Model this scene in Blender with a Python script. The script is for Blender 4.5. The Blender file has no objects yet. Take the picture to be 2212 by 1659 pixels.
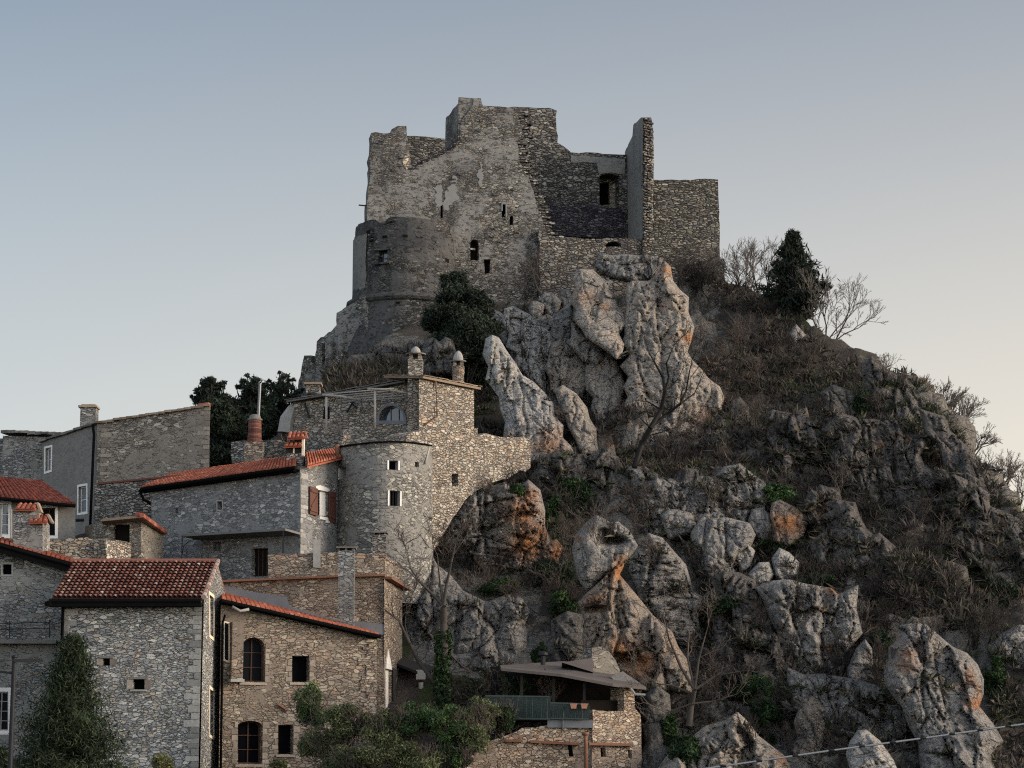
import bpy, math, random
import numpy as np
from mathutils import Vector
from mathutils.geometry import tessellate_polygon
from mathutils.bvhtree import BVHTree
R = math.radians
C = bpy.context.scene.collection
SC = bpy.context.scene

# ------------------------------------------------------------------ camera, sky, sun
FPX = 1106 / math.tan(R(12.5)); PITCH = R(9.8); CZ = 2.0
cam = bpy.data.cameras.new('camera'); cam.lens = 18 / math.tan(R(12.5)); cam.sensor_width = 36
cam.clip_end = 9000; cam.clip_start = 0.5
co = bpy.data.objects.new('camera', cam); C.objects.link(co)
co.location = (0, 0, CZ); co.rotation_euler = (R(90) + PITCH, 0, 0)
SC.camera = co

SUN_EL, SUN_AZ = R(13), R(99)          # azimuth measured from +Y (view direction) towards +X
wd = bpy.data.worlds.new('World'); SC.world = wd; wd.use_nodes = True
wn, wl = wd.node_tree.nodes, wd.node_tree.links
bg = wn['Background']
sky = wn.new('ShaderNodeTexSky'); sky.sky_type = 'NISHITA'; sky.sun_disc = False
sky.sun_elevation = SUN_EL; sky.sun_rotation = SUN_AZ
sky.altitude = 300; sky.air_density = 1.0; sky.dust_density = 1.3; sky.ozone_density = 2.0
# thin evening veil: whitish air low down, slightly rosy towards the sun side
tc = wn.new('ShaderNodeTexCoord'); sx = wn.new('ShaderNodeSeparateXYZ')
wl.new(tc.outputs['Generated'], sx.inputs[0])
up = wn.new('ShaderNodeMapRange'); up.interpolation_type = 'SMOOTHSTEP'
up.inputs['From Min'].default_value = 0.0; up.inputs['From Max'].default_value = 0.42
up.inputs['To Min'].default_value = 0.97; up.inputs['To Max'].default_value = 0.16
wl.new(sx.outputs['Z'], up.inputs['Value'])
side = wn.new('ShaderNodeMapRange')
side.inputs['From Min'].default_value = -0.22; side.inputs['From Max'].default_value = 0.26
wl.new(sx.outputs['X'], side.inputs['Value'])
veil = wn.new('ShaderNodeMix'); veil.data_type = 'RGBA'
veil.inputs[6].default_value = (6.0, 6.05, 5.8, 1); veil.inputs[7].default_value = (8.0, 7.1, 5.95, 1)
wl.new(side.outputs[0], veil.inputs[0])
mx = wn.new('ShaderNodeMix'); mx.data_type = 'RGBA'
wl.new(up.outputs[0], mx.inputs[0]); wl.new(sky.outputs[0], mx.inputs[6]); wl.new(veil.outputs[2], mx.inputs[7])
# added fill light: the sky half behind the viewer is brightened
back_fill = wn.new('ShaderNodeMapRange'); back_fill.interpolation_type = 'SMOOTHSTEP'
back_fill.inputs['From Min'].default_value = 0.55; back_fill.inputs['From Max'].default_value = -0.75
back_fill.inputs['To Min'].default_value = 1.0; back_fill.inputs['To Max'].default_value = 2.9
wl.new(sx.outputs['Y'], back_fill.inputs['Value'])
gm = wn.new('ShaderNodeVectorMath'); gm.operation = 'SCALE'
wl.new(mx.outputs[2], gm.inputs[0]); wl.new(back_fill.outputs[0], gm.inputs['Scale'])
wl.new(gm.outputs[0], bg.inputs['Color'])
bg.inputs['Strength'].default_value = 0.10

sl = bpy.data.lights.new('sun', 'SUN'); sl.energy = 4.3; sl.angle = R(34); sl.color = (1, .85, .69)
so = bpy.data.objects.new('sun', sl); C.objects.link(so)
sdir = Vector((math.sin(SUN_AZ) * math.cos(SUN_EL), math.cos(SUN_AZ) * math.cos(SUN_EL), math.sin(SUN_EL)))
so.rotation_euler = sdir.to_track_quat('Z', 'Y').to_euler()
so.location = (60, 20, 60)
SC.view_settings.view_transform = 'Standard'; SC.view_settings.look = 'None'
SC.view_settings.gamma = 1; SC.view_settings.use_curve_mapping = False
SC.view_settings.exposure = 0.35
SC.render.engine = 'CYCLES'
SC.cycles.max_bounces = 5; SC.cycles.diffuse_bounces = 3; SC.cycles.transparent_max_bounces = 4
SC.cycles.use_denoising = False
SC.cycles.pixel_filter_type = 'BLACKMAN_HARRIS'; SC.cycles.filter_width = 1.15

# ------------------------------------------------------------------ helpers: geometry
cp, sp = math.cos(PITCH), math.sin(PITCH)
def ray(u, v):
    return Vector((u - 1106, FPX * cp - (829.5 - v) * sp, FPX * sp + (829.5 - v) * cp))
def P(u, v, Y):
    d = ray(u, v); k = Y / d.y
    return Vector((d.x * k, Y, CZ + d.z * k))

ORG = {}
def org(o): return ORG.get(o.name, Vector((0, 0, 0))) if o else Vector((0, 0, 0))
def tag(o, label=None, cat=None, group=None, kind=None):
    if label: o['label'] = label
    if cat: o['category'] = cat
    if group: o['group'] = group
    if kind: o['kind'] = kind
    return o
def thing(name, label, cat, loc, group=None):
    o = bpy.data.objects.new(name, None); C.objects.link(o); o.location = loc
    o.empty_display_size = .3
    ORG[o.name] = Vector(loc)
    return tag(o, label, cat, group)

def mk(name, V, F, mat, parent=None, smooth=False, tint=None, origin=None, extra=None):
    V = np.asarray(V, dtype=np.float64).reshape(-1, 3)
    og = Vector(origin) if origin is not None else org(parent)
    V = V - np.array(og)[None, :]
    me = bpy.data.meshes.new(name)
    if isinstance(F, np.ndarray):
        n, k = F.shape
        me.vertices.add(len(V)); me.vertices.foreach_set('co', V.astype(np.float32).ravel())
        me.loops.add(n * k); me.loops.foreach_set('vertex_index', F.astype(np.int32).ravel())
        me.polygons.add(n); me.polygons.foreach_set('loop_start', np.arange(0, n * k, k, dtype=np.int32))
        me.polygons.foreach_set('loop_total', np.full(n, k, dtype=np.int32))
        me.update(calc_edges=True)
    else:
        me.from_pydata([tuple(v) for v in V], [], F); me.update()
    me.validate()
    if smooth:
        me.polygons.foreach_set('use_smooth', np.ones(len(me.polygons), dtype=bool))
    if tint is not None:
        a = me.attributes.new('tint', 'FLOAT', 'POINT'); a.data.foreach_set('value', np.asarray(tint, dtype=np.float32))
    for kx, vv in (extra or {}).items():
        a = me.attributes.new(kx, 'FLOAT', 'POINT'); a.data.foreach_set('value', np.asarray(vv, dtype=np.float32))
    me.materials.append(mat)
    o = bpy.data.objects.new(name, me); C.objects.link(o)
    if parent: o.parent = parent
    if origin is not None: o.location = og
    ORG[o.name] = og
    return o

class MB:
    def __init__(s): s.v = []; s.f = []; s.t = []
    def add(s, vs, fs, tint=0.5):
        b = len(s.v); s.v += [tuple(x) for x in vs]; s.f += [tuple(i + b for i in f) for f in fs]
        s.t += [tint] * len(vs); return s
    def box(s, c, ex, ey, ez, tint=.5):
        c, ex, ey, ez = map(Vector, (c, ex, ey, ez))
        vs = [c + a * ex + b * ey + d * ez for a in (-1, 1) for b in (-1, 1) for d in (-1, 1)]
        return s.add(vs, [(0, 1, 3, 2), (4, 6, 7, 5), (0, 4, 5, 1), (2, 3, 7, 6), (0, 2, 6, 4), (1, 5, 7, 3)], tint)
    def beam(s, a, b, w, h=None, tint=.5):
        a, b = Vector(a), Vector(b); d = b - a; h = h or w
        n = d.normalized(); r = n.cross(Vector((0, 0, 1)))
        r = Vector((1, 0, 0)) if r.length < 1e-3 else r.normalized()
        q = r.cross(n).normalized()
        return s.box((a + b) / 2, d / 2, r * w / 2, q * h / 2, tint)
    def tube(s, pts, r, k=8, cap=True, tint=.5):
        pts = [Vector(p) for p in pts]; rs = r if isinstance(r, (list, tuple)) else [r] * len(pts)
        b = len(s.v)
        for i, p in enumerate(pts):
            d = (pts[min(i + 1, len(pts) - 1)] - pts[max(i - 1, 0)]).normalized()
            a = d.orthogonal() if abs(d.z) < .95 else Vector((1, 0, 0))
            if abs(d.z) < .95: a = d.cross(Vector((0, 0, 1)))
            a = (a - d * a.dot(d)).normalized(); c = d.cross(a)
            for j in range(k):
                t = 2 * math.pi * j / k; s.v.append(tuple(p + (a * math.cos(t) + c * math.sin(t)) * rs[i])); s.t.append(tint)
        for i in range(len(pts) - 1):
            for j in range(k):
                s.f.append((b + i * k + j, b + i * k + (j + 1) % k, b + (i + 1) * k + (j + 1) % k, b + (i + 1) * k + j))
        if cap:
            s.f.append(tuple(b + j for j in range(k))[::-1]); e = b + (len(pts) - 1) * k; s.f.append(tuple(e + j for j in range(k)))
        return s
    def lathe(s, c, prof, k=32, jit=0, rnd=None, cap=True, tint=.5):
        c = Vector(c); b = len(s.v)
        for r, z in prof:
            for j in range(k):
                t = 2 * math.pi * j / k
                rr = r * (1 + (rnd.uniform(-jit, jit) if rnd else 0))
                s.v.append((c.x + rr * math.cos(t), c.y + rr * math.sin(t), c.z + z)); s.t.append(tint)
        for i in range(len(prof) - 1):
            for j in range(k):
                s.f.append((b + i * k + j, b + i * k + (j + 1) % k, b + (i + 1) * k + (j + 1) % k, b + (i + 1) * k + j))
        if cap:
            e = b + (len(prof) - 1) * k; s.f.append(tuple(e + j for j in range(k)))
        return s
    def build(s, name, mat, parent=None, smooth=False, origin=None):
        return mk(name, s.v, s.f, mat, parent, smooth, s.t, origin)

class Plane:
    """vertical plane through two plan points given as (u, Y); 2-D coordinates (s, z)"""
    def __init__(p, A, B, vm=1200):
        a = P(A[0], vm, A[1]); b = P(B[0], vm, B[1])
        p.o = Vector((a.x, a.y, 0)); d = Vector((b.x - a.x, b.y - a.y, 0)); p.L = d.length; p.e = d.normalized()
        p.n = Vector((p.e.y, -p.e.x, 0))
        if p.n.dot(p.o - Vector((0, 0, 0))) > 0: p.n = -p.n
    def px(p, u, v):
        d = ray(u, v); c = Vector((0, 0, CZ)); t = (p.o - c).dot(p.n) / d.dot(p.n); q = c + d * t
        return ((q - p.o).dot(p.e), q.z)
    def at(p, s, z, off=0.):
        q = p.o + p.e * s + p.n * off; return Vector((q.x, q.y, z))
    def pts(p, l): return [p.px(*q) for q in l]
    def shifted(p, off):
        q = object.__new__(Plane); q.o = p.o + p.n * off; q.L = p.L; q.e = p.e; q.n = p.n; return q

def rect(u0, v0, u1, v1): return [(u0, v0), (u1, v0), (u1, v1), (u0, v1)]
def arch(u0, v0, u1, v1, rise, n=7):
    """pixel outline with an arched head: v0 is the crown"""
    o = [(u1, v1), (u0, v1)]
    for i in range(n + 1):
        t = math.pi * (1 - i / n); o.append(((u0 + u1) / 2 + math.cos(t) * (u1 - u0) / 2, v0 + rise - math.sin(t) * rise))
    return o
def rough(poly, step, amp, rnd, skip=()):
    """subdivide an (s,z) outline and jog it like broken masonry"""
    out = []
    n = len(poly)
    for i in range(n):
        a, b = poly[i], poly[(i + 1) % n]
        out.append(a)
        if i in skip: continue
        L = math.hypot(b[0] - a[0], b[1] - a[1]); k = int(L / step)
        for j in range(1, k):
            t = (j + rnd.uniform(-.3, .3)) / k
            nx, nz = -(b[1] - a[1]) / L, (b[0] - a[0]) / L
            d = rnd.uniform(-amp, amp)
            out.append((a[0] + (b[0] - a[0]) * t + nx * d, a[1] + (b[1] - a[1]) * t + nz * d))
    return out
def area2(p): return sum(p[i][0] * p[(i + 1) % len(p)][1] - p[(i + 1) % len(p)][0] * p[i][1] for i in range(len(p)))
def panel(mb, pl, outer, holes=(), thick=0., reveal=.3, off=0., tint=.5):
    """wall sheet (thick=0) or solid slab with openings; outlines in (s,z)"""
    loops = [outer] + list(holes)
    loops = [l if (area2(l) > 0) == (i == 0) else l[::-1] for i, l in enumerate(loops)]
    tri = tessellate_polygon([[Vector((a, b, 0)) for a, b in l] for l in loops])
    flat = [q for l in loops for q in l]
    vs = [pl.at(a, b, off) for a, b in flat]
    mb.add(vs, [tuple(t) for t in tri], tint)
    if thick:
        vs2 = [pl.at(a, b, off - thick) for a, b in flat]; mb.add(vs2, [tuple(t)[::-1] for t in tri], tint)
    k = 0
    for i, l in enumerate(loops):
        d = thick if i == 0 else (thick or reveal)
        if d:
            n = len(l)
            a = [pl.at(x, z, off) for x, z in l]; b = [pl.at(x, z, off - d) for x, z in l]
            mb.add(a + b, [(j, (j + 1) % n, n + (j + 1) % n, n + j) for j in range(n)], tint)
def ring(mb, pl, poly, w, off, th):
    """flat band round an opening, w wide, standing th proud"""
    n = len(poly)
    cx = sum(q[0] for q in poly) / n; cz = sum(q[1] for q in poly) / n
    xs = [q[0] for q in poly]; zs = [q[1] for q in poly]; hx = (max(xs) - min(xs)) / 2; hz = (max(zs) - min(zs)) / 2
    out = [(cx + (x - cx) * (hx + w) / hx, cz + (z - cz) * (hz + w) / hz) for x, z in poly]
    for (a, b) in ((0, off + th),):
        vi = [pl.at(x, z, b) for x, z in poly]; vo = [pl.at(x, z, b) for x, z in out]
        vi2 = [pl.at(x, z, off) for x, z in poly]; vo2 = [pl.at(x, z, off) for x, z in out]
        fs = []
        for j in range(n):
            k = (j + 1) % n
            fs += [(j, k, n + k, n + j), (n + j, n + k, 3 * n + k, 3 * n + j), (j, 2 * n + j, 2 * n + k, k)]
        mb.add(vi + vo + vi2 + vo2, fs)
def window(parent, pl, poly, kind='dark', frame=None, name='window', surround=None, bars=(1, 2), depth=.26, glass=None, sw=.1, sill=False):
    """poly in (s,z). part = window (frame ring or dark recess), sub-parts pane / surround / sill"""
    xs = [q[0] for q in poly]; zs = [q[1] for q in poly]; x0, x1, z0, z1 = min(xs), max(xs), min(zs), max(zs)
    mb = MB()
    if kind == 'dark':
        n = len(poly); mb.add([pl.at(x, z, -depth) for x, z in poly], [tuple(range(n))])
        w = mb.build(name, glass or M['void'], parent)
    else:
        inner = [(x0 + .07 + (x - x0) * (x1 - x0 - .14) / (x1 - x0), z0 + .07 + (z - z0) * (z1 - z0 - .14) / (z1 - z0)) for x, z in poly]
        ring(mb, pl, inner, .07, -depth + .01, .05)
        for i in range(1, bars[0] + 1):
            s = x0 + (x1 - x0) * i / (bars[0] + 1); mb.box(pl.at(s, (z0 + z1) / 2, -depth + .035), pl.e * .03, pl.n * .02, Vector((0, 0, (z1 - z0) / 2 - .05)))
        for i in range(1, bars[1] + 1):
            z = z0 + (z1 - z0) * i / (bars[1] + 1); mb.box(pl.at((x0 + x1) / 2, z, -depth + .034), pl.e * ((x1 - x0) / 2 - .05), pl.n * .017, Vector((0, 0, .02)))
        w = mb.build(name, frame or M['wood'], parent)
        m2 = MB(); n = len(poly); m2.add([pl.at(x, z, -depth) for x, z in poly], [tuple(range(n))])
        m2.build('pane', glass or M['glass'], w)
    if surround:
        m3 = MB(); ring(m3, pl, poly, sw, -.01, .04); m3.build('surround', surround, w)
    if sill:
        m4 = MB(); m4.box(pl.at((x0 + x1) / 2, z0 - .05, .06), pl.e * ((x1 - x0) / 2 + .14), pl.n * .1, Vector((0, 0, .04))); m4.build('sill', M['slab_pale'], w)
    return w

def bil(q, a, b):
    return (q[0] * (1 - a) + q[1] * a) * (1 - b) + (q[3] * (1 - a) + q[2] * a) * b
def tile_roof(parent, q, mat, w=.24, l=.38, rnd=None, th=.12, name='roof', amp=1., lap=.03, under=.35):
    """barrel tiles over a quad: eave-left, eave-right, ridge-right, ridge-left"""
    rnd = rnd or random.Random(1); q = [Vector(p) for p in q]
    W = (q[1] - q[0]).length; L = max((q[3] - q[0]).length, (q[2] - q[1]).length)
    nc, nr = max(2, round(W / w)), max(2, round(L / l))
    n = (q[1] - q[0]).cross(q[3] - q[0]).normalized()
    if n.z < 0: n = -n
    mb = MB()
    b = [p - n * th for p in q]
    mb.add(q + b, [(0, 1, 2, 3), (7, 6, 5, 4), (0, 4, 5, 1), (1, 5, 6, 2), (2, 6, 7, 3), (3, 7, 4, 0)], under)
    K = 6
    for i in range(nc):
        base = rnd.random()
        for j in range(nr):
            t = min(1, max(0, .75 * rnd.random() + .15 * base + (.3 if rnd.random() < .08 else 0)))
            vs = []; jo = rnd.uniform(-.012, .012); js = rnd.uniform(-.04, .04)
            for (bb, sc, lift) in ((j / nr - .02, 1.0, lap), ((j + 1.1) / nr, .78, .0)):
                bb = min(1.0, bb)
                for k in range(K):
                    an = math.pi * k / (K - 1)
                    a = (i + .5 - .44 * sc * math.cos(an) + js * .3) / nc
                    vs.append(bil(q, a, bb) + n * (amp * (w * .42 * sc * math.sin(an)) + lift * amp + jo + .01))
            fs = [(k, k + 1, K + k + 1, K + k) for k in range(K - 1)] + ([tuple(range(K))[::-1]] if lap < .05 else [])
            mb.add(vs, fs, t)
    return mb.build(name, mat, parent)
def slab_roof(parent, q, mat, w=.7, l=.5, rnd=None, th=.1, name='roof', over=.05):
    """lapped irregular stone slabs over a quad"""
    rnd = rnd or random.Random(2); q = [Vector(p) for p in q]
    W = (q[1] - q[0]).length; L = max((q[3] - q[0]).length, (q[2] - q[1]).length)
    nr = max(2, round(L / l)); n = (q[1] - q[0]).cross(q[3] - q[0]).normalized()
    if n.z < 0: n = -n
    mb = MB(); b = [p - n * th for p in q]
    mb.add(q + b, [(0, 1, 2, 3), (7, 6, 5, 4), (0, 4, 5, 1), (1, 5, 6, 2), (2, 6, 7, 3), (3, 7, 4, 0)], .4)
    for j in range(nr):
        a = -.01
        while a < 1:
            da = rnd.uniform(.5, 1.4) * w / W; a1 = min(1.01, a + da)
            d0 = rnd.uniform(-.12, .1) / nr; lift = rnd.uniform(.015, .05)
            p = [bil(q, a, j / nr - .08 / nr + d0) + n * (lift + .045), bil(q, a1 - .006, j / nr - .08 / nr + d0 * .6) + n * (lift + .045 + rnd.uniform(-.015, .02)),
                 bil(q, a1 - .006, min(1, (j + 1.2) / nr)) + n * .004, bil(q, a, min(1, (j + 1.2) / nr)) + n * .004]
            pb = [x - n * .045 for x in p]
            mb.add(p + pb, [(0, 1, 2, 3), (0, 4, 5, 1), (1, 5, 6, 2), (3, 7, 4, 0)], rnd.random())
            a = a1
    return mb.build(name, mat, parent)

# ------------------------------------------------------------------ helpers: noise (numpy)
def h3(ix, iy, iz, seed):
    with np.errstate(over='ignore'):
        h = ix.astype(np.uint32) * np.uint32(374761393) + iy.astype(np.uint32) * np.uint32(668265263) + iz.astype(np.uint32) * np.uint32(2147483647 - 58) + np.uint32(seed * 977 + 13)
        h = (h ^ (h >> np.uint32(13))) * np.uint32(1274126177); h = h ^ (h >> np.uint32(16))
        h = h * np.uint32(2246822519); h = h ^ (h >> np.uint32(13))
    return h.astype(np.float64) / 4294967295.0
def vnoise(Q, seed=0):
    f = np.floor(Q); i = f.astype(np.int64); t = Q - f; t = t * t * t * (t * (t * 6 - 15) + 10); r = 0
    for a in (0, 1):
        for b in (0, 1):
            for c in (0, 1):
                w = (t[:, 0] if a else 1 - t[:, 0]) * (t[:, 1] if b else 1 - t[:, 1]) * (t[:, 2] if c else 1 - t[:, 2])
                r = r + w * h3(i[:, 0] + a, i[:, 1] + b, i[:, 2] + c, seed)
    return r * 2 - 1
def fbm(Q, oct=4, seed=0, gain=.5):
    r = 0; a = 1; s = 0
    for o in range(oct):
        r = r + a * vnoise(Q * 2 ** o + o * 17.3, seed + o); s += a; a *= gain
    return r / s
def voro(Q, seed=0):
    f = np.floor(Q).astype(np.int64); n = len(Q)
    d1 = np.full(n, 9.); d2 = np.full(n, 9.); off = np.zeros((n, 3)); rnd = np.zeros((n, 4))
    for a in (-1, 0, 1):
        for b in (-1, 0, 1):
            for c in (-1, 0, 1):
                ix, iy, iz = f[:, 0] + a, f[:, 1] + b, f[:, 2] + c
                px = np.stack([ix + h3(ix, iy, iz, seed), iy + h3(ix, iy, iz, seed + 1), iz + h3(ix, iy, iz, seed + 2)], 1)
                dv = Q - px; d = np.sqrt((dv ** 2).sum(1))
                m = d < d1
                d2 = np.where(m, d1, np.minimum(d2, d)); d1 = np.where(m, d, d1)
                off[m] = dv[m]
                rr = np.stack([h3(ix, iy, iz, seed + k) for k in (3, 4, 5, 6)], 1); rnd[m] = rr[m]
    return d1, d2, off, rnd
def blocks(Q, seed, tilt=.8):
    """fractured-rock relief: every Voronoi cell is a tilted facet"""
    d1, d2, off, rn = voro(Q, seed)
    return .6 * (rn[:, 3] - .5) + tilt * ((rn[:, :3] - .5) * 2 * off).sum(1), d2 - d1

# ------------------------------------------------------------------ materials
M = {}
class NT:
    def __init__(s, name, rough=.9, spec=.25):
        s.m = bpy.data.materials.new(name); s.m.use_nodes = True
        s.t = s.m.node_tree; s.n = s.t.nodes; s.l = s.t.links
        s.b = s.n['Principled BSDF']; s.b.inputs['Roughness'].default_value = rough
        s.b.inputs['Specular IOR Level'].default_value = spec
        M[name] = s.m
    def put(s, v, i):
        if v is None: return
        if hasattr(v, 'links'): s.l.new(v, i)
        elif isinstance(v, (tuple, list)) and len(v) == 3 and i.type == 'RGBA': i.default_value = (*v, 1)
        else: i.default_value = v
    def obj(s): return s.n.new('ShaderNodeTexCoord').outputs['Object']
    def mapping(s, vec, scale, loc=(0, 0, 0), rot=(0, 0, 0)):
        k = s.n.new('ShaderNodeMapping'); s.put(vec, k.inputs[0]); k.inputs['Scale'].default_value = scale
        k.inputs['Location'].default_value = loc; k.inputs['Rotation'].default_value = rot; return k.outputs[0]
    def noise(s, vec, scale, detail=4, rough=.55, col=False):
        k = s.n.new('ShaderNodeTexNoise'); s.put(vec, k.inputs['Vector']); k.inputs['Scale'].default_value = scale
        k.inputs['Detail'].default_value = detail; k.inputs['Roughness'].default_value = rough
        return k.outputs['Color' if col else 'Fac']
    def voro(s, vec, scale, feat='F1', out='Distance', rnd=1.):
        k = s.n.new('ShaderNodeTexVoronoi'); k.feature = feat; s.put(vec, k.inputs['Vector']); k.inputs['Scale'].default_value = scale
        k.inputs['Randomness'].default_value = rnd; return k.outputs[out]
    def math(s, op, a, b=None, c=None, clamp=False):
        k = s.n.new('ShaderNodeMath'); k.operation = op; k.use_clamp = clamp
        s.put(a, k.inputs[0]); s.put(b, k.inputs[1]); s.put(c, k.inputs[2]); return k.outputs[0]
    def mr(s, v, a, b, c=0., d=1., smooth=True):
        k = s.n.new('ShaderNodeMapRange'); k.interpolation_type = 'SMOOTHSTEP' if smooth else 'LINEAR'
        s.put(v, k.inputs[0])
        for i, x in enumerate((a, b, c, d)): k.inputs[1 + i].default_value = x
        return k.outputs[0]
    def mix(s, f, a, b, mode='MIX'):
        k = s.n.new('ShaderNodeMix'); k.data_type = 'RGBA'; k.blend_type = mode
        s.put(f, k.inputs[0]); s.put(a, k.inputs[6]); s.put(b, k.inputs[7]); return k.outputs[2]
    def ramp(s, v, cols, const=False):
        k = s.n.new('ShaderNodeValToRGB'); e = k.color_ramp.elements; k.color_ramp.interpolation = 'CONSTANT' if const else 'LINEAR'
        s.put(v, k.inputs[0])
        while len(e) < len(cols): e.new(.5)
        for i, (p, c) in enumerate(cols): e[i].position = p; e[i].color = (*c, 1)
        return k.outputs[0]
    def sep(s, c, i):
        k = s.n.new('ShaderNodeSeparateColor'); s.put(c, k.inputs[0]); return k.outputs[i]
    def vadd(s, a, b, sc):
        k = s.n.new('ShaderNodeVectorMath'); k.operation = 'MULTIPLY_ADD'; s.put(b, k.inputs[0]); k.inputs[1].default_value = (sc, sc, sc); s.put(a, k.inputs[2]); return k.outputs[0]
    def attr(s, nm):
        k = s.n.new('ShaderNodeAttribute'); k.attribute_name = nm; return k.outputs['Fac']
    def bump(s, h, strength=.6, dist=.08):
        k = s.n.new('ShaderNodeBump'); k.inputs['Strength'].default_value = strength; k.inputs['Distance'].default_value = dist
        s.put(h, k.inputs['Height']); s.l.new(k.outputs[0], s.b.inputs['Normal'])
    def out(s, col, rough=None):
        s.put(col, s.b.inputs['Base Color']); s.put(rough, s.b.inputs['Roughness']); return s.m

def plain(name, col, rough=.8, var=.25, scale=3., spec=.3, metal=0.):
    s = NT(name, rough, spec); p = s.obj()
    n = s.noise(p, scale, 5); s.b.inputs['Metallic'].default_value = metal
    s.bump(s.noise(p, scale * 6, 3), .25, .02)
    return s.out(s.mix(n, tuple(c * (1 - var) for c in col), tuple(min(1, c * (1 + var)) for c in col)))

def stone(name, pal, mortar, sc=3.4, squash=2.1, joint=.09, plaster=None, pl_amt=.5, pl_sc=.35, stain=.35, stain_col=(.05, .048, .045), bump=.8, dark_joint=.5, streak=0., lum=1., con=1.):
    """rubble masonry: squashed cells of uneven size, sunken joints, optional coat of old render, weather stains"""
    joint *= .6; s = NT(name, .93, .12); p = s.obj()
    pw = s.vadd(p, s.noise(p, 1.3, 3, .6, True), .22)
    pw = s.vadd(pw, s.noise(p, 5.5, 2, .5, True), .07)
    q = s.mapping(pw, (1, 1, squash))
    big = s.noise(p, .9, 2)
    e1 = s.voro(q, sc, 'DISTANCE_TO_EDGE'); c1 = s.voro(q, sc, 'F1', 'Color')
    e2 = s.voro(q, sc * 1.5, 'DISTANCE_TO_EDGE'); c2 = s.voro(q, sc * 1.5, 'F1', 'Color')
    sel = s.mr(s.sep(s.voro(s.mapping(p, (1, 1, 1.6)), sc * .55, 'F1', 'Color'), 0), .45, .5)
    e = s.mix(sel, e1, s.math('MULTIPLY', e2, .8)); c = s.mix(sel, c1, c2)
    k = len(pal); r1 = s.sep(c, 0); r2 = s.sep(c, 1)
    col = s.ramp(r1, [(i / k, tuple(x * lum for x in pal[i])) for i in range(k)], True)
    col = s.mix(1., col, s.ramp(r2, [(0, (1 - .26 * con,) * 3), (.5, (.97, .97, .97)), (1, (1 + .26 * con, 1 + .25 * con, 1 + .22 * con))]), 'MULTIPLY')
    col = s.mix(.75, col, s.ramp(s.noise(p, 16, 4, .65), [(.25, (.62, .61, .6)), (.75, (1.36, 1.35, 1.33))]), 'MULTIPLY')
    jm = s.mr(e, joint * .25, joint, 1, 0)
    jn = s.ramp(s.noise(p, 2.2, 3), [(.35, tuple(x * lum for x in mortar)), (.62, tuple(x * dark_joint * lum for x in mortar))])
    col = s.mix(jm, col, jn)
    h = s.math('ADD', s.mr(e, 0, joint * 2.2), s.math('MULTIPLY', s.noise(p, 12, 5), .5))
    h = s.math('ADD', h, s.math('MULTIPLY', s.sep(c, 2), .55))
    if plaster:
        pm = s.noise(p, pl_sc, 8, .68)
        t = 1 - pl_amt
        pm = s.mr(pm, .30 + .4 * t - .035, .30 + .4 * t + .035)
        pc = s.mix(s.noise(p, 1.1, 7, .7), tuple(x * .62 * lum for x in plaster), tuple(x * 1.28 * lum for x in plaster))
        pc = s.mix(.6, pc, s.ramp(s.noise(p, 14, 4, .7), [(.3, (.72, .72, .72)), (.7, (1.22, 1.22, 1.2))]), 'MULTIPLY')
        pm2 = s.math('MULTIPLY', pm, s.mr(s.math('SUBTRACT', s.sep(c, 2), s.math('MULTIPLY', s.noise(p, 3.0, 3), .5)), .38, .5, 1, .25))
        col = s.mix(pm2, col, pc)
        h = s.mix(pm2, h, s.math('ADD', 1.25, s.math('MULTIPLY', s.noise(p, 3.5, 5), .5)))
    if stain:
        st = s.mr(s.noise(p, .22, 7, .65), .46, .68); st = s.math('MULTIPLY', st, stain)
        col = s.mix(st, col, stain_col)
    if streak:
        sv = s.noise(s.mapping(p, (1, 1, .09)), 1.5, 5, .65); col = s.mix(s.math('MULTIPLY', s.mr(sv, .5, .72), streak), col, tuple(x * .8 for x in stain_col))
    s.bump(h, bump, .09)
    return s.out(col)

G1, G2, G3, G4, G5 = (.3, .3, .29), (.22, .225, .225), (.4, .39, .36), (.16, .162, .163), (.28, .25, .21)
stone('stone_keep', [(.21, .2, .185), (.15, .145, .135), (.27, .255, .225), (.105, .1, .095), (.2, .17, .14)], (.15, .14, .125), 2.6, 2.2, .1, (.235, .225, .21), .5, .3, .68, (.06, .06, .062), 1., .45, .35, lum=.82, con=1.9)
stone('stone_ruin', [(.25, .24, .22), (.17, .165, .155), (.32, .305, .275), (.12, .115, .11), (.23, .2, .165)], (.075, .07, .064), 2.0, 2.3, .14, None, .5, .35, .45, (.055, .05, .055), 1.1, .4, lum=.74, con=1.8)
stone('stone_right_wall', [(.2, .19, .17), (.14, .135, .125), (.26, .25, .22), (.1, .095, .09), (.19, .17, .14)], (.055, .052, .047), 2.0, 2.8, .15, None, .5, .35, .4, (.04, .038, .037), 1.1, .4, lum=0.78, con=1.8)
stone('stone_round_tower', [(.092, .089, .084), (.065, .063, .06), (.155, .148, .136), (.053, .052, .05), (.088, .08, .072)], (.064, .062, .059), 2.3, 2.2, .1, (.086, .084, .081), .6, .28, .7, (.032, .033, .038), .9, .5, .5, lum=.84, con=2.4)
stone('stone_soot', [(.1, .09, .1), (.06, .055, .065), (.15, .14, .14), (.045, .042, .05)], (.032, .028, .034), 2.0, 2.5, .14, None, .5, .35, .5, (.03, .026, .034), 1., .5)
stone('render_tower', [(.2, .19, .17)], (.17, .16, .15), 2.5, 2, .05, (.2, .192, .175), .9, .6, .5, (.1, .098, .095), .6, .7, .4, lum=.8)
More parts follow.
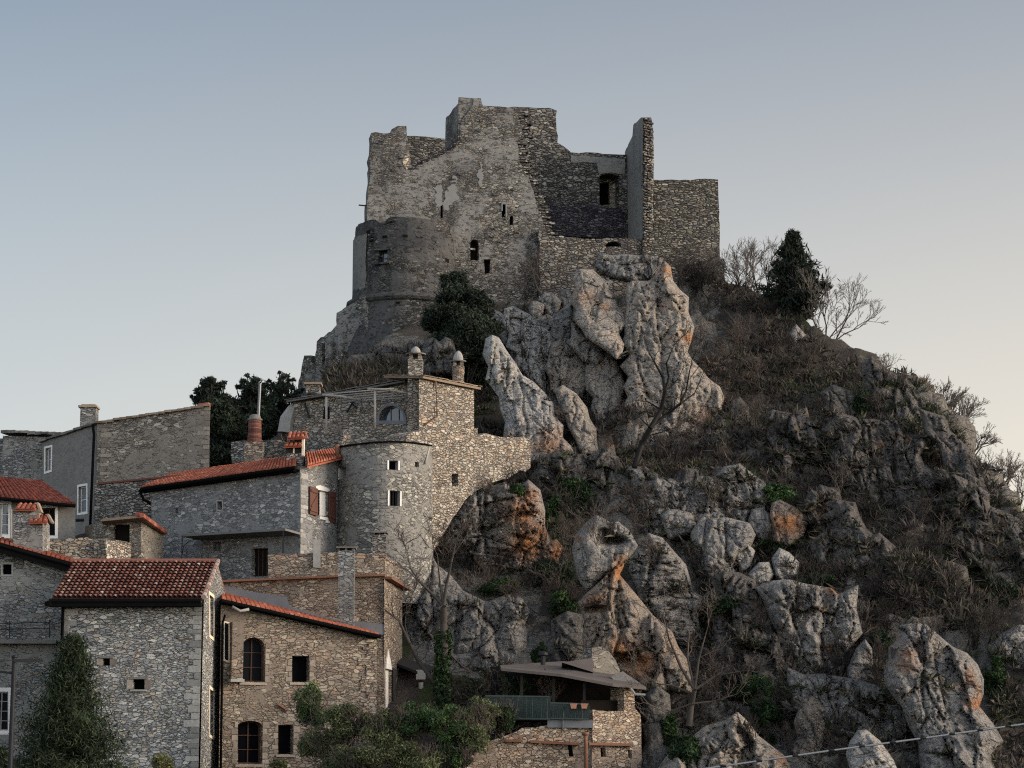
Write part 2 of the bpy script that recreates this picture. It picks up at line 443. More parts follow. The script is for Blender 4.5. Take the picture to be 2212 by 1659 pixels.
stone('render_inner', [(.3, .29, .27), (.24, .23, .22)], (.2, .19, .175), 2.6, 2.2, .08, (.25, .24, .22), .95, .3, .4, (.09, .085, .08), .6, .6, .5, lum=.8)
stone('stone_grey', [G1, G2, G3, (.23, .235, .24), (.3, .27, .225), (.2, .205, .2)], (.2, .2, .195), 2.9, 2.5, .085, None, .5, .35, .22, (.11, .11, .11), 1., .55)
stone('stone_grey_old', [G2, G4, G1, (.2, .18, .15)], (.16, .157, .15), 2.5, 2.5, .08, (.21, .205, .19), .48, .4, .3, (.1, .098, .09), .9, .6, .2)
stone('stone_warm', [(.27, .225, .18), (.21, .18, .15), (.33, .29, .235), (.18, .145, .12), (.27, .2, .15)], (.2, .165, .135), 2.6, 2.4, .08, (.2, .165, .135), .36, .45, .3, (.11, .085, .07), .9, .62, lum=.88)
stone('stone_terrace', [(.25, .215, .18), (.18, .16, .14), (.3, .26, .215), (.145, .125, .11), (.28, .19, .135)], (.15, .13, .11), 2.6, 2.5, .08, (.2, .175, .15), .3, .4, .3, (.08, .068, .058), .9, .55)
stone('stone_brown', [(.31, .26, .21), (.235, .2, .165), (.37, .32, .26), (.19, .155, .13), (.31, .225, .165)], (.21, .175, .145), 2.6, 2.5, .08, (.25, .21, .175), .3, .45, .25, (.12, .095, .075), .9, .6, lum=.88)
stone('stone_rubble', [(.37, .335, .285), (.28, .25, .21), (.43, .39, .335), (.21, .185, .16), (.35, .27, .2)], (.2, .175, .145), 2.5, 2.5, .09, None, .5, .35, .25, (.13, .11, .095), 1., .5, lum=.88)
stone('stone_rubble_grey', [(.25, .235, .21), (.18, .175, .16), (.32, .3, .27), (.14, .137, .13), (.25, .205, .165)], (.115, .107, .097), 2.4, 2.8, .1, None, .5, .35, .25, (.075, .07, .065), 1.1, .5)
stone('stone_bright', [(.5, .42, .33), (.4, .34, .26), (.6, .54, .44), (.33, .25, .18)], (.26, .21, .16), 2.2, 1.9, .1, None, .5, .35, .1, (.2, .15, .1), 1.1, .6)
stone('render_blue_grey', [(.235, .232, .226), (.18, .178, .174), (.32, .31, .292), (.14, .138, .135)], (.2, .198, .193), 2.3, 2.4, .07, (.195, .193, .19), .46, .42, .28, (.11, .113, .12), .8, .8, .2)
stone('render_round', [(.23, .22, .2), (.17, .165, .155), (.33, .31, .27), (.13, .127, .12)], (.175, .168, .155), 2.3, 2.5, .075, (.2, .192, .178), .5, .42, .25, (.12, .115, .105), .9, .7, .15)
stone('render_brown', [(.24, .215, .185), (.18, .165, .145), (.33, .3, .255), (.14, .12, .1)], (.185, .165, .14), 2.3, 2.5, .075, (.205, .182, .152), .52, .4, .25, (.13, .115, .1), .9, .7, .15)
stone('render_smooth', [(.17, .16, .145)], (.17, .16, .145), 3, 2, .05, (.185, .175, .16), .97, .4, .3, (.12, .115, .11), .5, .8, .35)
stone('stone_pink', [(.38, .31, .245), (.3, .24, .19), (.45, .385, .31), (.24, .175, .135), (.38, .275, .195)], (.24, .185, .14), 3.1, 2.1, .065, (.28, .22, .17), .34, .5, .25, (.14, .1, .075), 1., .62)

def rock(name, a, b, c, stain=(.34, .155, .06), crack=.72, sc=1., tilt=(0, 0, 0), lich=(.2, .2, .19), cover=None, lift=1.):
    s = NT(name, .92, .2); p = s.mapping(s.obj(), (1, 1, 1), (0, 0, 0), tilt)
    pw = s.vadd(p, s.noise(p, .8, 4, .6, True), .8)
    n1 = s.noise(pw, .35 * sc, 8, .62); n2 = s.noise(s.mapping(pw, (1, 1, .35)), 1.3 * sc, 8, .68)
    col = s.mix(s.mr(n1, .36, .64), a, b)
    col = s.mix(s.mr(n2, .42, .66), col, c)
    g = s.noise(p, 4.5 * sc, 8, .72)
    col = s.mix(.85, col, s.ramp(g, [(.28, (.42, .41, .4)), (.5, (.95, .94, .93)), (.72, (1.4, 1.38, 1.35))]), 'MULTIPLY')
    col = s.mix(s.math('MULTIPLY', s.mr(s.noise(p, 1.9, 6, .7), .55, .68), .6), col, lich)
    om = s.math('MULTIPLY', s.attr('stain'), s.mr(s.noise(pw, .55, 6, .65), .3, .5))
    om = s.math('ADD', om, s.math('MULTIPLY', s.mr(s.noise(s.mapping(p, (1, 1, .4), (7, 3, 1)), .5, 6, .6), .6, .72), .45), None, True)
    col = s.mix(om, col, s.mix(g, tuple(x * .55 for x in stain), tuple(min(1, x * 1.35) for x in stain)))
    pc = s.vadd(p, s.noise(p, 1.6, 4, .6, True), .3)
    e1 = s.voro(s.mapping(pc, (1, 1, .3)), .75 * sc, 'DISTANCE_TO_EDGE'); e2 = s.voro(s.mapping(pc, (.42, .42, 1.3), (3, 1, 2)), 1.25 * sc, 'DISTANCE_TO_EDGE'); e3 = s.voro(s.mapping(pc, (1, 1, .8), (5, 2, 8)), 2.9 * sc, 'DISTANCE_TO_EDGE')
    ck = s.math('MAXIMUM', s.math('MULTIPLY', s.mr(e1, .0, .03, 1, 0), s.mr(s.noise(p, .5, 3), .38, .56)), s.math('MULTIPLY', s.mr(e2, .0, .04, 1, 0), s.mr(s.noise(s.mapping(p, (1, 1, 1), (4, 9, 1)), .6, 3), .42, .6)))
    ck = s.math('MAXIMUM', ck, s.math('MULTIPLY', s.mr(e3, .0, .06, .5, 0), s.mr(s.noise(s.mapping(p, (1, 1, 1), (1, 7, 3)), .8, 3), .46, .62)))
    col = s.mix(.65, col, s.ramp(s.noise(p, 9, 6, .75), [(.3, (.4, .39, .38)), (.5, (.95, .94, .93)), (.7, (1.42, 1.41, 1.39))]), 'MULTIPLY')
    col = s.mix(s.math('MULTIPLY', ck, crack), col, (.032, .029, .027))
    h = s.math('ADD', s.math('MULTIPLY', n2, 1.2), s.math('MULTIPLY', g, 1.3)); h = s.math('SUBTRACT', h, s.math('MULTIPLY', ck, .6))
    h = s.math('ADD', h, s.math('MULTIPLY', s.noise(p, 11, 6, .75), .6))
    col = s.mix(1., col, (lift,) * 3, 'MULTIPLY')
    if cover: col = cover(s, col)
    s.bump(h, 1., .3)
    return s.out(col)
rock('rock_tan', (.4, .352, .3), (.48, .405, .33), (.3, .283, .256), stain=(.5, .22, .08), lift=1.0)
rock('rock_grey', (.34, .322, .298), (.41, .375, .335), (.25, .243, .235), stain=(.5, .2, .06), lift=.93)
rock('rock_pale', (.54, .52, .485), (.46, .43, .385), (.37, .36, .345), lift=1.0)
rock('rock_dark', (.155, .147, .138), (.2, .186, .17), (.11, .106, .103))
rock('rock_brown', (.145, .133, .122), (.19, .168, .15), (.105, .1, .095))
rock('rock_orange', (.34, .275, .22), (.4, .3, .215), (.27, .25, .222), (.5, .2, .065), lift=1.02)

# hillside: rock coming through dead brush soil and grass patches
def cover_soil(s, rk):
    p = s.obj()
    soil = s.mix(s.mr(s.noise(p, .25, 8, .65), .35, .65), (.055, .045, .039), (.11, .09, .074))
    soil = s.mix(s.mr(s.noise(s.mapping(p, (1, 1, 1), (9, 4, 2)), .16, 6, .6), .5, .62), soil, s.mix(s.noise(p, 3, 5), (.024, .034, .014), (.07, .085, .03)))
    return s.mix(s.mr(s.math('ADD', s.attr('bare'), s.math('MULTIPLY', s.math('SUBTRACT', s.noise(p, 1.1, 7, .72), .5), 1.1)), .46, .6), soil, rk)
rock('hill_ground', (.2, .19, .172), (.26, .235, .2), (.145, .14, .132), cover=cover_soil, crack=.8)
s = NT('valley_ground', .97, .1); p = s.obj()
s.out(s.mix(s.noise(p, .05, 8, .6), (.03, .035, .016), (.075, .065, .045)))

def tile_mat(name, cols, dirt=.3):
    s = NT(name, .85, .2); p = s.obj()
    c = s.ramp(s.attr('tint'), cols)
    c = s.mix(.7, c, s.ramp(s.noise(p, 9, 5, .7), [(.3, (.55, .55, .55)), (.7, (1.3, 1.28, 1.25))]), 'MULTIPLY')
    c = s.mix(s.math('MULTIPLY', s.mr(s.noise(p, 1.1, 6, .65), .5, .66), dirt), c, (.1, .085, .07))
    s.bump(s.noise(p, 25, 3), .3, .02); s.out(c)
tile_mat('tile_old', [(0, (.06, .026, .02)), (.2, (.125, .047, .035)), (.5, (.205, .084, .06)), (.8, (.26, .15, .118)), (1, (.36, .32, .28))], .4)
tile_mat('tile_orange', [(0, (.2, .06, .04)), (.3, (.31, .092, .055)), (.7, (.36, .12, .072)), (1, (.4, .19, .13))], .28)
tile_mat('tile_red', [(0, (.1, .03, .022)), (.4, (.2, .055, .035)), (.8, (.26, .075, .048)), (1, (.28, .12, .085))], .25)
tile_mat('slab', [(0, (.075, .072, .07)), (.4, (.13, .122, .115)), (.8, (.19, .172, .155)), (1, (.25, .215, .18))], .3)
tile_mat('slab_warm', [(0, (.13, .1, .075)), (.5, (.22, .165, .12)), (1, (.33, .26, .19))], .2)
tile_mat('brick', [(0, (.07, .03, .024)), (.5, (.12, .048, .036)), (1, (.17, .08, .06))], .3)

tile_mat('quoin', [(0, (.15, .147, .14)), (.5, (.23, .225, .21)), (1, (.31, .3, .275))], .3); tile_mat('quoin_warm', [(0, (.15, .12, .1)), (.5, (.22, .185, .15)), (1, (.3, .26, .21))], .3)
plain('plaster_pale', (.175, .17, .162), .9, .2, 2); plain('slab_pale', (.25, .24, .22), .9, .3, 4); plain('white', (.62, .6, .56), .85, .12, 4); plain('white_warm', (.62, .52, .4), .85, .15, 4)
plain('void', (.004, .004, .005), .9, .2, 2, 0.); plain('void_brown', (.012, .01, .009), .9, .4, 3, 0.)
plain('metal_dark', (.012, .012, .014), .6, .3, 5, .2); plain('metal_grey', (.12, .12, .125), .45, .2, 5, .5, .6)
plain('metal_green', (.018, .034, .03), .5, .3, 6, .4); plain('rust', (.16, .075, .045), .8, .35, 7); plain('copper_pipe', (.2, .1, .06), .6, .3, 4)
plain('wood_grey', (.3, .275, .24), .85, .25, 5); plain('gutter', (.006, .006, .006), .9, .3, 4, 0.); plain('soffit', (.02, .018, .016), .9, .3, 3)
plain('flashing', (.14, .145, .155), .8, .3, 1.2); plain('terracotta', (.36, .17, .11), .85, .2, 6); plain('slate_roof', (.095, .078, .068), .8, .35, 1.5)
plain('board', (.13, .125, .115), .85, .3, 2); plain('shutter', (.085, .034, .024), .7, .3, 5); plain('soot', (.02, .019, .018), .9, .3, 4); plain('cable_metal', (.23, .235, .24), .5, .2, 6, .5, .4)
s = NT('wood', .8, .2); p = s.obj(); s.out(s.mix(s.noise(s.mapping(p, (6, 6, .8)), 4, 6, .7), (.03, .017, .012), (.085, .045, .03)))
s = NT('glass', .5, .03); s.out((.006, .007, .009)); s = NT('glass_blue', .1, .6); s.out((.03, .045, .07))

def leaf_mat(name, cols, tr=.25):
    s = NT(name, .7, .2); p = s.obj()
    c = s.ramp(s.attr('tint'), cols); c = s.mix(.5, c, s.ramp(s.noise(p, .9, 4), [(.3, (.6, .6, .6)), (.7, (1.35, 1.3, 1.2))]), 'MULTIPLY')
    s.out(c)
leaf_mat('needles_dark', [(0, (.008, .013, .009)), (.6, (.02, .029, .019)), (1, (.045, .058, .034))])
leaf_mat('needles_ridge', [(0, (.008, .012, .008)), (.6, (.018, .024, .016)), (1, (.04, .045, .026))])
leaf_mat('leaf_green', [(0, (0.018, 0.036, 0.015)), (.5, (0.045, 0.083, 0.027)), (.85, (0.090, 0.135, 0.045)), (1, (0.150, 0.173, 0.075))])
leaf_mat('leaf_ivy', [(0, (.006, .012, .006)), (.5, (.014, .03, .01)), (.85, (.035, .065, .018)), (1, (.06, .1, .03))])
leaf_mat('leaf_olive', [(0, (0.032, 0.040, 0.019)), (.5, (0.072, 0.088, 0.038)), (.85, (0.128, 0.136, 0.064)), (1, (0.208, 0.184, 0.096))])
leaf_mat('leaf_conifer', [(0, (.007, .012, .006)), (.5, (.018, .029, .012)), (.85, (.036, .05, .022)), (1, (.06, .07, .035))])
_unused = ('leaf_conifer_b', [(0, (0.010, 0.023, 0.012)), (.5, (0.026, 0.052, 0.021)), (.85, (0.052, 0.091, 0.036)), (1, (0.085, 0.124, 0.052))])
leaf_mat('leaf_yellow', [(0, (.06, .07, .02)), (.5, (.12, .13, .04)), (1, (.2, .18, .07))])
leaf_mat('leaf_dead', [(0, (.05, .024, .015)), (.5, (.1, .05, .03)), (1, (.16, .085, .05))])
leaf_mat('grass', [(0, (.018, .024, .011)), (.5, (.036, .045, .02)), (1, (.068, .07, .036))])
leaf_mat('dry_brush', [(0, (.024, .02, .019)), (.4, (.06, .048, .044)), (.65, (.048, .05, .03)), (.85, (.095, .077, .066)), (1, (.14, .112, .09))])
leaf_mat('dry_grass', [(0, (.06, .042, .024)), (.5, (.105, .075, .042)), (1, (.17, .13, .075))])
leaf_mat('twig_dark', [(0, (.008, .007, .0065)), (1, (.024, .02, .018))])
leaf_mat('twig_pale', [(0, (.075, .066, .06)), (1, (.15, .13, .115))])
leaf_mat('twig_brown', [(0, (.036, .029, .026)), (1, (.1, .08, .068))])
plain('bark', (.045, .038, .032), .95, .4, 6)

# ------------------------------------------------------------------ valley floor and castle hill
_px = [-1e4, 95, 105, 112, 118, 124, 130, 140, 150, 160, 168, 180, 1e4]
_pz = [-3, -2, 0, 1.5, 4, 8, 12, 19, 24.5, 30.5, 36, 41, 41]
def prof(y): return np.interp(y, _px, _pz)
def hill_Y(u, v):
    """depth at which the sight line meets the unbroken slope"""
    d = ray(u, v); k = d.z / d.y
    for Y in np.arange(100, 182, .25):
        if prof(Y) >= CZ + k * Y: return float(Y)
    return 182.
_sil = [(-700, 1330), (-200, 1250), (0, 1190), (300, 1130), (450, 1060), (540, 1010), (620, 905), (650, 850), (700, 815), (780, 775), (850, 720), (1000, 660), (1150, 640), (1300, 560), (1420, 560), (1500, 600), (1567, 618), (1595, 616), (1662, 637), (1746, 710), (1788, 738), (1851, 761), (1889, 767), (1903, 790), (1928, 806), (1952, 812), (1980, 843), (2040, 896), (2078, 952), (2110, 998), (2134, 1046), (2190, 1100), (2212, 1120), (2400, 1290), (2900, 1560), (3300, 1680)]
_zx, _zz = [], []
for u, v in _sil:
    Y = hill_Y(u, v); p = P(u, v, Y); _zx.append(p.x); _zz.append(max(p.z, 0.4))
def crest(x): return np.interp(x, _zx, _zz)
def hill_z(x, y):
    a = prof(y); b = crest(x); k = .6
    back = np.clip((y - 186) / 60, 0, 1) ** 1.4 * 48
    yc = np.interp(b, _pz, _px)                      # where the slope reaches the crest of this column
    b2 = b - .035 * np.clip(y - yc, 0, None)         # the top falls away gently behind the crest
    return np.minimum(a, b2) - back
def grid_faces(nx, ny):
    i = np.arange(nx - 1)[:, None] * ny + np.arange(ny - 1)[None, :]
    return np.stack([i, i + ny, i + ny + 1, i + 1], -1).reshape(-1, 4)
xs = np.concatenate([np.arange(-110, -48, 1.5), np.arange(-48, 50, .33), np.arange(50, 130, 1.5)])
ys = np.concatenate([np.arange(98, 183, .36), np.arange(183, 252, 1.5)])
gx, gy = np.meshgrid(xs, ys, indexing='ij'); X, Y = gx.ravel(), gy.ravel(); Z = hill_z(X, Y)
Q = np.stack([X, Y, Z], 1)
ex = .5; nx = -(hill_z(X + ex, Y) - hill_z(X - ex, Y)) / (2 * ex); ny = -(hill_z(X, Y + ex) - hill_z(X, Y - ex)) / (2 * ex)
nl = np.sqrt(nx * nx + ny * ny + 1); N = np.stack([nx / nl, ny / nl, 1 / nl], 1)
rocky = np.clip(fbm(Q * np.array([.11, .11, .09]), 4, 5) * 2.4 + .42, 0, 1)
_dep = Y * cp + (Z - CZ) * sp; U_ = 1106 + X * FPX / _dep; V_ = 829.5 - ((Z - CZ) * cp - Y * sp) * FPX / _dep
_zone = np.zeros(len(X)); _w = fbm(Q * .16, 4, 77) * 46
for (ua, ub, va, vb, am) in ((1060, 1590, 560, 1030, 1.), (860, 1230, 1020, 1500, 1.), (1260, 1560, 1060, 1500, .9), (1480, 1680, 1040, 1270, .85), (1610, 1890, 1230, 1500, .95), (1880, 2190, 1320, 1720, 1.), (1390, 1830, 1460, 1720, .9), (1640, 1900, 860, 1200, .5), (1850, 2250, 760, 1120, .75), (1900, 2300, 1080, 1400, .5), (640, 960, 700, 900, .9)):
    d_ = np.minimum(np.minimum(U_ - ua, ub - U_), np.minimum(V_ - va, vb - V_)) + _w; _zone = np.maximum(_zone, am * np.clip(d_ / 40, 0, 1))
rocky = np.clip(.25 * rocky + .9 * _zone, 0, 1)
Qs = Q * np.array([1, 1, .6]) + np.stack([fbm(Q * .3, 3, 40 + k) for k in range(3)], 1) * .6
b1, e1 = blocks(Qs * .16, 3); b2, e2 = blocks(Qs * .42, 9); b3, e3 = blocks(Qs * 1.1, 15)
disp = 1.3 * fbm(Q * .09, 4, 21) + rocky * (1.9 * b1 + .85 * b2 + .34 * b3) + .32 * fbm(Q * .9, 4, 30)
fade = np.clip((Y - 104) / 8, 0, 1) * np.clip((240 - Y) / 30, 0, 1)
vill = np.clip((X - 2) / 6 + .15, .15, 1)                     # quieter under the village
V = Q + N * (disp * fade * vill)[:, None]
bare = np.clip(rocky * .72 + (.72 - N[:, 2]) * .6 + .3 * b2 * rocky, 0, 1)
HF = grid_faces(len(xs), len(ys))
tag(mk('hill', V, HF, M['hill_ground'], None, False, None, None, {'bare': bare, 'stain': np.clip(fbm(Q * .13, 4, 90) * 2.2 - .75, 0, .8) * rocky}), kind='structure', label='steep rocky hillside under the castle, dark with dead brush')
mg = MB(); n = 24
for i in range(n + 1):
    for j in range(n + 1):
        mg.v.append(((i - n / 2) * 250, (j - n / 2) * 250, 0)); mg.t.append(.5)
for i in range(n):
    for j in range(n): a = i * (n + 1) + j; mg.f.append((a, a + n + 1, a + n + 2, a + 1))
tag(mg.build('ground', M['valley_ground']), kind='structure')

# ------------------------------------------------------------------ crags
def in_poly(px, py, poly):
    r = np.zeros(len(px), bool); n = len(poly)
    for i in range(n):
        x0, y0 = poly[i]; x1, y1 = poly[(i + 1) % n]
        if y0 == y1: continue
        m = ((y0 > py) != (y1 > py)) & (px < (x1 - x0) * (py - y0) / (y1 - y0) + x0); r ^= m
    return r
def near_edge(px, py, poly):
    best = np.full(len(px), 1e9); bx = np.zeros(len(px)); by = np.zeros(len(px)); n = len(poly)
    for i in range(n):
        x0, y0 = poly[i]; x1, y1 = poly[(i + 1) % n]; dx, dy = x1 - x0, y1 - y0
        t = np.clip(((px - x0) * dx + (py - y0) * dy) / (dx * dx + dy * dy + 1e-9), 0, 1)
        qx, qy = x0 + t * dx, y0 + t * dy; d = np.hypot(px - qx, py - qy); m = d < best
        best = np.where(m, d, best); bx = np.where(m, qx, bx); by = np.where(m, qy, by)
    return best, bx, by
ROCKS = []
def crag(poly, mat, label, name='crag', dY=1.2, Yb=None, Yt=None, bulge=2.2, seed=1, stain=(), stretch=(1, 1, .4), rough_=1., lean=(0, 0), group=None, step=None, back=1.1, hollow=None, rnd_edge=.35, cat='crag'):
    """a free-standing mass of rock: outline at its real distance, faceted front, closed back"""
    us = [q[0] for q in poly]; vs = [q[1] for q in poly]
    uc = (min(us) + max(us)) / 2; vb, vt = max(vs), min(vs)
    ub = np.mean([q[0] for q in poly if q[1] > vb - .25 * (vb - vt)]); ut = np.mean([q[0] for q in poly if q[1] < vt + .25 * (vb - vt)])
    if not Yb: poly = [(u, v + 14 * max(0, (v - (vb + vt) / 2) / ((vb - vt) / 2))) for u, v in poly]; vb = max(q[1] for q in poly)
    Yb = Yb or hill_Y(ub, vb) + .9; Yt = Yt or min(hill_Y(ut, vt), Yb + (vb - vt) * .03) - dY
    base = P(ub, vb, Yb); top = P(ut, vt, Yt)
    # plane through base and top, level across
    w = Vector((1, 0, 0)); upv = Vector((0, top.y - base.y, top.z - base.z)).normalized(); nn = w.cross(upv)
    if nn.y > 0: nn = -nn
    def to(u, v):
        d = ray(u, v); c = Vector((0, 0, CZ)); t = (base - c).dot(nn) / d.dot(nn); q = c + d * t - base; return (q.x, q.dot(upv))
    pl = [to(*q) for q in poly]; _sd = (base.lerp(top, .5) - Vector((0, 0, CZ))).normalized(); _vu = Vector((0, -_sd.z, _sd.y)); stretch = (stretch[0], 1, stretch[2] * 1.45 * abs(upv.dot(_vu)))
    rn = random.Random(seed); jag = []
    for i in range(len(pl)):
        a, b = pl[i], pl[(i + 1) % len(pl)]; L = math.hypot(b[0] - a[0], b[1] - a[1]); k = max(1, int(L / .9))
        for j in range(k):
            t = j / k; o = rn.uniform(-1, 1) * rnd_edge * (.35 if j == 0 else 1) * min(1, L / 2)
            jag.append((a[0] + (b[0] - a[0]) * t - (b[1] - a[1]) / max(L, .01) * o, a[1] + (b[1] - a[1]) * t + (b[0] - a[0]) / max(L, .01) * o))
    xs_ = [q[0] for q in jag]; zs_ = [q[1] for q in jag]
    A = (max(xs_) - min(xs_)) * (max(zs_) - min(zs_)); st = step or min(.2, max(.08, math.sqrt(A / 13000)))
    gx = np.arange(min(xs_) - st, max(xs_) + 2 * st, st); gz = np.arange(min(zs_) - st, max(zs_) + 2 * st, st)
    a, b = np.meshgrid(gx, gz, indexing='ij'); a, b = a.ravel(), b.ravel()
    ins = in_poly(a, b, jag); d, qx, qy = near_edge(a, b, jag)
    out = ~ins; a2 = np.where(out, qx, a); b2 = np.where(out, qy, b); sd = np.where(ins, d, 0)
    F = grid_faces(len(gx), len(gz)); keep = ins[F].any(1); F = F[keep]
    W = sd.max(); Rr = W * .42
    dome = np.sqrt(np.clip(1 - (1 - np.clip(sd / Rr, 0, 1)) ** 2, 0, 1))
    q3 = np.stack([a2, np.zeros_like(a2), b2], 1); nz = np.array(stretch)
    wq = q3 + np.stack([fbm(q3 * .35, 3, seed + 60 + k) for k in range(3)], 1) * .45
    f1, g1 = blocks(wq * nz * .34, seed + 3, 1.0); f2, g2 = blocks(wq * nz * .95 + 5, seed + 7, 1.3); f3, g3 = blocks(wq * nz * 2.3 + 9, seed + 11, 1.3)
    f4, g4 = blocks(wq * nz * 5. + 3, seed + 13, 1.)
    crack = -np.exp(-(g1 / .025) ** 2) * .35 - np.exp(-(g2 / .035) ** 2) * .2 - np.exp(-(g3 / .06) ** 2) * .08
    disp = bulge * dome * (.8 + .45 * fbm(q3 * .18, 3, seed + 80)) + rough_ * dome * (.6 * f1 + .42 * f2 + .26 * f3 + .14 * f4 + crack + .15 * fbm(q3 * 2.6, 4, seed + 90)) * min(1, W / 2.)
    if vb - vt > 1.05 * (max(us) - min(us)) or vb - vt > 170:        # upright joints split the taller masses into slabs
        cq = np.stack([a2 * .62 + .25 * fbm(q3 * .5, 3, seed + 31), np.zeros_like(a2), b2 * .085], 1); f5, g5 = blocks(cq, seed + 17, 1.2); disp = disp + rough_ * dome * min(1, W / 2.) * (.75 * f5 - .55 * np.exp(-(g5 / .045) ** 2))
    disp = np.where(out, 0, np.maximum(disp, -.4 * bulge * dome))
    if hollow:
        for (hu, hv, hr, hd) in hollow:
            hx, hz = to(hu, hv); hx2, _ = to(hu + hr, hv); rr = abs(hx2 - hx); k = np.exp(-(((a2 - hx + .3 * rr * fbm(q3 * 1.1, 3, seed)) / rr) ** 2 + ((b2 - hz + .35 * rr * fbm(q3 * 1.3, 3, seed + 1)) / (rr * .45)) ** 2) ** 1.2); disp = disp - hd * k
    sn = np.zeros(len(a2))
    for (hu, hv, hr, am) in stain:
        hx, hz = to(hu, hv); hx2, _ = to(hu + hr, hv); rr = abs(hx2 - hx); sn = np.maximum(sn, am * np.exp(-(((a2 - hx) / rr) ** 2 + ((b2 - hz) / rr) ** 2)))
    base_np, up_np, nn_np = np.array(base), np.array(upv), np.array(nn)
    B3 = base_np + a2[:, None] * np.array([1, 0, 0]) + b2[:, None] * up_np
    sight = np.array((Vector((0, 0, CZ)) - base.lerp(top, .5)).normalized())
    front = B3 + sight * disp[:, None]; backp = B3 - sight * (dome * max(bulge, 1.2) * back)[:, None]
    n = len(a2); V = np.concatenate([front, backp]); Fall = np.concatenate([F, F[:, ::-1] + n])
    used = np.unique(Fall); mp = np.full(2 * n, -1); mp[used] = np.arange(len(used)); V = V[used]; Fall = mp[Fall]; sn2 = np.concatenate([sn, sn * 0])[used]
    # keep normals outward
    f0 = Fall[0]; nrm = np.cross(V[f0[1]] - V[f0[0]], V[f0[2]] - V[f0[0]])
    if nrm.dot(nn_np) < 0: Fall = Fall[:, ::-1]
    o = mk(name, V, Fall.copy(), M[mat], None, False, None, base, {'stain': sn2})
    tag(o, label, cat, group); ROCKS.append(o); return o

RK = 'crags of the castle rock'
crag([(1042, 766), (1049, 731), (1063, 724), (1078, 729), (1095, 758), (1114, 786), (1154, 826), (1194, 871), (1219, 913), (1239, 984), (1165, 1000), (1078, 960), (1080, 882), (1046, 820)], 'rock_pale', 'pale grey pointed slab of rock just behind the bell-capped chimney', 'rock_spire', 2.5, bulge=1.8, seed=11, stain=[(1190, 960, 60, .7), (1090, 950, 25, .6)], group=RK, rough_=.65)
crag([(1085, 700), (1089, 667), (1108, 661), (1123, 667), (1146, 678), (1165, 701), (1191, 718), (1191, 766), (1177, 800), (1180, 850), (1129, 800), (1095, 750)], 'rock_pale', 'whitish blocky rock with a flat square head above the pointed slab', 'rock_spire', 1.2, bulge=1.7, seed=12, group=RK)
crag([(1155, 690), (1182, 678), (1205, 692), (1218, 707), (1219, 740), (1191, 740), (1165, 715)], 'rock_tan', 'small layered rock knob stepped like a stack of slabs', 'layered_outcrop', .6, bulge=1.2, seed=13, group=RK, stretch=(.5, 1, 1.8), stain=[(1200, 715, 15, .7)])
crag([(1190, 740), (1211, 733), (1245, 763), (1270, 797), (1274, 820), (1262, 850), (1225, 860), (1190, 835), (1177, 797)], 'rock_tan', 'rounded tan rock with a split face below the layered knob', 'rock_outcrop', 1.5, bulge=1.8, seed=14, group=RK)
crag([(1236, 593), (1250, 580), (1279, 581), (1301, 599), (1318, 625), (1332, 661), (1351, 700), (1340, 722), (1350, 745), (1330, 778), (1287, 746), (1259, 712), (1239, 690), (1236, 653)], 'rock_tan', 'tall smooth tan slab with a rounded top under the ruined room', 'rock_slab', 2.2, Yb=152, Yt=162, back=3, bulge=1.7, seed=15, stain=[(1265, 640, 35, .35)], group=RK, rough_=.42, stretch=(1, 1, .3))
crag([(1228, 684), (1250, 709), (1280, 741), (1330, 780), (1348, 812), (1350, 856), (1330, 930), (1300, 930), (1279, 860), (1262, 790), (1230, 745)], 'rock_tan', 'leaning cracked rock beneath the tall rounded slab', 'rock_slab', 1.6, Yb=151, Yt=160, back=3, bulge=1.3, seed=16, group=RK, rough_=.7)
crag([(1352, 619), (1364, 607), (1403, 607), (1415, 593), (1437, 563), (1447, 576), (1455, 606), (1486, 642), (1489, 675), (1498, 707), (1492, 741), (1495, 780), (1534, 817), (1563, 857), (1559, 885), (1534, 894), (1556, 928), (1578, 985), (1560, 1060), (1450, 1075), (1360, 1040), (1350, 985), (1350, 837), (1347, 724)], 'rock_tan', 'biggest rock pillar, broad and tan, behind the dark leafless tree', 'rock_pillar', 3.2, Yb=146, Yt=160, back=3, bulge=2.6, seed=27, stain=[(1440, 585, 20, .8), (1490, 730, 18, .9), (1530, 900, 30, .5)], group=RK, rough_=.8, stretch=(1, 1, .34))
crag([(1284, 575), (1292, 549), (1307, 547), (1320, 551), (1345, 549), (1381, 551), (1410, 553), (1434, 557), (1428, 600), (1364, 612), (1321, 600)], 'rock_grey', 'low grey boulders topping the cliff right below the ruined room', 'rock_ledge', 1.5, Yb=168.5, Yt=170.5, bulge=1.6, seed=18, group=RK)
crag([(1199, 842), (1215, 832), (1245, 850), (1268, 880), (1285, 925), (1310, 985), (1262, 990), (1225, 925), (1204, 870)], 'rock_tan', 'narrow slanting rock rib beside the pointed pale slab', 'rock_rib', 1.4, bulge=1.4, seed=19, group=RK)
crag([(1165, 985), (1240, 975), (1262, 1010), (1240, 1060), (1180, 1060), (1140, 1030)], 'rock_dark', 'dark rock shoulder at the foot of the pointed slab', 'rock_outcrop', .8, bulge=1.4, seed=20, group=RK)
crag([(905, 770), (918, 735), (935, 728), (950, 738), (962, 725), (978, 735), (985, 770), (975, 810), (915, 810)], 'rock_dark', 'two dark rock humps between the round tower and the stone chimneys', 'rock_outcrop', 0, Yb=153, Yt=155, bulge=1.5, seed=21, group=RK)
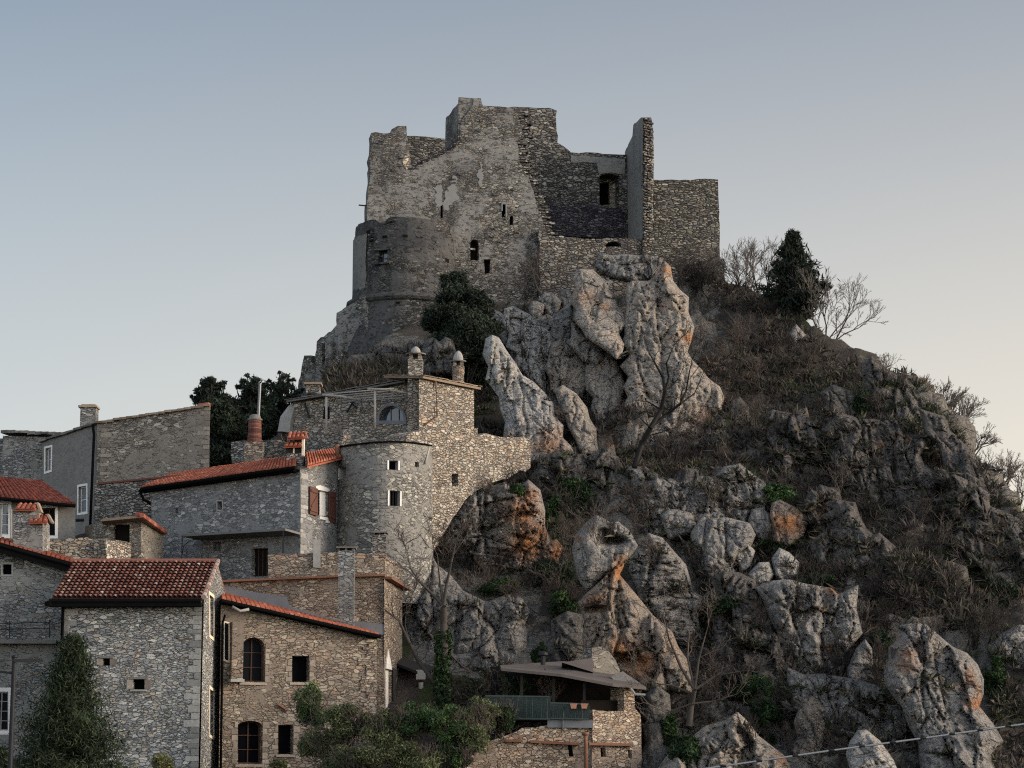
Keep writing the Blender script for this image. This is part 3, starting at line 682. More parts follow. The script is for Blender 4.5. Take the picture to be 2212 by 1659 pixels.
crag([(690, 850), (705, 815), (740, 798), (800, 792), (850, 786), (905, 796), (925, 835), (860, 850), (760, 860), (690, 870)], 'rock_dark', 'dark rock footing under the round tower', 'rock_ledge', 0, Yb=149, Yt=155.5, bulge=1.3, seed=22, group=RK, stretch=(1, 1, 1))
crag([(1012, 1062), (1042, 1032), (1066, 1050), (1090, 1040), (1118, 1058), (1141, 1035), (1167, 1058), (1181, 1102), (1189, 1164), (1202, 1160), (1218, 1177), (1202, 1217), (1165, 1238), (1117, 1235), (1060, 1225), (985, 1200), (940, 1170), (950, 1120), (985, 1090)], 'rock_grey', 'broad rock face stained rusty orange below the rubble wall', 'cliff_block', 3.2, bulge=2.4, seed=23, stain=[(1125, 1110, 40, .9), (1150, 1170, 55, 1.), (1190, 1190, 40, 1.), (1140, 1075, 25, .7)], group=RK, stretch=(1, 1, 1))
crag([(1243, 1155), (1258, 1139), (1271, 1123), (1287, 1112), (1322, 1129), (1335, 1126), (1362, 1147), (1378, 1179), (1363, 1203), (1338, 1225), (1301, 1249), (1270, 1280), (1253, 1260), (1243, 1222)], 'rock_grey', 'bulky grey boulder with a hollow, balanced on a thin rock neck', 'balanced_boulder', 0, Yb=121.5, Yt=124, bulge=2.4, seed=24, stain=[(1345, 1215, 18, .8), (1250, 1165, 10, .6)], group=RK, rough_=.65, hollow=[(1322, 1168, 30, 1.9), (1305, 1150, 16, .9)], rnd_edge=.2)
crag([(1311, 1236), (1330, 1222), (1351, 1207), (1346, 1228), (1337, 1242), (1373, 1283), (1413, 1329), (1450, 1365), (1490, 1430), (1500, 1500), (1400, 1500), (1330, 1440), (1262, 1405), (1262, 1345), (1248, 1302), (1268, 1280), (1300, 1250)], 'rock_orange', 'pale ridge of rock forming the thin neck under the balanced boulder', 'rock_neck', 0, Yb=117.5, Yt=122.5, bulge=2.2, seed=25, stain=[(1335, 1235, 28, 1.), (1290, 1300, 22, .7), (1375, 1430, 40, 1.), (1340, 1400, 25, .8)], group=RK, rough_=.9, hollow=[(1285, 1315, 22, 1.2), (1360, 1425, 34, 2.)], rnd_edge=.2)
crag([(1366, 1190), (1401, 1150), (1431, 1162), (1461, 1191), (1489, 1251), (1526, 1293), (1511, 1320), (1500, 1390), (1461, 1378), (1411, 1320), (1373, 1276), (1361, 1231)], 'rock_grey', 'ribbed grey-brown rock just behind the balanced boulder', 'cliff_block', 1.2, bulge=2.2, seed=26, group=RK, stretch=(.55, 1, 1.6))
crag([(870, 1210), (900, 1188), (930, 1195), (975, 1240), (1000, 1275), (1050, 1300), (1095, 1283), (1130, 1292), (1150, 1380), (1156, 1480), (1090, 1470), (980, 1500), (900, 1470), (872, 1380)], 'rock_grey', 'tall grey cliff face behind the ivy-clad bare tree', 'cliff_block', 2.4, Yb=125, Yt=131.5, bulge=1.8, seed=28, group=RK)
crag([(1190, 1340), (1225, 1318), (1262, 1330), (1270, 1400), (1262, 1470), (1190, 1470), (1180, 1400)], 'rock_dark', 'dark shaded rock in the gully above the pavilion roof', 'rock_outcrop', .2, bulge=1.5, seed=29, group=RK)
crag([(1585, 1200), (1596, 1178), (1618, 1173), (1631, 1190), (1622, 1216), (1602, 1228)], 'rock_pale', 'lone pale boulder above a pair of larger ones on the slope', 'boulder', 1., bulge=1.2, seed=30, group=RK)
crag([(1615, 1237), (1638, 1214), (1662, 1213), (1672, 1240), (1655, 1260), (1622, 1254)], 'rock_pale', 'squat pale boulder, left one of the touching pair above the grey cliff', 'boulder', 1.3, bulge=1.3, seed=31, group=RK)
crag([(1665, 1205), (1683, 1182), (1705, 1192), (1725, 1215), (1721, 1240), (1690, 1248), (1670, 1235)], 'rock_pale', 'angular pale boulder, right one of the touching pair above the grey cliff', 'boulder', 1.3, bulge=1.3, seed=32, group=RK)
crag([(1630, 1270), (1667, 1255), (1742, 1260), (1795, 1270), (1812, 1285), (1851, 1263), (1853, 1316), (1863, 1365), (1832, 1398), (1820, 1440), (1787, 1445), (1720, 1425), (1690, 1375), (1656, 1323)], 'rock_grey', 'broad grey cliff block with a shelf of greenery along its top', 'cliff_block', 2.2, bulge=2.2, seed=33, stain=[(1800, 1275, 14, .9), (1790, 1400, 15, .6)], group=RK)
crag([(1830, 1440), (1850, 1400), (1868, 1380), (1880, 1400), (1885, 1450), (1860, 1480), (1835, 1475)], 'rock_grey', 'thin upright rock fin next to the broad grey cliff block', 'rock_fin', 1.2, bulge=1.2, seed=34, group=RK)
crag([(1911, 1481), (1922, 1425), (1945, 1352), (1975, 1345), (2001, 1350), (2030, 1375), (2057, 1398), (2090, 1410), (2114, 1436), (2124, 1500), (2114, 1526), (2148, 1563), (2163, 1595), (2150, 1659), (2130, 1720), (1985, 1720), (1967, 1570), (1945, 1530)], 'rock_grey', 'large domed grey rock with peach streaks low on the slope', 'rock_dome', 2.8, bulge=3., seed=35, stain=[(1965, 1410, 28, .7), (2105, 1520, 20, .8), (1960, 1440, 25, .5)], group=RK, rough_=.9)
crag([(1410, 1720), (1440, 1640), (1500, 1590), (1562, 1556), (1592, 1537), (1620, 1560), (1637, 1590), (1694, 1631), (1720, 1680), (1725, 1740)], 'rock_tan', 'fractured tan rock pile at the bottom under the ivy mound', 'rock_pile', 2.5, Yb=108, Yt=113, bulge=2.2, seed=36, stain=[(1690, 1640, 25, .7)], group=RK, rough_=1.2)
crag([(1815, 1690), (1838, 1600), (1853, 1578), (1872, 1576), (1900, 1600), (1932, 1642), (1950, 1700)], 'rock_pale', 'pale pyramid of rock behind the overhead cable', 'boulder', 1.8, Yb=107, Yt=110, bulge=1.6, seed=37, group=RK)
crag([(2135, 1410), (2160, 1370), (2200, 1350), (2240, 1352), (2260, 1420), (2200, 1440)], 'rock_grey', 'bluish grey rock half cut off by the frame edge', 'rock_outcrop', 1.4, bulge=1.5, seed=38, group=RK)
crag([(1712, 1560), (1730, 1510), (1760, 1500), (1798, 1535), (1796, 1590), (1775, 1640), (1722, 1640)], 'rock_orange', 'brownish pink rock between the ivy mound and the domed rock', 'rock_outcrop', 1.4, bulge=1.6, seed=39, group=RK)
crag([(1492, 1150), (1510, 1125), (1570, 1115), (1622, 1130), (1622, 1180), (1585, 1215), (1560, 1250), (1515, 1225)], 'rock_grey', 'grey-brown rock slab in the scrub above the balanced boulder', 'rock_slab', 1.3, bulge=1.7, seed=40, group=RK)
crag([(1667, 1086), (1685, 1078), (1720, 1095), (1747, 1120), (1735, 1150), (1705, 1168), (1668, 1160)], 'rock_orange', 'bright rust-orange rock scar high on the brushy slope', 'rock_scar', 1., bulge=1.1, seed=41, stain=[(1700, 1130, 34, .9)], group=RK)
crag([(1860, 790), (1885, 768), (1905, 790), (1952, 812), (1985, 850), (2000, 890), (1965, 930), (1910, 900), (1870, 850)], 'rock_brown', 'dark crest rock on the skyline of the ridge', 'rock_crest', .8, bulge=1.5, seed=42, group=RK)
crag([(1985, 880), (2040, 900), (2080, 955), (2112, 1000), (2140, 1060), (2175, 1120), (2120, 1110), (2060, 1020), (2000, 940)], 'rock_brown', 'long dark rock rib running down the skyline', 'rock_crest', .8, bulge=1.4, seed=43, group=RK)
crag([(2112, 1004), (2127, 1000), (2145, 1012), (2180, 1050), (2200, 1085), (2190, 1110), (2150, 1070)], 'rock_brown', 'small dark rock tooth at the lower end of the skyline', 'rock_crest', 0, Yb=150, Yt=152, bulge=1.3, seed=44, group=RK)
crag([(1700, 720), (1720, 700), (1745, 725), (1730, 760), (1705, 745)], 'rock_grey', 'grey rock flake beneath the tall ridge conifer', 'boulder', .7, bulge=.9, seed=45, group=RK)
crag([(1770, 850), (1800, 830), (1840, 845), (1850, 890), (1820, 920), (1780, 900)], 'rock_brown', 'dark rock lump in the brush under the ridge', 'rock_outcrop', .9, bulge=1.2, seed=46, group=RK)
crag([(1845, 1170), (1900, 1150), (1935, 1180), (1930, 1230), (1880, 1250), (1850, 1220)], 'rock_brown', 'low dark outcrop in the middle of the brushy slope', 'rock_outcrop', .9, bulge=1.2, seed=47, group=RK)
crag([(2090, 1130), (2130, 1090), (2185, 1110), (2230, 1150), (2240, 1200), (2170, 1190), (2110, 1170)], 'rock_brown', 'brown rock band under the lower skyline near the frame edge', 'rock_outcrop', .8, bulge=1.3, seed=48, group=RK)
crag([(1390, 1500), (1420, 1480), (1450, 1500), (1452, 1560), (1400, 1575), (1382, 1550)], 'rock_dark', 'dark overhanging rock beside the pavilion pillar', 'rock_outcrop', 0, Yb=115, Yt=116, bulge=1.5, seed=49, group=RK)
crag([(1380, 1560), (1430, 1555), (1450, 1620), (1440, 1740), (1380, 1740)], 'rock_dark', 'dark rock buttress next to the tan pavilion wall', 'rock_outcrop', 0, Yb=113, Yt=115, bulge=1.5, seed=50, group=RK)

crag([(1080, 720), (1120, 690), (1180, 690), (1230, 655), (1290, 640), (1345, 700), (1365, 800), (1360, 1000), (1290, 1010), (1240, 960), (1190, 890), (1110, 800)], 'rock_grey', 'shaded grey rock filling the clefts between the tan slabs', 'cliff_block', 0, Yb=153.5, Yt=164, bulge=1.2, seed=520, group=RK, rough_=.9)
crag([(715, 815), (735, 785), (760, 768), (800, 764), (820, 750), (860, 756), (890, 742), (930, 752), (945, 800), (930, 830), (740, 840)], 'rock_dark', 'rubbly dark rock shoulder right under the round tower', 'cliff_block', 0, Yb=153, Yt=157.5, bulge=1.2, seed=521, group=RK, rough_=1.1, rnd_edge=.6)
for i, (poly, m, lb) in enumerate((
    ([(1345, 1010), (1430, 1030), (1540, 1030), (1600, 1000), (1665, 1070), (1650, 1130), (1560, 1130), (1490, 1140), (1420, 1150), (1370, 1120)], 'rock_grey', 'broken grey bedrock below the biggest rock pillar'),
    ([(1530, 1240), (1600, 1235), (1640, 1280), (1665, 1340), (1720, 1435), (1700, 1500), (1620, 1480), (1540, 1410), (1510, 1320)], 'rock_brown', 'dark brushy bedrock left of the broad grey cliff block'),
    ([(1700, 1440), (1780, 1455), (1850, 1470), (1920, 1490), (1965, 1570), (1985, 1660), (1900, 1600), (1800, 1600), (1720, 1530)], 'rock_grey', 'grey bedrock strip between the broad cliff block and the domed rock'),
    ([(1780, 880), (1900, 905), (1990, 940), (2035, 1040), (1990, 1110), (1890, 1080), (1800, 1000)], 'rock_brown', 'dark craggy bedrock below the crest rock'),
    ([(2030, 1010), (2110, 1050), (2190, 1130), (2260, 1240), (2180, 1270), (2080, 1190)], 'rock_brown', 'dark craggy bedrock under the rock rib near the frame edge'),
    ([(1640, 900), (1740, 880), (1790, 950), (1780, 1040), (1690, 1050), (1650, 980)], 'rock_brown', 'dark craggy bedrock under the ridge conifer'),
    ([(1750, 1060), (1850, 1085), (1900, 1165), (1850, 1245), (1770, 1210)], 'rock_brown', 'dark craggy bedrock right of the rust-orange scar'),
    ([(1180, 1000), (1255, 985), (1330, 960), (1350, 1030), (1335, 1090), (1270, 1110), (1215, 1080)], 'rock_brown', 'dark bedrock in the gully below the pointed slab'),
    ([(1930, 1200), (2040, 1220), (2120, 1290), (2100, 1370), (2000, 1330), (1930, 1270)], 'rock_brown', 'dark bedrock above the domed rock'),
    ([(1540, 1130), (1600, 1150), (1600, 1240), (1540, 1250), (1505, 1220)], 'rock_grey', 'grey bedrock between the ribbed rock and the pale boulders'))):
    crag(poly, m, lb, 'bedrock', .5, bulge=1.1, seed=500 + i, group=RK, rough_=1.25, rnd_edge=.6)

_ra = random.Random(9)
def lump(u, v, w, h, seed, mat, label, group):
    n = 9; r = random.Random(seed); poly = []
    for i in range(n):
        t = 2 * math.pi * i / n + r.uniform(-.2, .2); k = r.uniform(.72, 1.12); poly.append((u + math.cos(t) * w * k + .35 * h * math.sin(t) * -1 * .4, v - math.sin(t) * h * k))
    crag(poly, mat, label, 'rock_lump', .7, bulge=1.3, seed=seed, group=group)
for i, (u, v, w, h, m) in enumerate(((1425, 1075, 60, 55, 'rock_grey'), (1500, 1060, 46, 50, 'rock_brown'), (1565, 1040, 40, 46, 'rock_brown'), (1460, 1125, 40, 32, 'rock_grey'), (1640, 1000, 40, 36, 'rock_brown'), (1720, 960, 46, 34, 'rock_brown'), (1640, 1130, 30, 34, 'rock_grey'), (1790, 1080, 36, 40, 'rock_brown'), (1900, 1010, 40, 36, 'rock_brown'), (1980, 1080, 46, 40, 'rock_brown'), (1600, 900, 30, 40, 'rock_brown'), (2060, 1240, 40, 34, 'rock_brown'), (1660, 1480, 34, 40, 'rock_brown'), (1800, 1530, 26, 40, 'rock_grey'), (1560, 1420, 34, 44, 'rock_brown'), (1340, 1060, 40, 46, 'rock_brown'))):
    lump(u, v, w, h, 300 + i, m, 'weathered rock lump half buried in the dead brush of the slope', 'rock lumps in the brush')
for i, (u, v, w, h) in enumerate(((1190, 655, 26, 26), (1160, 668, 20, 18), (1220, 640, 16, 22), (1080, 690, 18, 20))):
    lump(u, v, w, h, 330 + i, 'rock_grey', 'small grey boulder at the foot of the castle wall beside the tall rounded slab', 'boulders at the wall foot')

# ------------------------------------------------------------------ the ruined castle
rn = random.Random(5)
cs = thing('castle_ruin', 'roofless grey stone castle ruin with a round tower crowning the crag', 'castle', P(1080, 640, 174))
w1 = Plane((795, 172.5), (1190, 175), 450)
o1 = [(793, 474), (797, 400), (802, 287), (845, 287), (846, 279), (859, 272), (878, 272), (879, 294), (884, 330), (886, 366), (910, 348), (973, 320), (994, 301), (996, 262), (1008, 246), (1022, 226), (1023, 212), (1038, 212), (1043, 228), (1080, 230), (1111, 230), (1125, 232), (1122, 262), (1128, 290), (1118, 310), (1120, 345), (1139, 380), (1155, 427), (1165, 460), (1176, 490), (1183, 510), (1192, 560), (1218, 640), (1212, 700), (1040, 730), (960, 730), (960, 640), (793, 640)]
holes = [w1.pts(arch(1016, 517, 1034, 562, 8)), w1.pts(arch(1101, 466, 1109, 486, 4)), w1.pts(arch(1084, 442, 1093, 470, 4)), w1.pts([(951, 438), (956, 437), (957, 470), (952, 472)]), w1.pts([(1045, 560), (1060, 560), (1058, 590), (1048, 592)])]
mb = MB(); panel(mb, w1, rough(w1.pts(o1), .45, .09, rn), holes, thick=1.7)
for _ in range(95):
    u, v = rn.uniform(805, 1180), rn.uniform(245, 640)
    s_, z_ = w1.px(u, v)
    ins = in_poly(np.array([u - 6., u + 6.]), np.array([v - 4., v + 4.]), o1).all()
    if not ins or (u < 985 and v > 460): continue
    mb.box(w1.at(s_, z_, .0), w1.e * rn.uniform(.08, .22), w1.n * rn.uniform(.05, .13), Vector((0, 0, rn.uniform(.05, .11))), rn.random())
kw = mb.build('keep_wall', M['stone_keep'], cs)
for i, h in enumerate(holes): window(cs, w1, h, 'dark', depth=.7 if i != 3 else .4, glass=M['void_brown'], name='window' if i else 'doorway')
mb = MB()                                                     # surviving render and quoins round the slits
for (a, b, c, d) in ((1083, 440, 1085.5, 456), (1092, 440, 1094.5, 476), (1084, 438.5, 1094, 441.5)): panel(mb, w1, w1.pts(rect(a, b, c, d)), (), .1, off=.09)
mb.build('slit_surround', M['plaster_pale'], cs)
mb = MB()
for pts in ([(941, 404), (945, 400), (954, 400), (958, 412), (956, 430), (955, 443), (946, 447), (940, 446), (939, 432)], [(961, 420), (972, 393), (985, 380), (983, 400), (989, 412), (990, 432), (976, 442), (967, 455), (958, 446)], [(1032, 368), (1036, 352), (1041, 362), (1045, 385), (1043, 402), (1034, 398)]):
    mb = MB(); panel(mb, w1, rough(w1.pts(pts), .16, .2, rn), (), .06, off=.03); mb.build('render_patch', M['plaster_pale'], cs)
rt = Plane((1023, 174.05), (990, 180), 260)                   # return of the upper keep
o = [(1023, 212), (1022, 226), (1010, 238), (1004, 248), (995, 256), (994, 268), (993, 330), (1023, 330)]
mb = MB(); panel(mb, rt, rough(rt.pts(o), .5, .06, rn, skip=(7, 6)), (), thick=-1.2); mb.build('keep_return_wall', M['stone_keep'], cs)
bw = Plane((860, 187), (1010, 188.5), 330)
mb = MB(); panel(mb, bw, rough(bw.pts([(850, 292), (880, 293.5), (994, 301), (1030, 303), (1030, 420), (850, 420)]), .5, .05, rn), (), thick=1.2); mb.build('rear_wall', M['stone_right_wall'], cs)
mb = MB()                                                     # brick jamb in the breach, its sunlight painted on as brighter stone
jp = w1.shifted(.05); panel(mb, jp, rough(jp.pts([(869, 345), (876, 332), (884, 330), (886, 364), (879, 366), (871, 357)]), .2, .04, rn), (), .15); mb.build('breach_jamb', M['stone_bright'], cs)
mb = MB(); dg_ = [(886, 366), (910, 348), (940, 335), (973, 320), (994, 301)]     # dark broken lip along the breach
for i in range(4):
    a, b = w1.px(*dg_[i]), w1.px(*dg_[i + 1])
    for j in range(7):
        t = (j + .5) / 7; mb.box(w1.at(a[0] + (b[0] - a[0]) * t, a[1] + (b[1] - a[1]) * t + rn.uniform(-.12, .06), -.2), w1.e * rn.uniform(.1, .22), w1.n * .3, Vector((0, 0, rn.uniform(.06, .13))), rn.random())
mb.build('breach_lip', M['stone_soot'], cs)

f2 = Plane((1115, 180.4), (1352, 182), 420)
o2 = [(1100, 232), (1125, 231), (1157, 233), (1188, 233), (1203, 239), (1204, 308), (1216, 315), (1228, 324), (1233, 329), (1291, 330), (1320, 333), (1356, 334), (1356, 560), (1100, 560)]
nh = f2.pts([(1294.6, 442), (1294.6, 381), (1301, 377.5), (1312, 375.5), (1324, 376.5), (1338, 381), (1338, 455)])
mb = MB(); panel(mb, f2, rough(f2.pts(o2), .5, .1, rn), [nh], thick=1.5); mb.build('ruined_room_wall', M['stone_ruin'], cs)
ni = MB(); nb = f2.shifted(-1.45); panel(ni, nb, nb.pts([(1290, 372), (1345, 372), (1345, 460), (1290, 460)]), [nb.pts([(1295, 396), (1316, 394), (1317, 442), (1295, 444)])], .5); nio = ni.build('window_niche', M['render_brown'], cs)
window(cs, nb, nb.pts([(1295, 396), (1316, 394), (1317, 442), (1295, 444)]), 'dark', depth=.45)
mb = MB(); panel(mb, f2, rough(f2.pts([(1233, 336), (1262, 336), (1290, 339), (1349, 343), (1349, 376), (1338, 376), (1322, 373), (1305, 374), (1294, 378), (1288, 352), (1233, 351)]), .4, .05, rn), (), .06, off=.05); mb.build('render_patch', M['render_inner'], cs)
mb = MB(); panel(mb, f2, rough(f2.pts([(1182, 441), (1230, 441), (1285, 437), (1300, 448), (1349, 452), (1349, 515), (1182, 515)]), .4, .06, rn), (), .16, off=.13); mb.build('soot_stained_course', M['stone_soot'], cs)
# broken end of the keep wall: ragged coursed stones stepping back
mb = MB(); edge = [(1125, 236), (1124, 262), (1130, 290), (1120, 312), (1122, 345), (1141, 380), (1157, 427), (1167, 460), (1178, 490), (1186, 512)]
for i in range(len(edge) - 1):
    a, b = w1.px(*edge[i]), w1.px(*edge[i + 1]); k = max(2, int(abs(a[1] - b[1]) / .2))
    for j in range(k):
        t = (j + .5) / k; s_, z_ = a[0] + (b[0] - a[0]) * t, a[1] + (b[1] - a[1]) * t
        for q in range(3):
            dpt = q * .6 + .3; ln = rn.uniform(.15, .65)
            mb.box(w1.at(s_ + ln * .4, z_ + rn.uniform(-.03, .03), -dpt), w1.e * ln, w1.n * .27, Vector((0, 0, rn.uniform(.07, .1))), rn.random())
mb.build('broken_wall_end', M['stone_ruin'], cs)

sp_ = Plane((1388.4, 176.5), (1350, 183), 400)
osp = [(1388.4, 253.7), (1384.7, 253.7), (1368, 270), (1366, 294), (1361, 304), (1349.7, 329), (1349, 420), (1349, 540), (1388, 560)]
mb = MB(); panel(mb, sp_, rough(sp_.pts(osp), .5, .07, rn, skip=(7, 8)), (), 0); spv = mb.build('spur_wall', M['render_inner'], cs)
es = Plane((1388, 176.5), (1412, 177.1), 400)
oe = [(1388.4, 253.7), (1406.5, 253.7), (1409, 270), (1411, 284), (1412.5, 330), (1412, 389), (1411, 430), (1412, 500), (1413, 600), (1388.4, 600)]
mb = MB(); panel(mb, es, rough(es.pts(oe), .28, .05, rn, skip=(9,)), (), 0)
pe = [es.at(*es.px(u, v)) for u, v in ((1388.4, 253.7), (1406.5, 253.7), (1412, 389), (1413, 600))]; bk = [p - sp_.e * -6.4 for p in pe]
bk[0].z -= 3; bk[1].z -= 3; bk[2].z -= 1
mb.add(pe + bk, [(0, 1, 5, 4), (1, 2, 6, 5), (2, 3, 7, 6)])
for i in range(46):                                           # bonding stones left sticking out
    v = 258 + i * 6; s_, z_ = es.px(1389 + rn.uniform(1, 4), v)
    for q in range(3): mb.box(es.at(s_ + q * .27 + rn.uniform(-.05, .1), z_ + rn.uniform(-.05, .05), .04), es.e * rn.uniform(.09, .17), es.n * rn.uniform(.07, .17), Vector((0, 0, rn.uniform(.05, .1))), rn.random())
mb.build('spur_wall_end', M['stone_ruin'], cs)

rw = Plane((1405, 178.6), (1556, 180.2), 470)
orw = [(1400, 389), (1480, 388), (1551, 387.4), (1553, 470), (1554.6, 558.7), (1565, 559), (1566, 640), (1480, 660), (1400, 640)]
mb = MB(); panel(mb, rw, rough(rw.pts(orw), .5, .07, rn), (), 1.4); mb.build('outer_right_wall', M['stone_right_wall'], cs)
mb = MB(); ex = rw.pts([(1551, 388)])[0]; a = rw.at(*ex); b = rw.at(*rw.px(1556, 600)); dv = -rw.n * 12
mb.add([a, b, b + dv, a + dv, a - rw.e * 1.2, b - rw.e * 1.2, b + dv - rw.e * 1.2, a + dv - rw.e * 1.2], [(0, 1, 2, 3), (4, 7, 6, 5), (0, 3, 7, 4), (2, 6, 7, 3)]); mb.build('outer_side_wall', M['stone_right_wall'], cs)

f3 = Plane((1160, 174.2), (1345, 176.2), 560)                 # low wall and ledge below the ruined room
o3 = [(1165, 500), (1185, 514), (1240, 522), (1275, 529), (1300, 532), (1345, 530), (1420, 528), (1425, 600), (1345, 640), (1200, 700), (1165, 700)]
ho = f3.pts(arch(1308, 521.5, 1342, 533, 9)); o3b = [(1165, 497), (1185, 509), (1240, 512), (1275, 516), (1300, 516), (1345, 515), (1420, 520), (1425, 600), (1345, 640), (1200, 700), (1165, 700)]
mb = MB(); panel(mb, f3, rough(f3.pts(o3b), .5, .1, rn), [ho], 1.3); mb.build('lower_wall', M['stone_ruin'], cs); window(cs, f3, ho, 'dark', depth=.9)
mb = MB(); a = [f3.at(*f3.px(u, v), -.2) for u, v in ((1160, 506), (1420, 518))]; b = [p + Vector((.6, 6.5, .9)) for p in a]; mb.add([a[0], a[1], b[1], b[0]], [(0, 1, 2, 3)]); mb.build('room_floor', M['hill_ground'], cs)

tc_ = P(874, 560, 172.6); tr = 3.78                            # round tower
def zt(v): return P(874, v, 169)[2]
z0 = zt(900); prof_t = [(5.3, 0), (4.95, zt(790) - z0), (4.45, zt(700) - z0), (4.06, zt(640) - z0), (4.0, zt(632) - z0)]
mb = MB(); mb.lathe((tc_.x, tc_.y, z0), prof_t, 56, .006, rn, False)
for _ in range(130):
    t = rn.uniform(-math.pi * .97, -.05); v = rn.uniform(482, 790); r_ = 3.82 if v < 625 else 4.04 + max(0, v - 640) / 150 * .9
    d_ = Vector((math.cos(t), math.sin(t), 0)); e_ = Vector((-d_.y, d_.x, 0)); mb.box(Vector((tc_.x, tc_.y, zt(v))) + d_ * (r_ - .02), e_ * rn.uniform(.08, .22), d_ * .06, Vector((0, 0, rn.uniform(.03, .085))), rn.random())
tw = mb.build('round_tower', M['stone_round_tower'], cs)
# upper drum as curved grid so that the window is a real opening
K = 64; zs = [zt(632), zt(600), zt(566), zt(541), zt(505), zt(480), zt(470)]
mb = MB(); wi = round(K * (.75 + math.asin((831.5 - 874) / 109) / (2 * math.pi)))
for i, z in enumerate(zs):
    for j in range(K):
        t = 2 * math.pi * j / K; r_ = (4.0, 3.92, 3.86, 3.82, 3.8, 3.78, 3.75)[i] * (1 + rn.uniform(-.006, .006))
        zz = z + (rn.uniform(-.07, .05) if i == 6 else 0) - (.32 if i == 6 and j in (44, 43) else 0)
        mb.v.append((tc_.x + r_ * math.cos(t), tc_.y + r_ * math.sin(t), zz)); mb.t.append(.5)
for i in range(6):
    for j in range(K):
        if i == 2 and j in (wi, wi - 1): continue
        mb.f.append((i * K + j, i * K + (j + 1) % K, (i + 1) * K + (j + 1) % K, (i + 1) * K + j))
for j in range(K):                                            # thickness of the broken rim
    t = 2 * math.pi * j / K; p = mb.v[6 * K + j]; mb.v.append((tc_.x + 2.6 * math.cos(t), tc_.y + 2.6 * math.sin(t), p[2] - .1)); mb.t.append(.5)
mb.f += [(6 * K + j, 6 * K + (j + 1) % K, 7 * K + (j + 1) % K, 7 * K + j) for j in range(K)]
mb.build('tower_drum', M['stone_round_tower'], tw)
mb = MB(); t0, t1 = 2 * math.pi * (wi - 1) / K, 2 * math.pi * (wi + 1) / K
q = []
for rr in (3.83, 3.35):
    for t in (t0, t1):
        for z in (zs[2], zs[3]): q.append(Vector((tc_.x + rr * math.cos(t), tc_.y + rr * math.sin(t), z)))
mb.add(q, [(0, 1, 5, 4), (2, 6, 7, 3), (0, 4, 6, 2), (1, 3, 7, 5)]); mb.build('window_reveal', M['stone_round_tower'], tw)
mb = MB(); mb.add([q[4], q[6], q[7], q[5]], [(0, 1, 2, 3)]); mb.build('window', M['glass_blue'], tw)
mb = MB(); d_ = Vector((math.cos((t0 + t1) / 2), math.sin((t0 + t1) / 2), 0)); e_ = Vector((-d_.y, d_.x, 0)); mb.box((q[0] + q[2]) / 2 + d_ * .05 - Vector((0, 0, .1)), e_ * .62, d_ * .2, Vector((0, 0, .08))); mb.build('window_sill', M['stone_round_tower'], tw); mb = MB(); mb.box((q[1] + q[3]) / 2 + d_ * .04 + Vector((0, 0, .09)), e_ * .7, d_ * .12, Vector((0, 0, .08))); mb.build('window_lintel', M['stone_round_tower'], tw)
mb = MB(); rows = [500, 530, 560, 590, 618]                    # patch of old pale render left on the drum
for i, v in enumerate(rows):
    for j in range(9):
        t = math.pi * (1.02 + .23 * j / 8 + (rn.uniform(-.012, .012) if j in (0, 8) else 0)); mb.v.append((tc_.x + 3.96 * math.cos(t), tc_.y + 3.96 * math.sin(t), zt(v) + rn.uniform(-.1, .1) * (i in (0, 4)))); mb.t.append(.5)
mb.f += [(i * 9 + j, i * 9 + j + 1, (i + 1) * 9 + j + 1, (i + 1) * 9 + j) for i in range(4) for j in range(8)]
mb.build('render_patch', M['render_tower'], tw)
mb = MB(); mb.lathe((tc_.x, tc_.y, zt(644)), [(4.02, -.3), (4.3, -.14), (4.44, .05), (4.4, .24), (4.15, .4), (3.98, .44)], 64, .004, rn, False); mb.build('string_course', M['stone_round_tower'], tw)
mb = MB()
for (u, v, w_, h_) in ((799, 495, .3, .18), (806, 516, .28, .16), (836, 511, .3, .14), (880, 511, .3, .14), (968, 552, .42, .24), (886, 588, .55, .2), (867, 660, .24, .3), (788, 770, .22, .16), (766, 778, .2, .2), (800, 498, .2, .2), (950, 590, .5, .14), (850, 480, .16, .1), (905, 700, .15, .1), (840, 690, .15, .12)):
    sx_ = (u - 874) / 109; sx_ = max(-.96, min(.96, sx_)); t = -math.pi / 2 + math.asin(sx_); r_ = 3.83 if v < 630 else 4.04 + (v - 640) / 150 * .9
    d_ = Vector((math.cos(t), math.sin(t), 0)); e_ = Vector((-d_.y, d_.x, 0)); mb = MB(); mb.box(Vector((tc_.x, tc_.y, zt(v))) + d_ * (r_ - .1), e_ * w_ / 1.6, d_ * .13, Vector((0, 0, h_ / 1.6))); mb.build('putlog_hole', M['void_brown'], tw)

ow = Plane((645, 174), (775, 169.5), 740)                     # crumbling outer wall beside the tower
oo = [(640, 860), (649, 812), (652, 790), (657, 768), (672, 767.6), (674, 784), (680, 786), (681, 765), (684, 738), (700, 727), (715, 716), (727, 702), (727, 676), (744, 665), (759, 657), (790, 640), (800, 860)]
hs = ow.pts([(701, 768), (707, 769), (706, 800), (701, 799)])
mb = MB(); panel(mb, ow, rough(ow.pts(oo), .4, .12, rn), [hs], 1.5); mb.build('outer_left_wall', M['stone_keep'], cs); window(cs, ow, hs, 'dark', depth=.8)
mb = MB()
for (a, b, t, w_) in ((690, 700, 745, .35), (712, 722, 740, .5), (738, 747, 720, .4)):
    s0, zz0 = ow.px(a, t); s1, zz1 = ow.px(b, 850); mb.box(ow.at((s0 + s1) / 2, (zz0 + zz1) / 2, w_ / 2 - .05), ow.e * abs(s1 - s0) / 2, ow.n * w_ / 2, Vector((0, 0, abs(zz0 - zz1) / 2)))
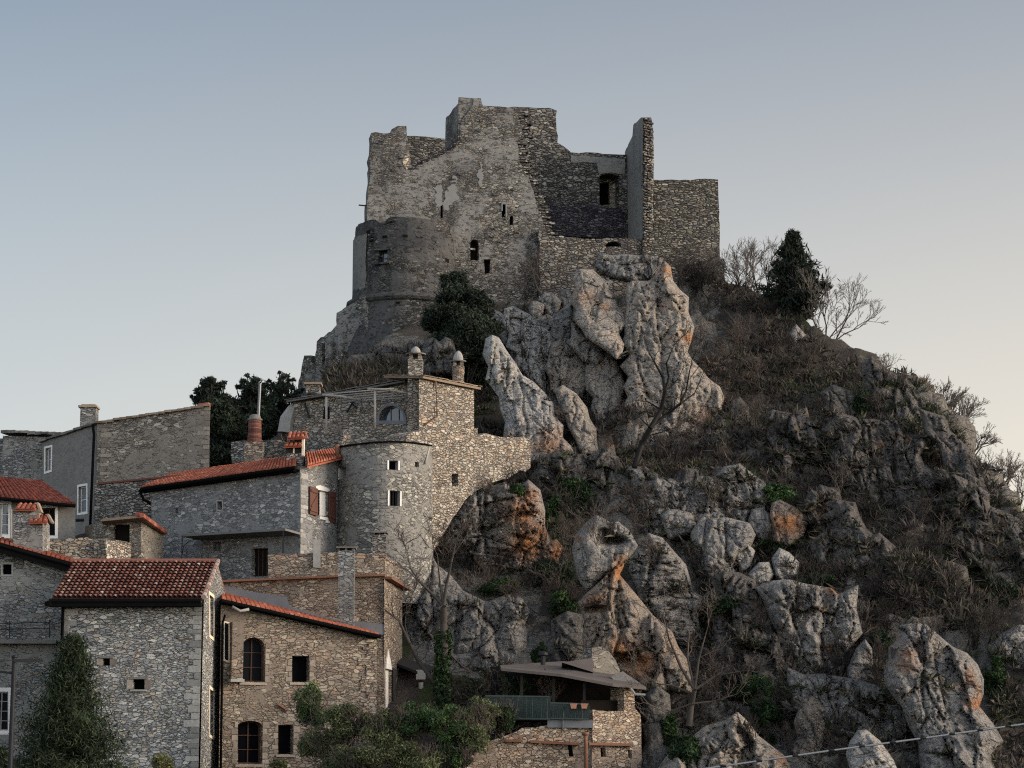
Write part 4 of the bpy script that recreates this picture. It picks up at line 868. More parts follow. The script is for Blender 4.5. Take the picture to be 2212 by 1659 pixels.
mb.build('buttress', M['stone_keep'], cs)
mb = MB(); a = w1.at(*w1.px(797, 443), -.3); mb.beam(a, a + Vector((-.75, -.1, .05)), .09); mb.build('iron_bracket', M['metal_dark'], cs)

tr_ = thing('ruined_terrace', 'stepped remains of rough stone terrace walls below the round tower', 'ruin', P(720, 850, 152))
for (A_, B_, o_) in (((640, 156), (735, 153.5), [(640, 870), (648, 838), (664, 826), (690, 822), (694, 812), (722, 806), (735, 800), (735, 870)]), ((725, 153), (800, 151.5), [(725, 870), (727, 812), (750, 808), (770, 803), (800, 806), (800, 870)]), ((660, 161), (765, 158.5), [(655, 850), (662, 808), (690, 802), (700, 785), (735, 778), (765, 772), (765, 850)])):
    q_ = Plane(A_, B_, 830); mb = MB(); panel(mb, q_, rough(q_.pts(o_), .3, .12, rn), (), 1.2); mb.build('terrace_wall', M['stone_keep'], tr_)

# ------------------------------------------------------------------ village houses
def body(mb, pl, outer, depth, skip=()):
    """sides and back of a house, run straight back from its front"""
    n = len(outer); a = [pl.at(x, z, -.002) for x, z in outer]; m = sum(a, Vector()) / n; d = Vector((m.x, m.y, 0)).normalized() * depth; b = [p + d for p in a]
    mb.add(a + b, [(j, (j + 1) % n, n + (j + 1) % n, n + j) for j in range(n) if j not in skip] + [tuple(range(2 * n - 1, n - 1, -1))])
def pipe(parent, pts, mat='metal_dark', r=.05, name='downpipe'):
    mb = MB(); mb.tube(pts, r, 8); return mb.build(name, M[mat], parent, True)
rn = random.Random(77)
def quoins(parent, pl, s_at, z0, z1, side, mat, seed):
    """larger cornerstones, long and short in turn; side = which way they run from the corner"""
    r = random.Random(seed); m = MB(); z = z0; k = 0
    while z < z1:
        h_ = r.uniform(.2, .36); ln = (r.uniform(.5, .8) if k % 2 else r.uniform(.26, .42)); m.box(pl.at(s_at + side * ln / 2, z + h_ / 2, .0), pl.e * ln / 2, pl.n * r.uniform(.014, .035), Vector((0, 0, h_ / 2 - .018)), r.random()); z += h_; k += 1
    return m.build('quoins', M[mat], parent)

# --- H: foreground stone house with the barrel tile roof
h = thing('stone_house', 'grey rubble house with weathered barrel tile roof beside the dark green conifer', 'house', Vector((P(290, 1659, 110).x, 113, 0)))
hf = Plane((135, 110), (437, 110), 1450); hr = Plane((437, 110), (472, 114.6), 1450)
fo = hf.pts([(135, 1303), (437, 1297)]); L_, R_ = fo[0][0], fo[1][0]; ze = fo[1][1] + .1
of = [(L_, ze), (R_, ze), (R_, 0), (L_, 0)]
h1 = hf.pts(rect(223, 1422, 237, 1438)); h2 = hf.pts(rect(288, 1467, 312, 1489))
mb = MB(); panel(mb, hf, of, [h1, h2], 0, .5)
ge = hr.px(437, 1290)[1]; gr = hr.px(470.5, 1213); ridge_s, ridge_z = gr[0], gr[1] - .12; Ls = ridge_s * 2
og = [(0, 0), (0, ze), (ridge_s, ridge_z), (Ls, ze), (Ls, 0)]
sw = [hr.pts([(451.5, 1284), (461, 1292), (461, 1378), (452, 1370)]), hr.pts([(452.5, 1488), (461.5, 1495), (461, 1592), (452, 1586)])]
panel(mb, hr, og, sw, 0, .3); body(mb, hf, of, 8.6, (3,))
mb.add([hf.at(L_, ze), hf.at(L_, ze, -8.6), hf.at(L_, ridge_z, -4.4)], [(0, 1, 2)])
hw = mb.build('wall', M['stone_grey'], h)
for q in sw: window(h, hr, q, 'x', frame=M['white'], surround=M['white_warm'], bars=(0, 2), depth=.2, sw=.16)
for q, k in ((h1, 0), (h2, 1)):
    w = window(h, hf, q, 'dark', depth=.45); m2 = MB(); xs_ = [p[0] for p in q]; zs_ = [p[1] for p in q]
    m2.box(hf.at((min(xs_) + max(xs_)) / 2, max(zs_) + .05, .02), hf.e * ((max(xs_) - min(xs_)) / 2 + .16), hf.n * .06, Vector((0, 0, .05)))
    m2.build('lintel', M['slab'], w)
    if k: m2 = MB(); m2.box(hf.at((min(xs_) + max(xs_)) / 2, min(zs_) - .06, .06), hf.e * ((max(xs_) - min(xs_)) / 2 + .12), hf.n * .1, Vector((0, 0, .04))); m2.build('sill', M['slab_pale'], w)
eL, eR = P(112, 1294, 109.5), P(437, 1290, 109.5); rR, rL = P(468.5, 1211, 114.2), P(216, 1216, 114.2); eR.z = eL.z = (eL.z + eR.z) / 2; rR.z = rL.z = (rR.z + rL.z) / 2; rL.x = eL.x + .08
tile_roof(h, [eL, eR, rR, rL], M['tile_old'], .235, .4, random.Random(3), .14, lap=.085, under=-.6)
bk = [rR, rL, Vector((eL.x, 119.2, eL.z)), Vector((eR.x + .25, 119.2, eR.z))]
mb = MB(); mb.add(bk + [p - Vector((0, 0, .12)) for p in bk], [(0, 1, 2, 3), (7, 6, 5, 4), (0, 4, 5, 1), (1, 5, 6, 2), (2, 6, 7, 3), (3, 7, 4, 0)]); mb.tube([rL + Vector((0, 0, .05)), rR + Vector((0, 0, .05))], .11, 8); mb.build('rear_roof', M['tile_old'], h)
mb = MB()                                                     # mortared verge tiles along the gable
for i in range(11):
    a = eR.lerp(rR, i / 11) + Vector((.06, 0, .06)); b = eR.lerp(rR, (i + 1.15) / 11) + Vector((.06, 0, .04)); mb.tube([a, b], [.13, .1], 7, True, .75 + .25 * rn.random())
mb.build('verge', M['tile_old'], h)
mb = MB(); g0 = eL + Vector((-.1, -.12, -.16)); g1 = eR + Vector((-.05, -.12, -.14)); mb.tube([g0, g1], .11, 8); mb.box((g0 + g1) / 2 + Vector((0, .2, -.16)), (g1 - g0) / 2, Vector((0, .25, 0)), Vector((0, 0, .1))); mb.tube([g0 + Vector((0, .1, 0)), g0 + Vector((0, .1, -.22))], .22, 10); mb.build('gutter', M['gutter'], h)
a = hf.at(L_ + .06, ze - .3, .14); pipe(h, [a + Vector((-.2, 0, .1)), a, Vector((a.x, a.y, 0))], 'gutter', .075)
mb = MB(); mb.beam(hf.at(*hf.px(299, 1402), .06), hf.at(*hf.px(287, 1432), .06), .05); mb.build('iron_rod', M['rust'], h)

quoins(h, hf, L_ + .01, 2.0, ze - .25, 1, 'quoin', 1); quoins(h, hf, R_ - .01, 2.0, ze - .25, -1, 'quoin', 2)
for q, k in ((h1, 0), (h2, 1)):                               # dressed stones beside the openings
    xs_ = [p[0] for p in q]; zs_ = [p[1] for p in q]
    for x_, sg in ((min(xs_), -1), (max(xs_), 1)):
        m2 = MB(); m2.box(hf.at(x_ + sg * .16, (min(zs_) + max(zs_)) / 2, .01), hf.e * .14, hf.n * .03, Vector((0, 0, (max(zs_) - min(zs_)) / 2.2)), rn.random()); m2.build('jamb_stone', M['quoin_warm'], h)
# --- A: tall old wall at the frame edge with the shed roof
a_ = thing('old_tall_house', 'tall old grey stone house with a thin railing and a black sloping eave', 'house', Vector((P(90, 1659, 116).x, 117, 0)))
af = Plane((-60, 116), (215, 116.4), 1400)
oa = af.pts([(-120, 1155), (-60, 1172), (0, 1189), (205, 1240)]) + [(af.L, af.px(215, 1242)[1]), (af.L, 0), (af.px(-120, 1400)[0], 0)]
ha = [af.pts(rect(6, 1219, 25, 1241)), af.pts(rect(-14, 1494, 18, 1578))]
mb = MB(); panel(mb, af, oa, ha, 0, .35); body(mb, af, oa, 4.5); mb.build('wall', M['stone_grey_old'], a_)
window(a_, af, ha[0], 'dark', depth=.3, surround=M['slab_pale'], sw=.1)
window(a_, af, ha[1], 'x', frame=M['metal_grey'], surround=M['white'], bars=(1, 3), depth=.2, sw=.2)
q = [P(-120, 1147, 115.5), P(206, 1236, 115.9), P(212, 1224, 119), P(-120, 1126, 119)]
tile_roof(a_, q, M['tile_orange'], .24, .4, random.Random(8), .22)
mb = MB(); b0, b1 = P(-120, 1150, 115.35), P(207, 1240, 115.75); mb.beam(b0, b1, .16, .5); mb.tube([b0 + Vector((0, -.1, .1)), b1 + Vector((0, -.1, .1))], .09, 8); mb.build('eave_gutter', M['gutter'], a_)
mb = MB(); mb.beam(af.at(*af.px(60, 1216), .06), af.at(*af.px(172, 1252), .06), .07); mb.build('cable_conduit', M['slab_pale'], a_)
rl = thing('railing', 'thin dark wire railing across the tall old house wall', 'railing', af.at(*af.px(60, 1374), .5))
mb = MB()
for v in (1345, 1358): mb.tube([af.at(*af.px(-60, v + 5), .5), af.at(*af.px(118, v), .5)], .022, 6)
mb.build('rail', M['metal_dark'], rl)
for u in (-50, 24, 110):
    mb = MB(); mb.tube([af.at(*af.px(u, 1342), .5), af.at(*af.px(u, 1380), .5)], .026, 6); mb.build('post', M['metal_dark'], rl)
mb = MB(); q0, q1 = af.px(-60, 1383), af.px(125, 1378); mb.box(af.at((q0[0] + q1[0]) / 2, q0[1] - .1, .3), af.e * (q1[0] - q0[0]) / 2, af.n * .32, Vector((0, 0, .09))); mb.build('ledge', M['slab'], rl)

# --- chimney with two little roofs on A
ch = thing('stepped_chimney', 'stone chimney with two stepped orange tiled caps', 'chimney', P(70, 1190, 118))
cf = Plane((29, 117.2), (92, 117.2), 1150); cr = Plane((92, 117.2), (108, 119.6), 1150)
mb = MB(); o = cf.pts([(29, 1103), (78, 1103), (78, 1128), (92, 1128), (92, 1215), (29, 1190)]); panel(mb, cf, o); body(mb, cf, o, 2.3)
o = cr.pts([(92, 1129), (99, 1124), (107, 1135), (108, 1215), (92, 1215)]); panel(mb, cr, o); mb.build('shaft', M['stone_grey_old'], ch)
tile_roof(ch, [P(32, 1101, 116.9), P(76, 1101, 116.9), P(82, 1089, 118), P(40, 1089, 118)], M['tile_orange'], .26, .4, random.Random(9), .07, 'upper_cap')
tile_roof(ch, [P(61, 1128.5, 116.9), P(102, 1128.5, 116.9), P(104, 1114, 118.2), P(68, 1114, 118.2)], M['tile_orange'], .26, .4, random.Random(10), .07, 'lower_cap')
mb = MB()
for (p, q_, r_) in (((82, 1087), (90, 1108), 117.6), ((104, 1112), (114, 1130), 117.8)):
    mb.beam(P(p[0], p[1], r_), P(q_[0], q_[1], r_), .55, .1, .7)
mb.beam(P(82, 1101, 117.4), P(82, 1128, 117.4), .16); mb.build('cap_gable', M['slab_warm'], ch)

# --- K: house with the dark red roof
k_ = thing('red_roofed_house', 'grey house with a dark red tiled roof and two white framed windows', 'house', P(80, 1160, 127))
kf = Plane((-60, 126), (163, 126), 1130); ok = kf.pts([(-60, 1066), (163, 1088), (163, 1190), (-60, 1190)]); ok[2] = (ok[2][0], ok[2][1] - 1); ok[3] = (ok[3][0], ok[3][1] - 1)
hk = [kf.pts(rect(-12, 1089, 18, 1155)), kf.pts(rect(90, 1097, 119, 1157))]
mb = MB(); panel(mb, kf, ok, hk, 0, .3); body(mb, kf, ok, 7); mb.build('wall', M['render_smooth'], k_)
window(k_, kf, hk[0], 'x', frame=M['white'], surround=M['white'], bars=(1, 2), depth=.22, sw=.2, glass=M['glass_blue'])
window(k_, kf, hk[1], 'x', frame=M['wood'], surround=M['white'], bars=(1, 1), depth=.25, sw=.16)
tile_roof(k_, [P(-60, 1068, 125.4), P(163, 1090, 125.4), P(88, 1040, 133), P(-60, 1026, 133)], M['tile_red'], .26, .4, random.Random(12), .12)
mb = MB(); mb.tube([P(-60, 1071, 125.2), P(163, 1093, 125.2)], .1, 8); mb.build('gutter', M['gutter'], k_)
mb = MB(); mb.tube([P(2, 1100, 125.4), P(2, 1160, 125.4)], .04, 6); mb.tube([P(24, 1100, 125.3), P(24, 1162, 125.3)], .06, 6); mb.build('downpipe', M['slab_pale'], k_)

# --- L: big gable house with drainpipe
l_ = thing('tall_gable_house', 'big windowless stone gable house with a slab edged roof and black drainpipe', 'house', P(280, 1040, 142))
lf = Plane((95, 146), (209, 141), 1050); lm = Plane((209, 141), (453, 139.3), 1000)
olf = lf.pts([(91, 952), (209, 914), (209, 1170), (95, 1170)]); olm = lm.pts([(209, 914), (453.5, 875.5), (452, 1040), (452, 1160), (209, 1170)])
hl = [lf.pts([(98.5, 969), (111, 966), (110, 1015), (98, 1019)]), lf.pts([(170, 1052), (187, 1049), (187, 1106), (169.5, 1108)])]
mb = MB(); panel(mb, lf, olf, hl, 0, .3); body(mb, lf, olf, 3, (0, 1)); mb.build('side_wall', M['render_smooth'], l_)
mb = MB(); panel(mb, lm, olm); body(mb, lm, olm, 8.5); mb.build('wall', M['render_brown'], l_)
for q in hl: window(l_, lf, q, 'x', frame=M['white'], surround=M['white'], bars=(0, 1), depth=.22, sw=.14, glass=M['flashing'])
def verge_slabs(parent, a, b, back, n, mat='slab', th=.12, seed=1, name='roof'):
    r = random.Random(seed); m = MB(); a, b, back = Vector(a), Vector(b), Vector(back)
    for i in range(n):
        t0, t1 = i / n, (i + 1.12) / n; off = Vector((0, r.uniform(-.08, .06), r.uniform(0, .05)))
        p = [a.lerp(b, t0) + off, a.lerp(b, min(1, t1)) + off + Vector((0, 0, .035 * (1 if b.z > a.z else -1) * -1)), None, None]; p[2] = p[1] + back; p[3] = p[0] + back
        m.add(p + [x - Vector((0, 0, th * r.uniform(.7, 1.2))) for x in p], [(0, 1, 2, 3), (7, 6, 5, 4), (0, 4, 5, 1), (1, 5, 6, 2), (2, 6, 7, 3), (3, 7, 4, 0)], r.random())
    return m.build(name, M[mat], parent)
verge_slabs(l_, lm.at(*lm.px(205, 912), .18), lm.at(*lm.px(455, 873), .18), (-1.4, 8.3, .2), 18, 'slab_warm', .14, 3)
verge_slabs(l_, lf.at(*lf.px(88, 952), .2), lf.at(*lf.px(211, 912), .2), (.6, 4, .2), 8, 'slab', .14, 4, 'side_roof')
mb = MB(); mb.beam(lm.at(*lm.px(424, 874), -.5), lm.at(*lm.px(446, 871), -.5), .35, .22, .7); mb.build('ridge_tile', M['tile_orange'], l_)
pipe(l_, [lm.at(*lm.px(202, 917), .1), lm.at(*lm.px(205, 940), .14), lm.at(*lm.px(195, 1180), .14)], 'gutter', .085)
quoins(l_, lm, lm.px(453, 950)[0] - .02, lm.px(453, 1010)[1], lm.px(453, 880)[1], -1, 'quoin_warm', 3); quoins(l_, lm, .25, lm.px(212, 1035)[1], lm.px(212, 920)[1], 1, 'quoin_warm', 4)
chl = thing('square_stone_chimney', 'square stone chimney with a flat slab cap on the tall gable house', 'chimney', P(190, 915, 143))
mb = MB(); c0, c1 = P(172.5, 918, 142.8), P(206, 918, 142.8); w_ = c1.x - c0.x; zt_ = P(190, 880, 142.8).z
mb.box((c0.x + w_ / 2, 143.3, (zt_ + c0.z - .6) / 2), (w_ / 2, 0, 0), (0, .5, 0), (0, 0, (zt_ - c0.z + .6) / 2)); mb.build('shaft', M['stone_grey_old'], chl)
mb = MB(); mb.box((c0.x + w_ / 2 - .03, 143.3, zt_ + .07), (w_ / 2 + .1, 0, 0), (0, .62, 0), (0, 0, .06), .8); mb.box((c0.x + w_ / 2, 143.3, zt_ + .17), (w_ / 2 - .05, 0, 0), (0, .5, 0), (0, 0, .04), .9); mb.build('cap', M['slab_warm'], chl)

# --- LL: far house at the frame edge
ll = thing('slab_roofed_house', 'dark stone house with a low slab roof at the frame edge behind the red roof', 'house', P(40, 1040, 148))
lp = Plane((-80, 148), (100, 147.5), 1000); o = lp.pts([(6, 941), (100, 944), (100, 1080), (6, 1080)])
mb = MB(); panel(mb, lp, o); body(mb, lp, o, 4); mb.build('wall', M['stone_grey_old'], ll)
verge_slabs(ll, lp.at(*lp.px(5, 932), .35), lp.at(*lp.px(135, 936), .35), (0, 4.4, .35), 9, 'slab', .18, 5)
mb = MB(); mb.box(lp.at(*lp.px(-20, 1010), -3), lp.e * 1.4, lp.n * 1, Vector((0, 0, 2.2))); mb.build('annexe_wall', M['stone_grey_old'], ll)

# --- lower rubble wall under L, garden parapet, hut
ru = thing('dark_retaining_wall', 'dark rubble retaining wall capped with red brick below the tall gable house', 'wall', P(280, 1130, 134))
rp = Plane((200, 134.5), (345, 133), 1090); o = rp.pts([(204, 1050), (212, 1043), (300, 1036), (345, 1033), (345, 1180), (204, 1190)])
mb = MB(); panel(mb, rp, o, (), 1.5); mb.build('masonry', M['stone_rubble_grey'], ru)
mb = MB(); mb.add([rp.at(*rp.px(212, 1038), -6), rp.at(*rp.px(390, 1020), -6), rp.at(*rp.px(390, 1026), .12), rp.at(*rp.px(212, 1043), .12), rp.at(*rp.px(390, 1030), .12), rp.at(*rp.px(212, 1047), .12)], [(0, 1, 2, 3), (3, 2, 4, 5)]); mb.build('coping', M['brick'], ru)
mb = MB(); mb.tube([rp.at(*rp.px(174, 1126), .6), rp.at(*rp.px(192, 1126), .6)], .09, 8); mb.build('flue', M['metal_dark'], ru)

gp = thing('garden_parapet', 'low wall of squarish stones with a pale sunlit end, behind the tiled roof', 'wall', P(200, 1217, 122))
pp = Plane((104, 121.5), (310, 122.5), 1190); rr = random.Random(4)
mb = MB(); panel(mb, pp, rough(pp.pts([(104, 1165), (150, 1162), (232, 1163), (232, 1250), (104, 1250)]), .35, .07, rr), (), .7); mb.build('masonry', M['stone_rubble'], gp)
pq = Plane((229, 121.6), (308, 125.5), 1190)
mb = MB(); panel(mb, pq, rough(pq.pts([(228, 1166), (262, 1168), (280, 1172), (308, 1170), (308, 1250), (228, 1250)]), .35, .07, rr), (), .7, off=.03); mb.build('end_masonry', M['stone_rubble'], gp)

hu = thing('small_stone_hut', 'small stone hut with a dark doorway and an orange tiled verge', 'hut', P(290, 1215, 124))
uf = Plane((222, 124.5), (305, 124.1), 1150); ur = Plane((305, 124.1), (356, 128), 1150)
o = uf.pts([(222, 1124), (305, 1119), (305, 1240), (222, 1240)]); hh = uf.pts(rect(244.5, 1133, 280, 1185))
mb = MB(); panel(mb, uf, o, [hh], 0, .4); o2 = ur.pts([(305, 1121), (312, 1123), (330, 1137), (354, 1158), (354, 1250), (305, 1250)]); panel(mb, ur, o2)
a = [uf.at(*o[0]), ur.at(*o2[3]), ur.at(*o2[4]), uf.at(*o[3])]; b = [p + Vector((-1.5, 3, 0)) for p in (a[0], a[3])]; mb.add([a[0], a[3], b[1], b[0], a[1], a[2]], [(0, 1, 2, 3), (3, 2, 5, 4)]); mb.build('wall', M['render_brown'], hu)
d = window(hu, uf, hh, 'dark', depth=.35, glass=M['void_brown'], name='doorway')
r0, r1 = P(219, 1126, 123.4), P(306, 1118, 123.0); r2 = P(357, 1155, 127.6)
mb = MB(); mb.add([r0, r1, r2, r0 + Vector((-.4, 4, -.2)), r0 + Vector((0, 0, .14)), r1 + Vector((0, 0, .14)), r2 + Vector((0, 0, .14)), r0 + Vector((-.4, 4, -.06))], [(3, 2, 1, 0), (4, 5, 6, 7), (0, 1, 5, 4), (1, 2, 6, 5), (2, 3, 7, 6), (3, 0, 4, 7)]); mb.build('roof', M['slab_warm'], hu)
mb = MB(); e_ = (r2 - r1)
for i in range(9):
    p = r1 + e_ * (i / 9) + Vector((.02, -.1, .12)); q_ = r1 + e_ * ((i + 1.1) / 9) + Vector((.02, -.1, .1)); mb.tube([p, q_], [.14, .115], 7, True, rr.random()); 
    mb.tube([p + Vector((-.25, .1, .06)), q_ + Vector((-.25, .1, .06))], [.14, .115], 7, True, rr.random())
mb.build('verge', M['tile_orange'], hu)

# --- B: blue-grey rendered house with orange roof, canopy and shutters
b_ = thing('blue_grey_house', 'blue-grey rendered house with an orange roof, brown shutters and a dark canopy', 'house', P(500, 1240, 127))
bf = Plane((327, 131.5), (649, 124.5), 1130); br = Plane((649, 124.5), (732, 128.5), 1100)
ob = bf.pts([(327, 1055), (649, 1010), (649, 1290), (327, 1290)]); obr = br.pts([(649, 1008), (680, 1003), (732, 990), (732, 1270), (649, 1290)])
hb = [bf.pts(rect(378.5, 1098, 384, 1108)), bf.pts(rect(470, 1083, 480, 1101)), bf.pts(rect(460, 1171, 477, 1190)), bf.pts([(543, 1185), (579, 1184), (579, 1244), (543, 1246)])]
hs = br.pts([(684, 1059), (707, 1063), (707, 1115), (684, 1113)])
mb = MB(); panel(mb, bf, ob, hb, 0, .4); panel(mb, br, obr, [hs], 0, .3); body(mb, bf, ob, 6, ()); mb.build('wall', M['render_blue_grey'], b_)
window(b_, bf, hb[0], 'dark', depth=.3); window(b_, bf, hb[1], 'dark', depth=.3, surround=M['slab_pale'], sw=.07)
window(b_, bf, hb[2], 'x', frame=M['metal_grey'], bars=(1, 1), depth=.2, glass=M['flashing'])
dm = MB(); panel(dm, bf, hb[3], (), .08, off=-.3); dd = dm.build('door', M['void_brown'], b_)
dm = MB()
for i in range(1, 4): q0 = bf.px(543 + 9 * i, 1186); q1 = bf.px(543 + 9 * i, 1244); dm.box(bf.at(q0[0], (q0[1] + q1[1]) / 2, -.28), bf.e * .02, bf.n * .02, Vector((0, 0, abs(q0[1] - q1[1]) / 2)))
dm.build('door_bars', M['wood'], dd)
w = window(b_, br, hs, 'x', frame=M['wood'], bars=(1, 0), depth=.22)
m2 = MB(); panel(m2, br, br.pts([(681, 1050), (690, 1048), (710, 1056), (710, 1063), (681, 1057)]), (), .08, off=.06); m2.build('lintel', M['white'], w); m2 = MB(); panel(m2, br, br.pts([(690, 1115), (712, 1119), (712, 1130), (703, 1129), (703, 1124), (690, 1121)]), (), .05, off=.04); m2.build('sill', M['white'], w)
m2 = MB(); q = br.pts([(694, 1061), (706.5, 1063), (706.5, 1115), (694, 1114)]); panel(m2, br, q, (), .03, off=-.1); m2.build('curtain', M['white'], w)
for (u0, u1, v0, v1, sgn) in ((666, 683, 1050, 1112, 1), (707.5, 722, 1061, 1128, -1)):
    m2 = MB(); o = br.pts([(u0, v0), (u1, v0 + 3 + (3 if sgn > 0 else 0)), (u1, v1 + 3), (u0, v1 - (2 if sgn > 0 else 4))]); panel(m2, br, o, (), .06, off=.12)
    for t in (.15, .85):
        z0_ = o[3][1] + (o[0][1] - o[3][1]) * t; z1_ = o[2][1] + (o[1][1] - o[2][1]) * t; m2.beam(br.at(o[0][0] + .05, z0_, .145), br.at(o[1][0] - .05, z1_, .145), .05, .12)
    m2.beam(br.at(o[3][0] + .08, o[3][1] + .4, .143), br.at(o[1][0] - .08, o[1][1] - .4, .143), .04, .09)
    m2.build('shutter', M['shutter'], b_)
R0, R1 = bf.at(*bf.px(318, 1055), .45), bf.at(*bf.px(651, 1009), .45)
ridR, ridL = P(668, 976, 129.5), P(345, 1036, 136.5)
tile_roof(b_, [R0, R1, P(637, 986, 128.3), P(372, 1024, 135.5)], M['tile_orange'], .25, .4, random.Random(15), .14)
rq = [br.at(*br.px(650, 1008), .4), br.at(*br.px(735, 987), .4), P(733, 971, 132), P(660, 981, 129.3)]
tile_roof(b_, rq, M['tile_orange'], .3, .45, random.Random(16), .1, 'side_roof', 1.3)
mb = MB(); mb.tube([R0 + Vector((0, -.1, -.1)), R1 + Vector((0, -.1, -.1))], .1, 8); mb.beam(R0 + Vector((0, .3, -.2)), R1 + Vector((0, .3, -.2)), .5, .12); mb.build('gutter', M['gutter'], b_)
pipe(b_, [bf.at(*bf.px(312, 1060), .4), bf.at(*bf.px(318, 1080), .3), bf.at(*bf.px(328, 1088), .12)], 'gutter', .08)
ca = [bf.at(*bf.px(435, 1168), .05), bf.at(*bf.px(652, 1156), .05)]; cb = [bf.at(*bf.px(433, 1164), 1.5), bf.at(*bf.px(657, 1151), 1.5)]
cn = thing('canopy', 'flat grey board canopy on thin posts shading the dark door', 'canopy', ca[0].lerp(ca[1], .5))
mb = MB(); p = [cb[0], cb[1], ca[1], ca[0]]; mb.add(p + [x + Vector((0, 0, .12)) for x in p], [(3, 2, 1, 0), (4, 5, 6, 7), (0, 1, 5, 4), (1, 2, 6, 5), (2, 3, 7, 6), (3, 0, 4, 7)]); mb.build('roof_board', M['board'], cn)
mb = MB(); a = cb[1] + Vector((-.1, .05, 0)); mb.beam(a, Vector((a.x, a.y, P(658, 1222, a.y).z)), .07); mb.build('post', M['metal_dark'], cn)
mb = MB(); a = cb[0] + Vector((.05, .05, 0)); mb.beam(a, Vector((a.x, a.y, P(436, 1208, a.y).z)), .05); mb.tube([Vector((a.x, a.y, a.z - 1.1)), Vector((a.x + .1, a.y, a.z - .5)), Vector((a.x + .45, a.y, a.z - .2)), Vector((a.x + .9, a.y, a.z - .1))], .025, 6); mb.build('post', M['metal_dark'], cn)

quoins(b_, br, .01, br.px(649, 1200)[1], br.px(649, 1012)[1], 1, 'quoin', 5)
bc = thing('brick_chimney', 'round red brick chimney with a grey metal flue on a stone base', 'chimney', P(549, 1000, 133))
c = P(549, 995, 133); z1 = P(549, 957, 133).z; z2 = P(549, 909, 133).z; z3 = P(549, 829, 133).z
mb = MB(); mb.box((c.x, 133, (c.z - .8 + z1) / 2), (.52, 0, 0), (0, .52, 0), (0, 0, (z1 - c.z + .8) / 2)); mb.build('base', M['stone_terrace'], bc)
mb = MB(); nz_ = 16
for i in range(nz_):
    a = z1 + (z2 - z1) * i / nz_; b = z1 + (z2 - z1) * (i + .82) / nz_; r_ = .42 - .05 * i / nz_; mb.lathe((c.x, 133, 0), [(r_, a), (r_, b), (r_ - .025, b), (r_ - .025, a + (z2 - z1) / nz_)], 20, .02, rr, False, rr.random())
mb.build('shaft', M['brick'], bc)
mb = MB(); mb.lathe((c.x, 133, z2), [(.36, 0), (.43, .02), (.44, .1), (.36, .14), (.3, .3), (.2, .36), (0.05, .38)], 20); mb.build('cap', M['slab'], bc)
mb = MB(); mb.tube([(c.x + .2, 133, z2 + .2), (c.x + .26, 133, z3)], .085, 10); mb.build('flue', M['metal_grey'], bc)
mb = MB(); o = P(543, 1004, 130.6); mb.box(o, (.45, .05, .05), (0, .25, .1), (0, 0, .07)); mb.build('roof_vent', M['soot'], bc)

tw_ = thing('rubble_terrace_wall', 'weathered low rubble wall of flat stones running behind the orange roof', 'wall', P(560, 990, 134.5))
tp = Plane((500, 135.5), (740, 131.5), 970)
mb = MB(); panel(mb, tp, rough(tp.pts([(500, 955), (520, 952), (600, 950), (640, 955), (740, 930), (740, 1010), (500, 1030)]), .35, .08, rr), (), .8); mb.build('masonry', M['stone_rubble_grey'], tw_)

oc = thing('hatted_chimney', 'blackened chimney pot under two small bright orange tile hats', 'chimney', P(640, 1005, 127.5))
def BX(m, u0, v0, u1, v1, Y, d, t=.5):
    a, b = P(u0, v1, Y), P(u1, v0, Y); m.box(((a.x + b.x) / 2, Y + d / 2, (a.z + b.z) / 2), ((b.x - a.x) / 2, 0, 0), (0, d / 2, 0), (0, 0, (b.z - a.z) / 2), t)
mb = MB(); BX(mb, 618, 979, 656, 1016, 127, 1.0); mb.build('base', M['stone_rubble_grey'], oc)
mb = MB(); BX(mb, 617, 964, 652, 979.5, 127.05, .85); mb.build('firebox', M['soot'], oc)
mb = MB(); BX(mb, 651.5, 945, 657, 984, 126.9, .5); BX(mb, 633, 964, 636, 979, 126.95, .1); mb.build('post', M['white_warm'], oc)
mb = MB(); BX(mb, 621, 946, 652, 958, 127.3, .6); mb.build('upper_box', M['stone_rubble_grey'], oc)
tile_roof(oc, [P(613, 965.5, 126.7), P(652, 964, 126.7), P(654, 956, 127.4), P(620, 957, 127.4)], M['tile_orange'], .25, .4, random.Random(18), .06, 'lower_hat')
tile_roof(oc, [P(620, 948, 126.7), P(657, 946.5, 126.7), P(659, 934, 127.5), P(624, 934.5, 127.5)], M['tile_orange'], .25, .4, random.Random(19), .06, 'upper_hat')
mb = MB(); mb.beam(P(659, 932, 127.3), P(664, 948, 127.3), .6, .09, .6); mb.build('hat_gable', M['tile_orange'], oc)

# --- R: round house
r_ = thing('round_house', 'rounded pale stone house front with small white edged windows under the terrace', 'house', P(830, 1215, 129))
def arc(t):                                                   # plan of the curved front: t 0..1
    a, b, c_, d_ = P(731, 1080, 128.3), P(775, 1080, 125.6), P(868, 1080, 124.6), P(932, 1080, 129.5)
    return a * (1 - t) ** 3 + b * 3 * t * (1 - t) ** 2 + c_ * 3 * t * t * (1 - t) + d_ * t ** 3
tt = np.linspace(0, 1, 401); pa = [arc(t) for t in tt]
def t_of_u(u): return float(tt[int(np.argmin([abs(u - 1106 - p.x * FPX / (p.y * cp + (p.z - CZ) * sp)) for p in pa]))])
win_r = [(839.5, 859, 995, 1015), (895.5, 904, 998, 1008), (841, 863.5, 1060, 1093), (733, 746, 1010, 1034)]
ts = sorted(set([0, 1] + [t_of_u(x) for w in win_r for x in w[:2]] + list(np.linspace(0, 1, 25)))); ts = [t for i, t in enumerate(ts) if i == 0 or t - ts[i - 1] > .004]
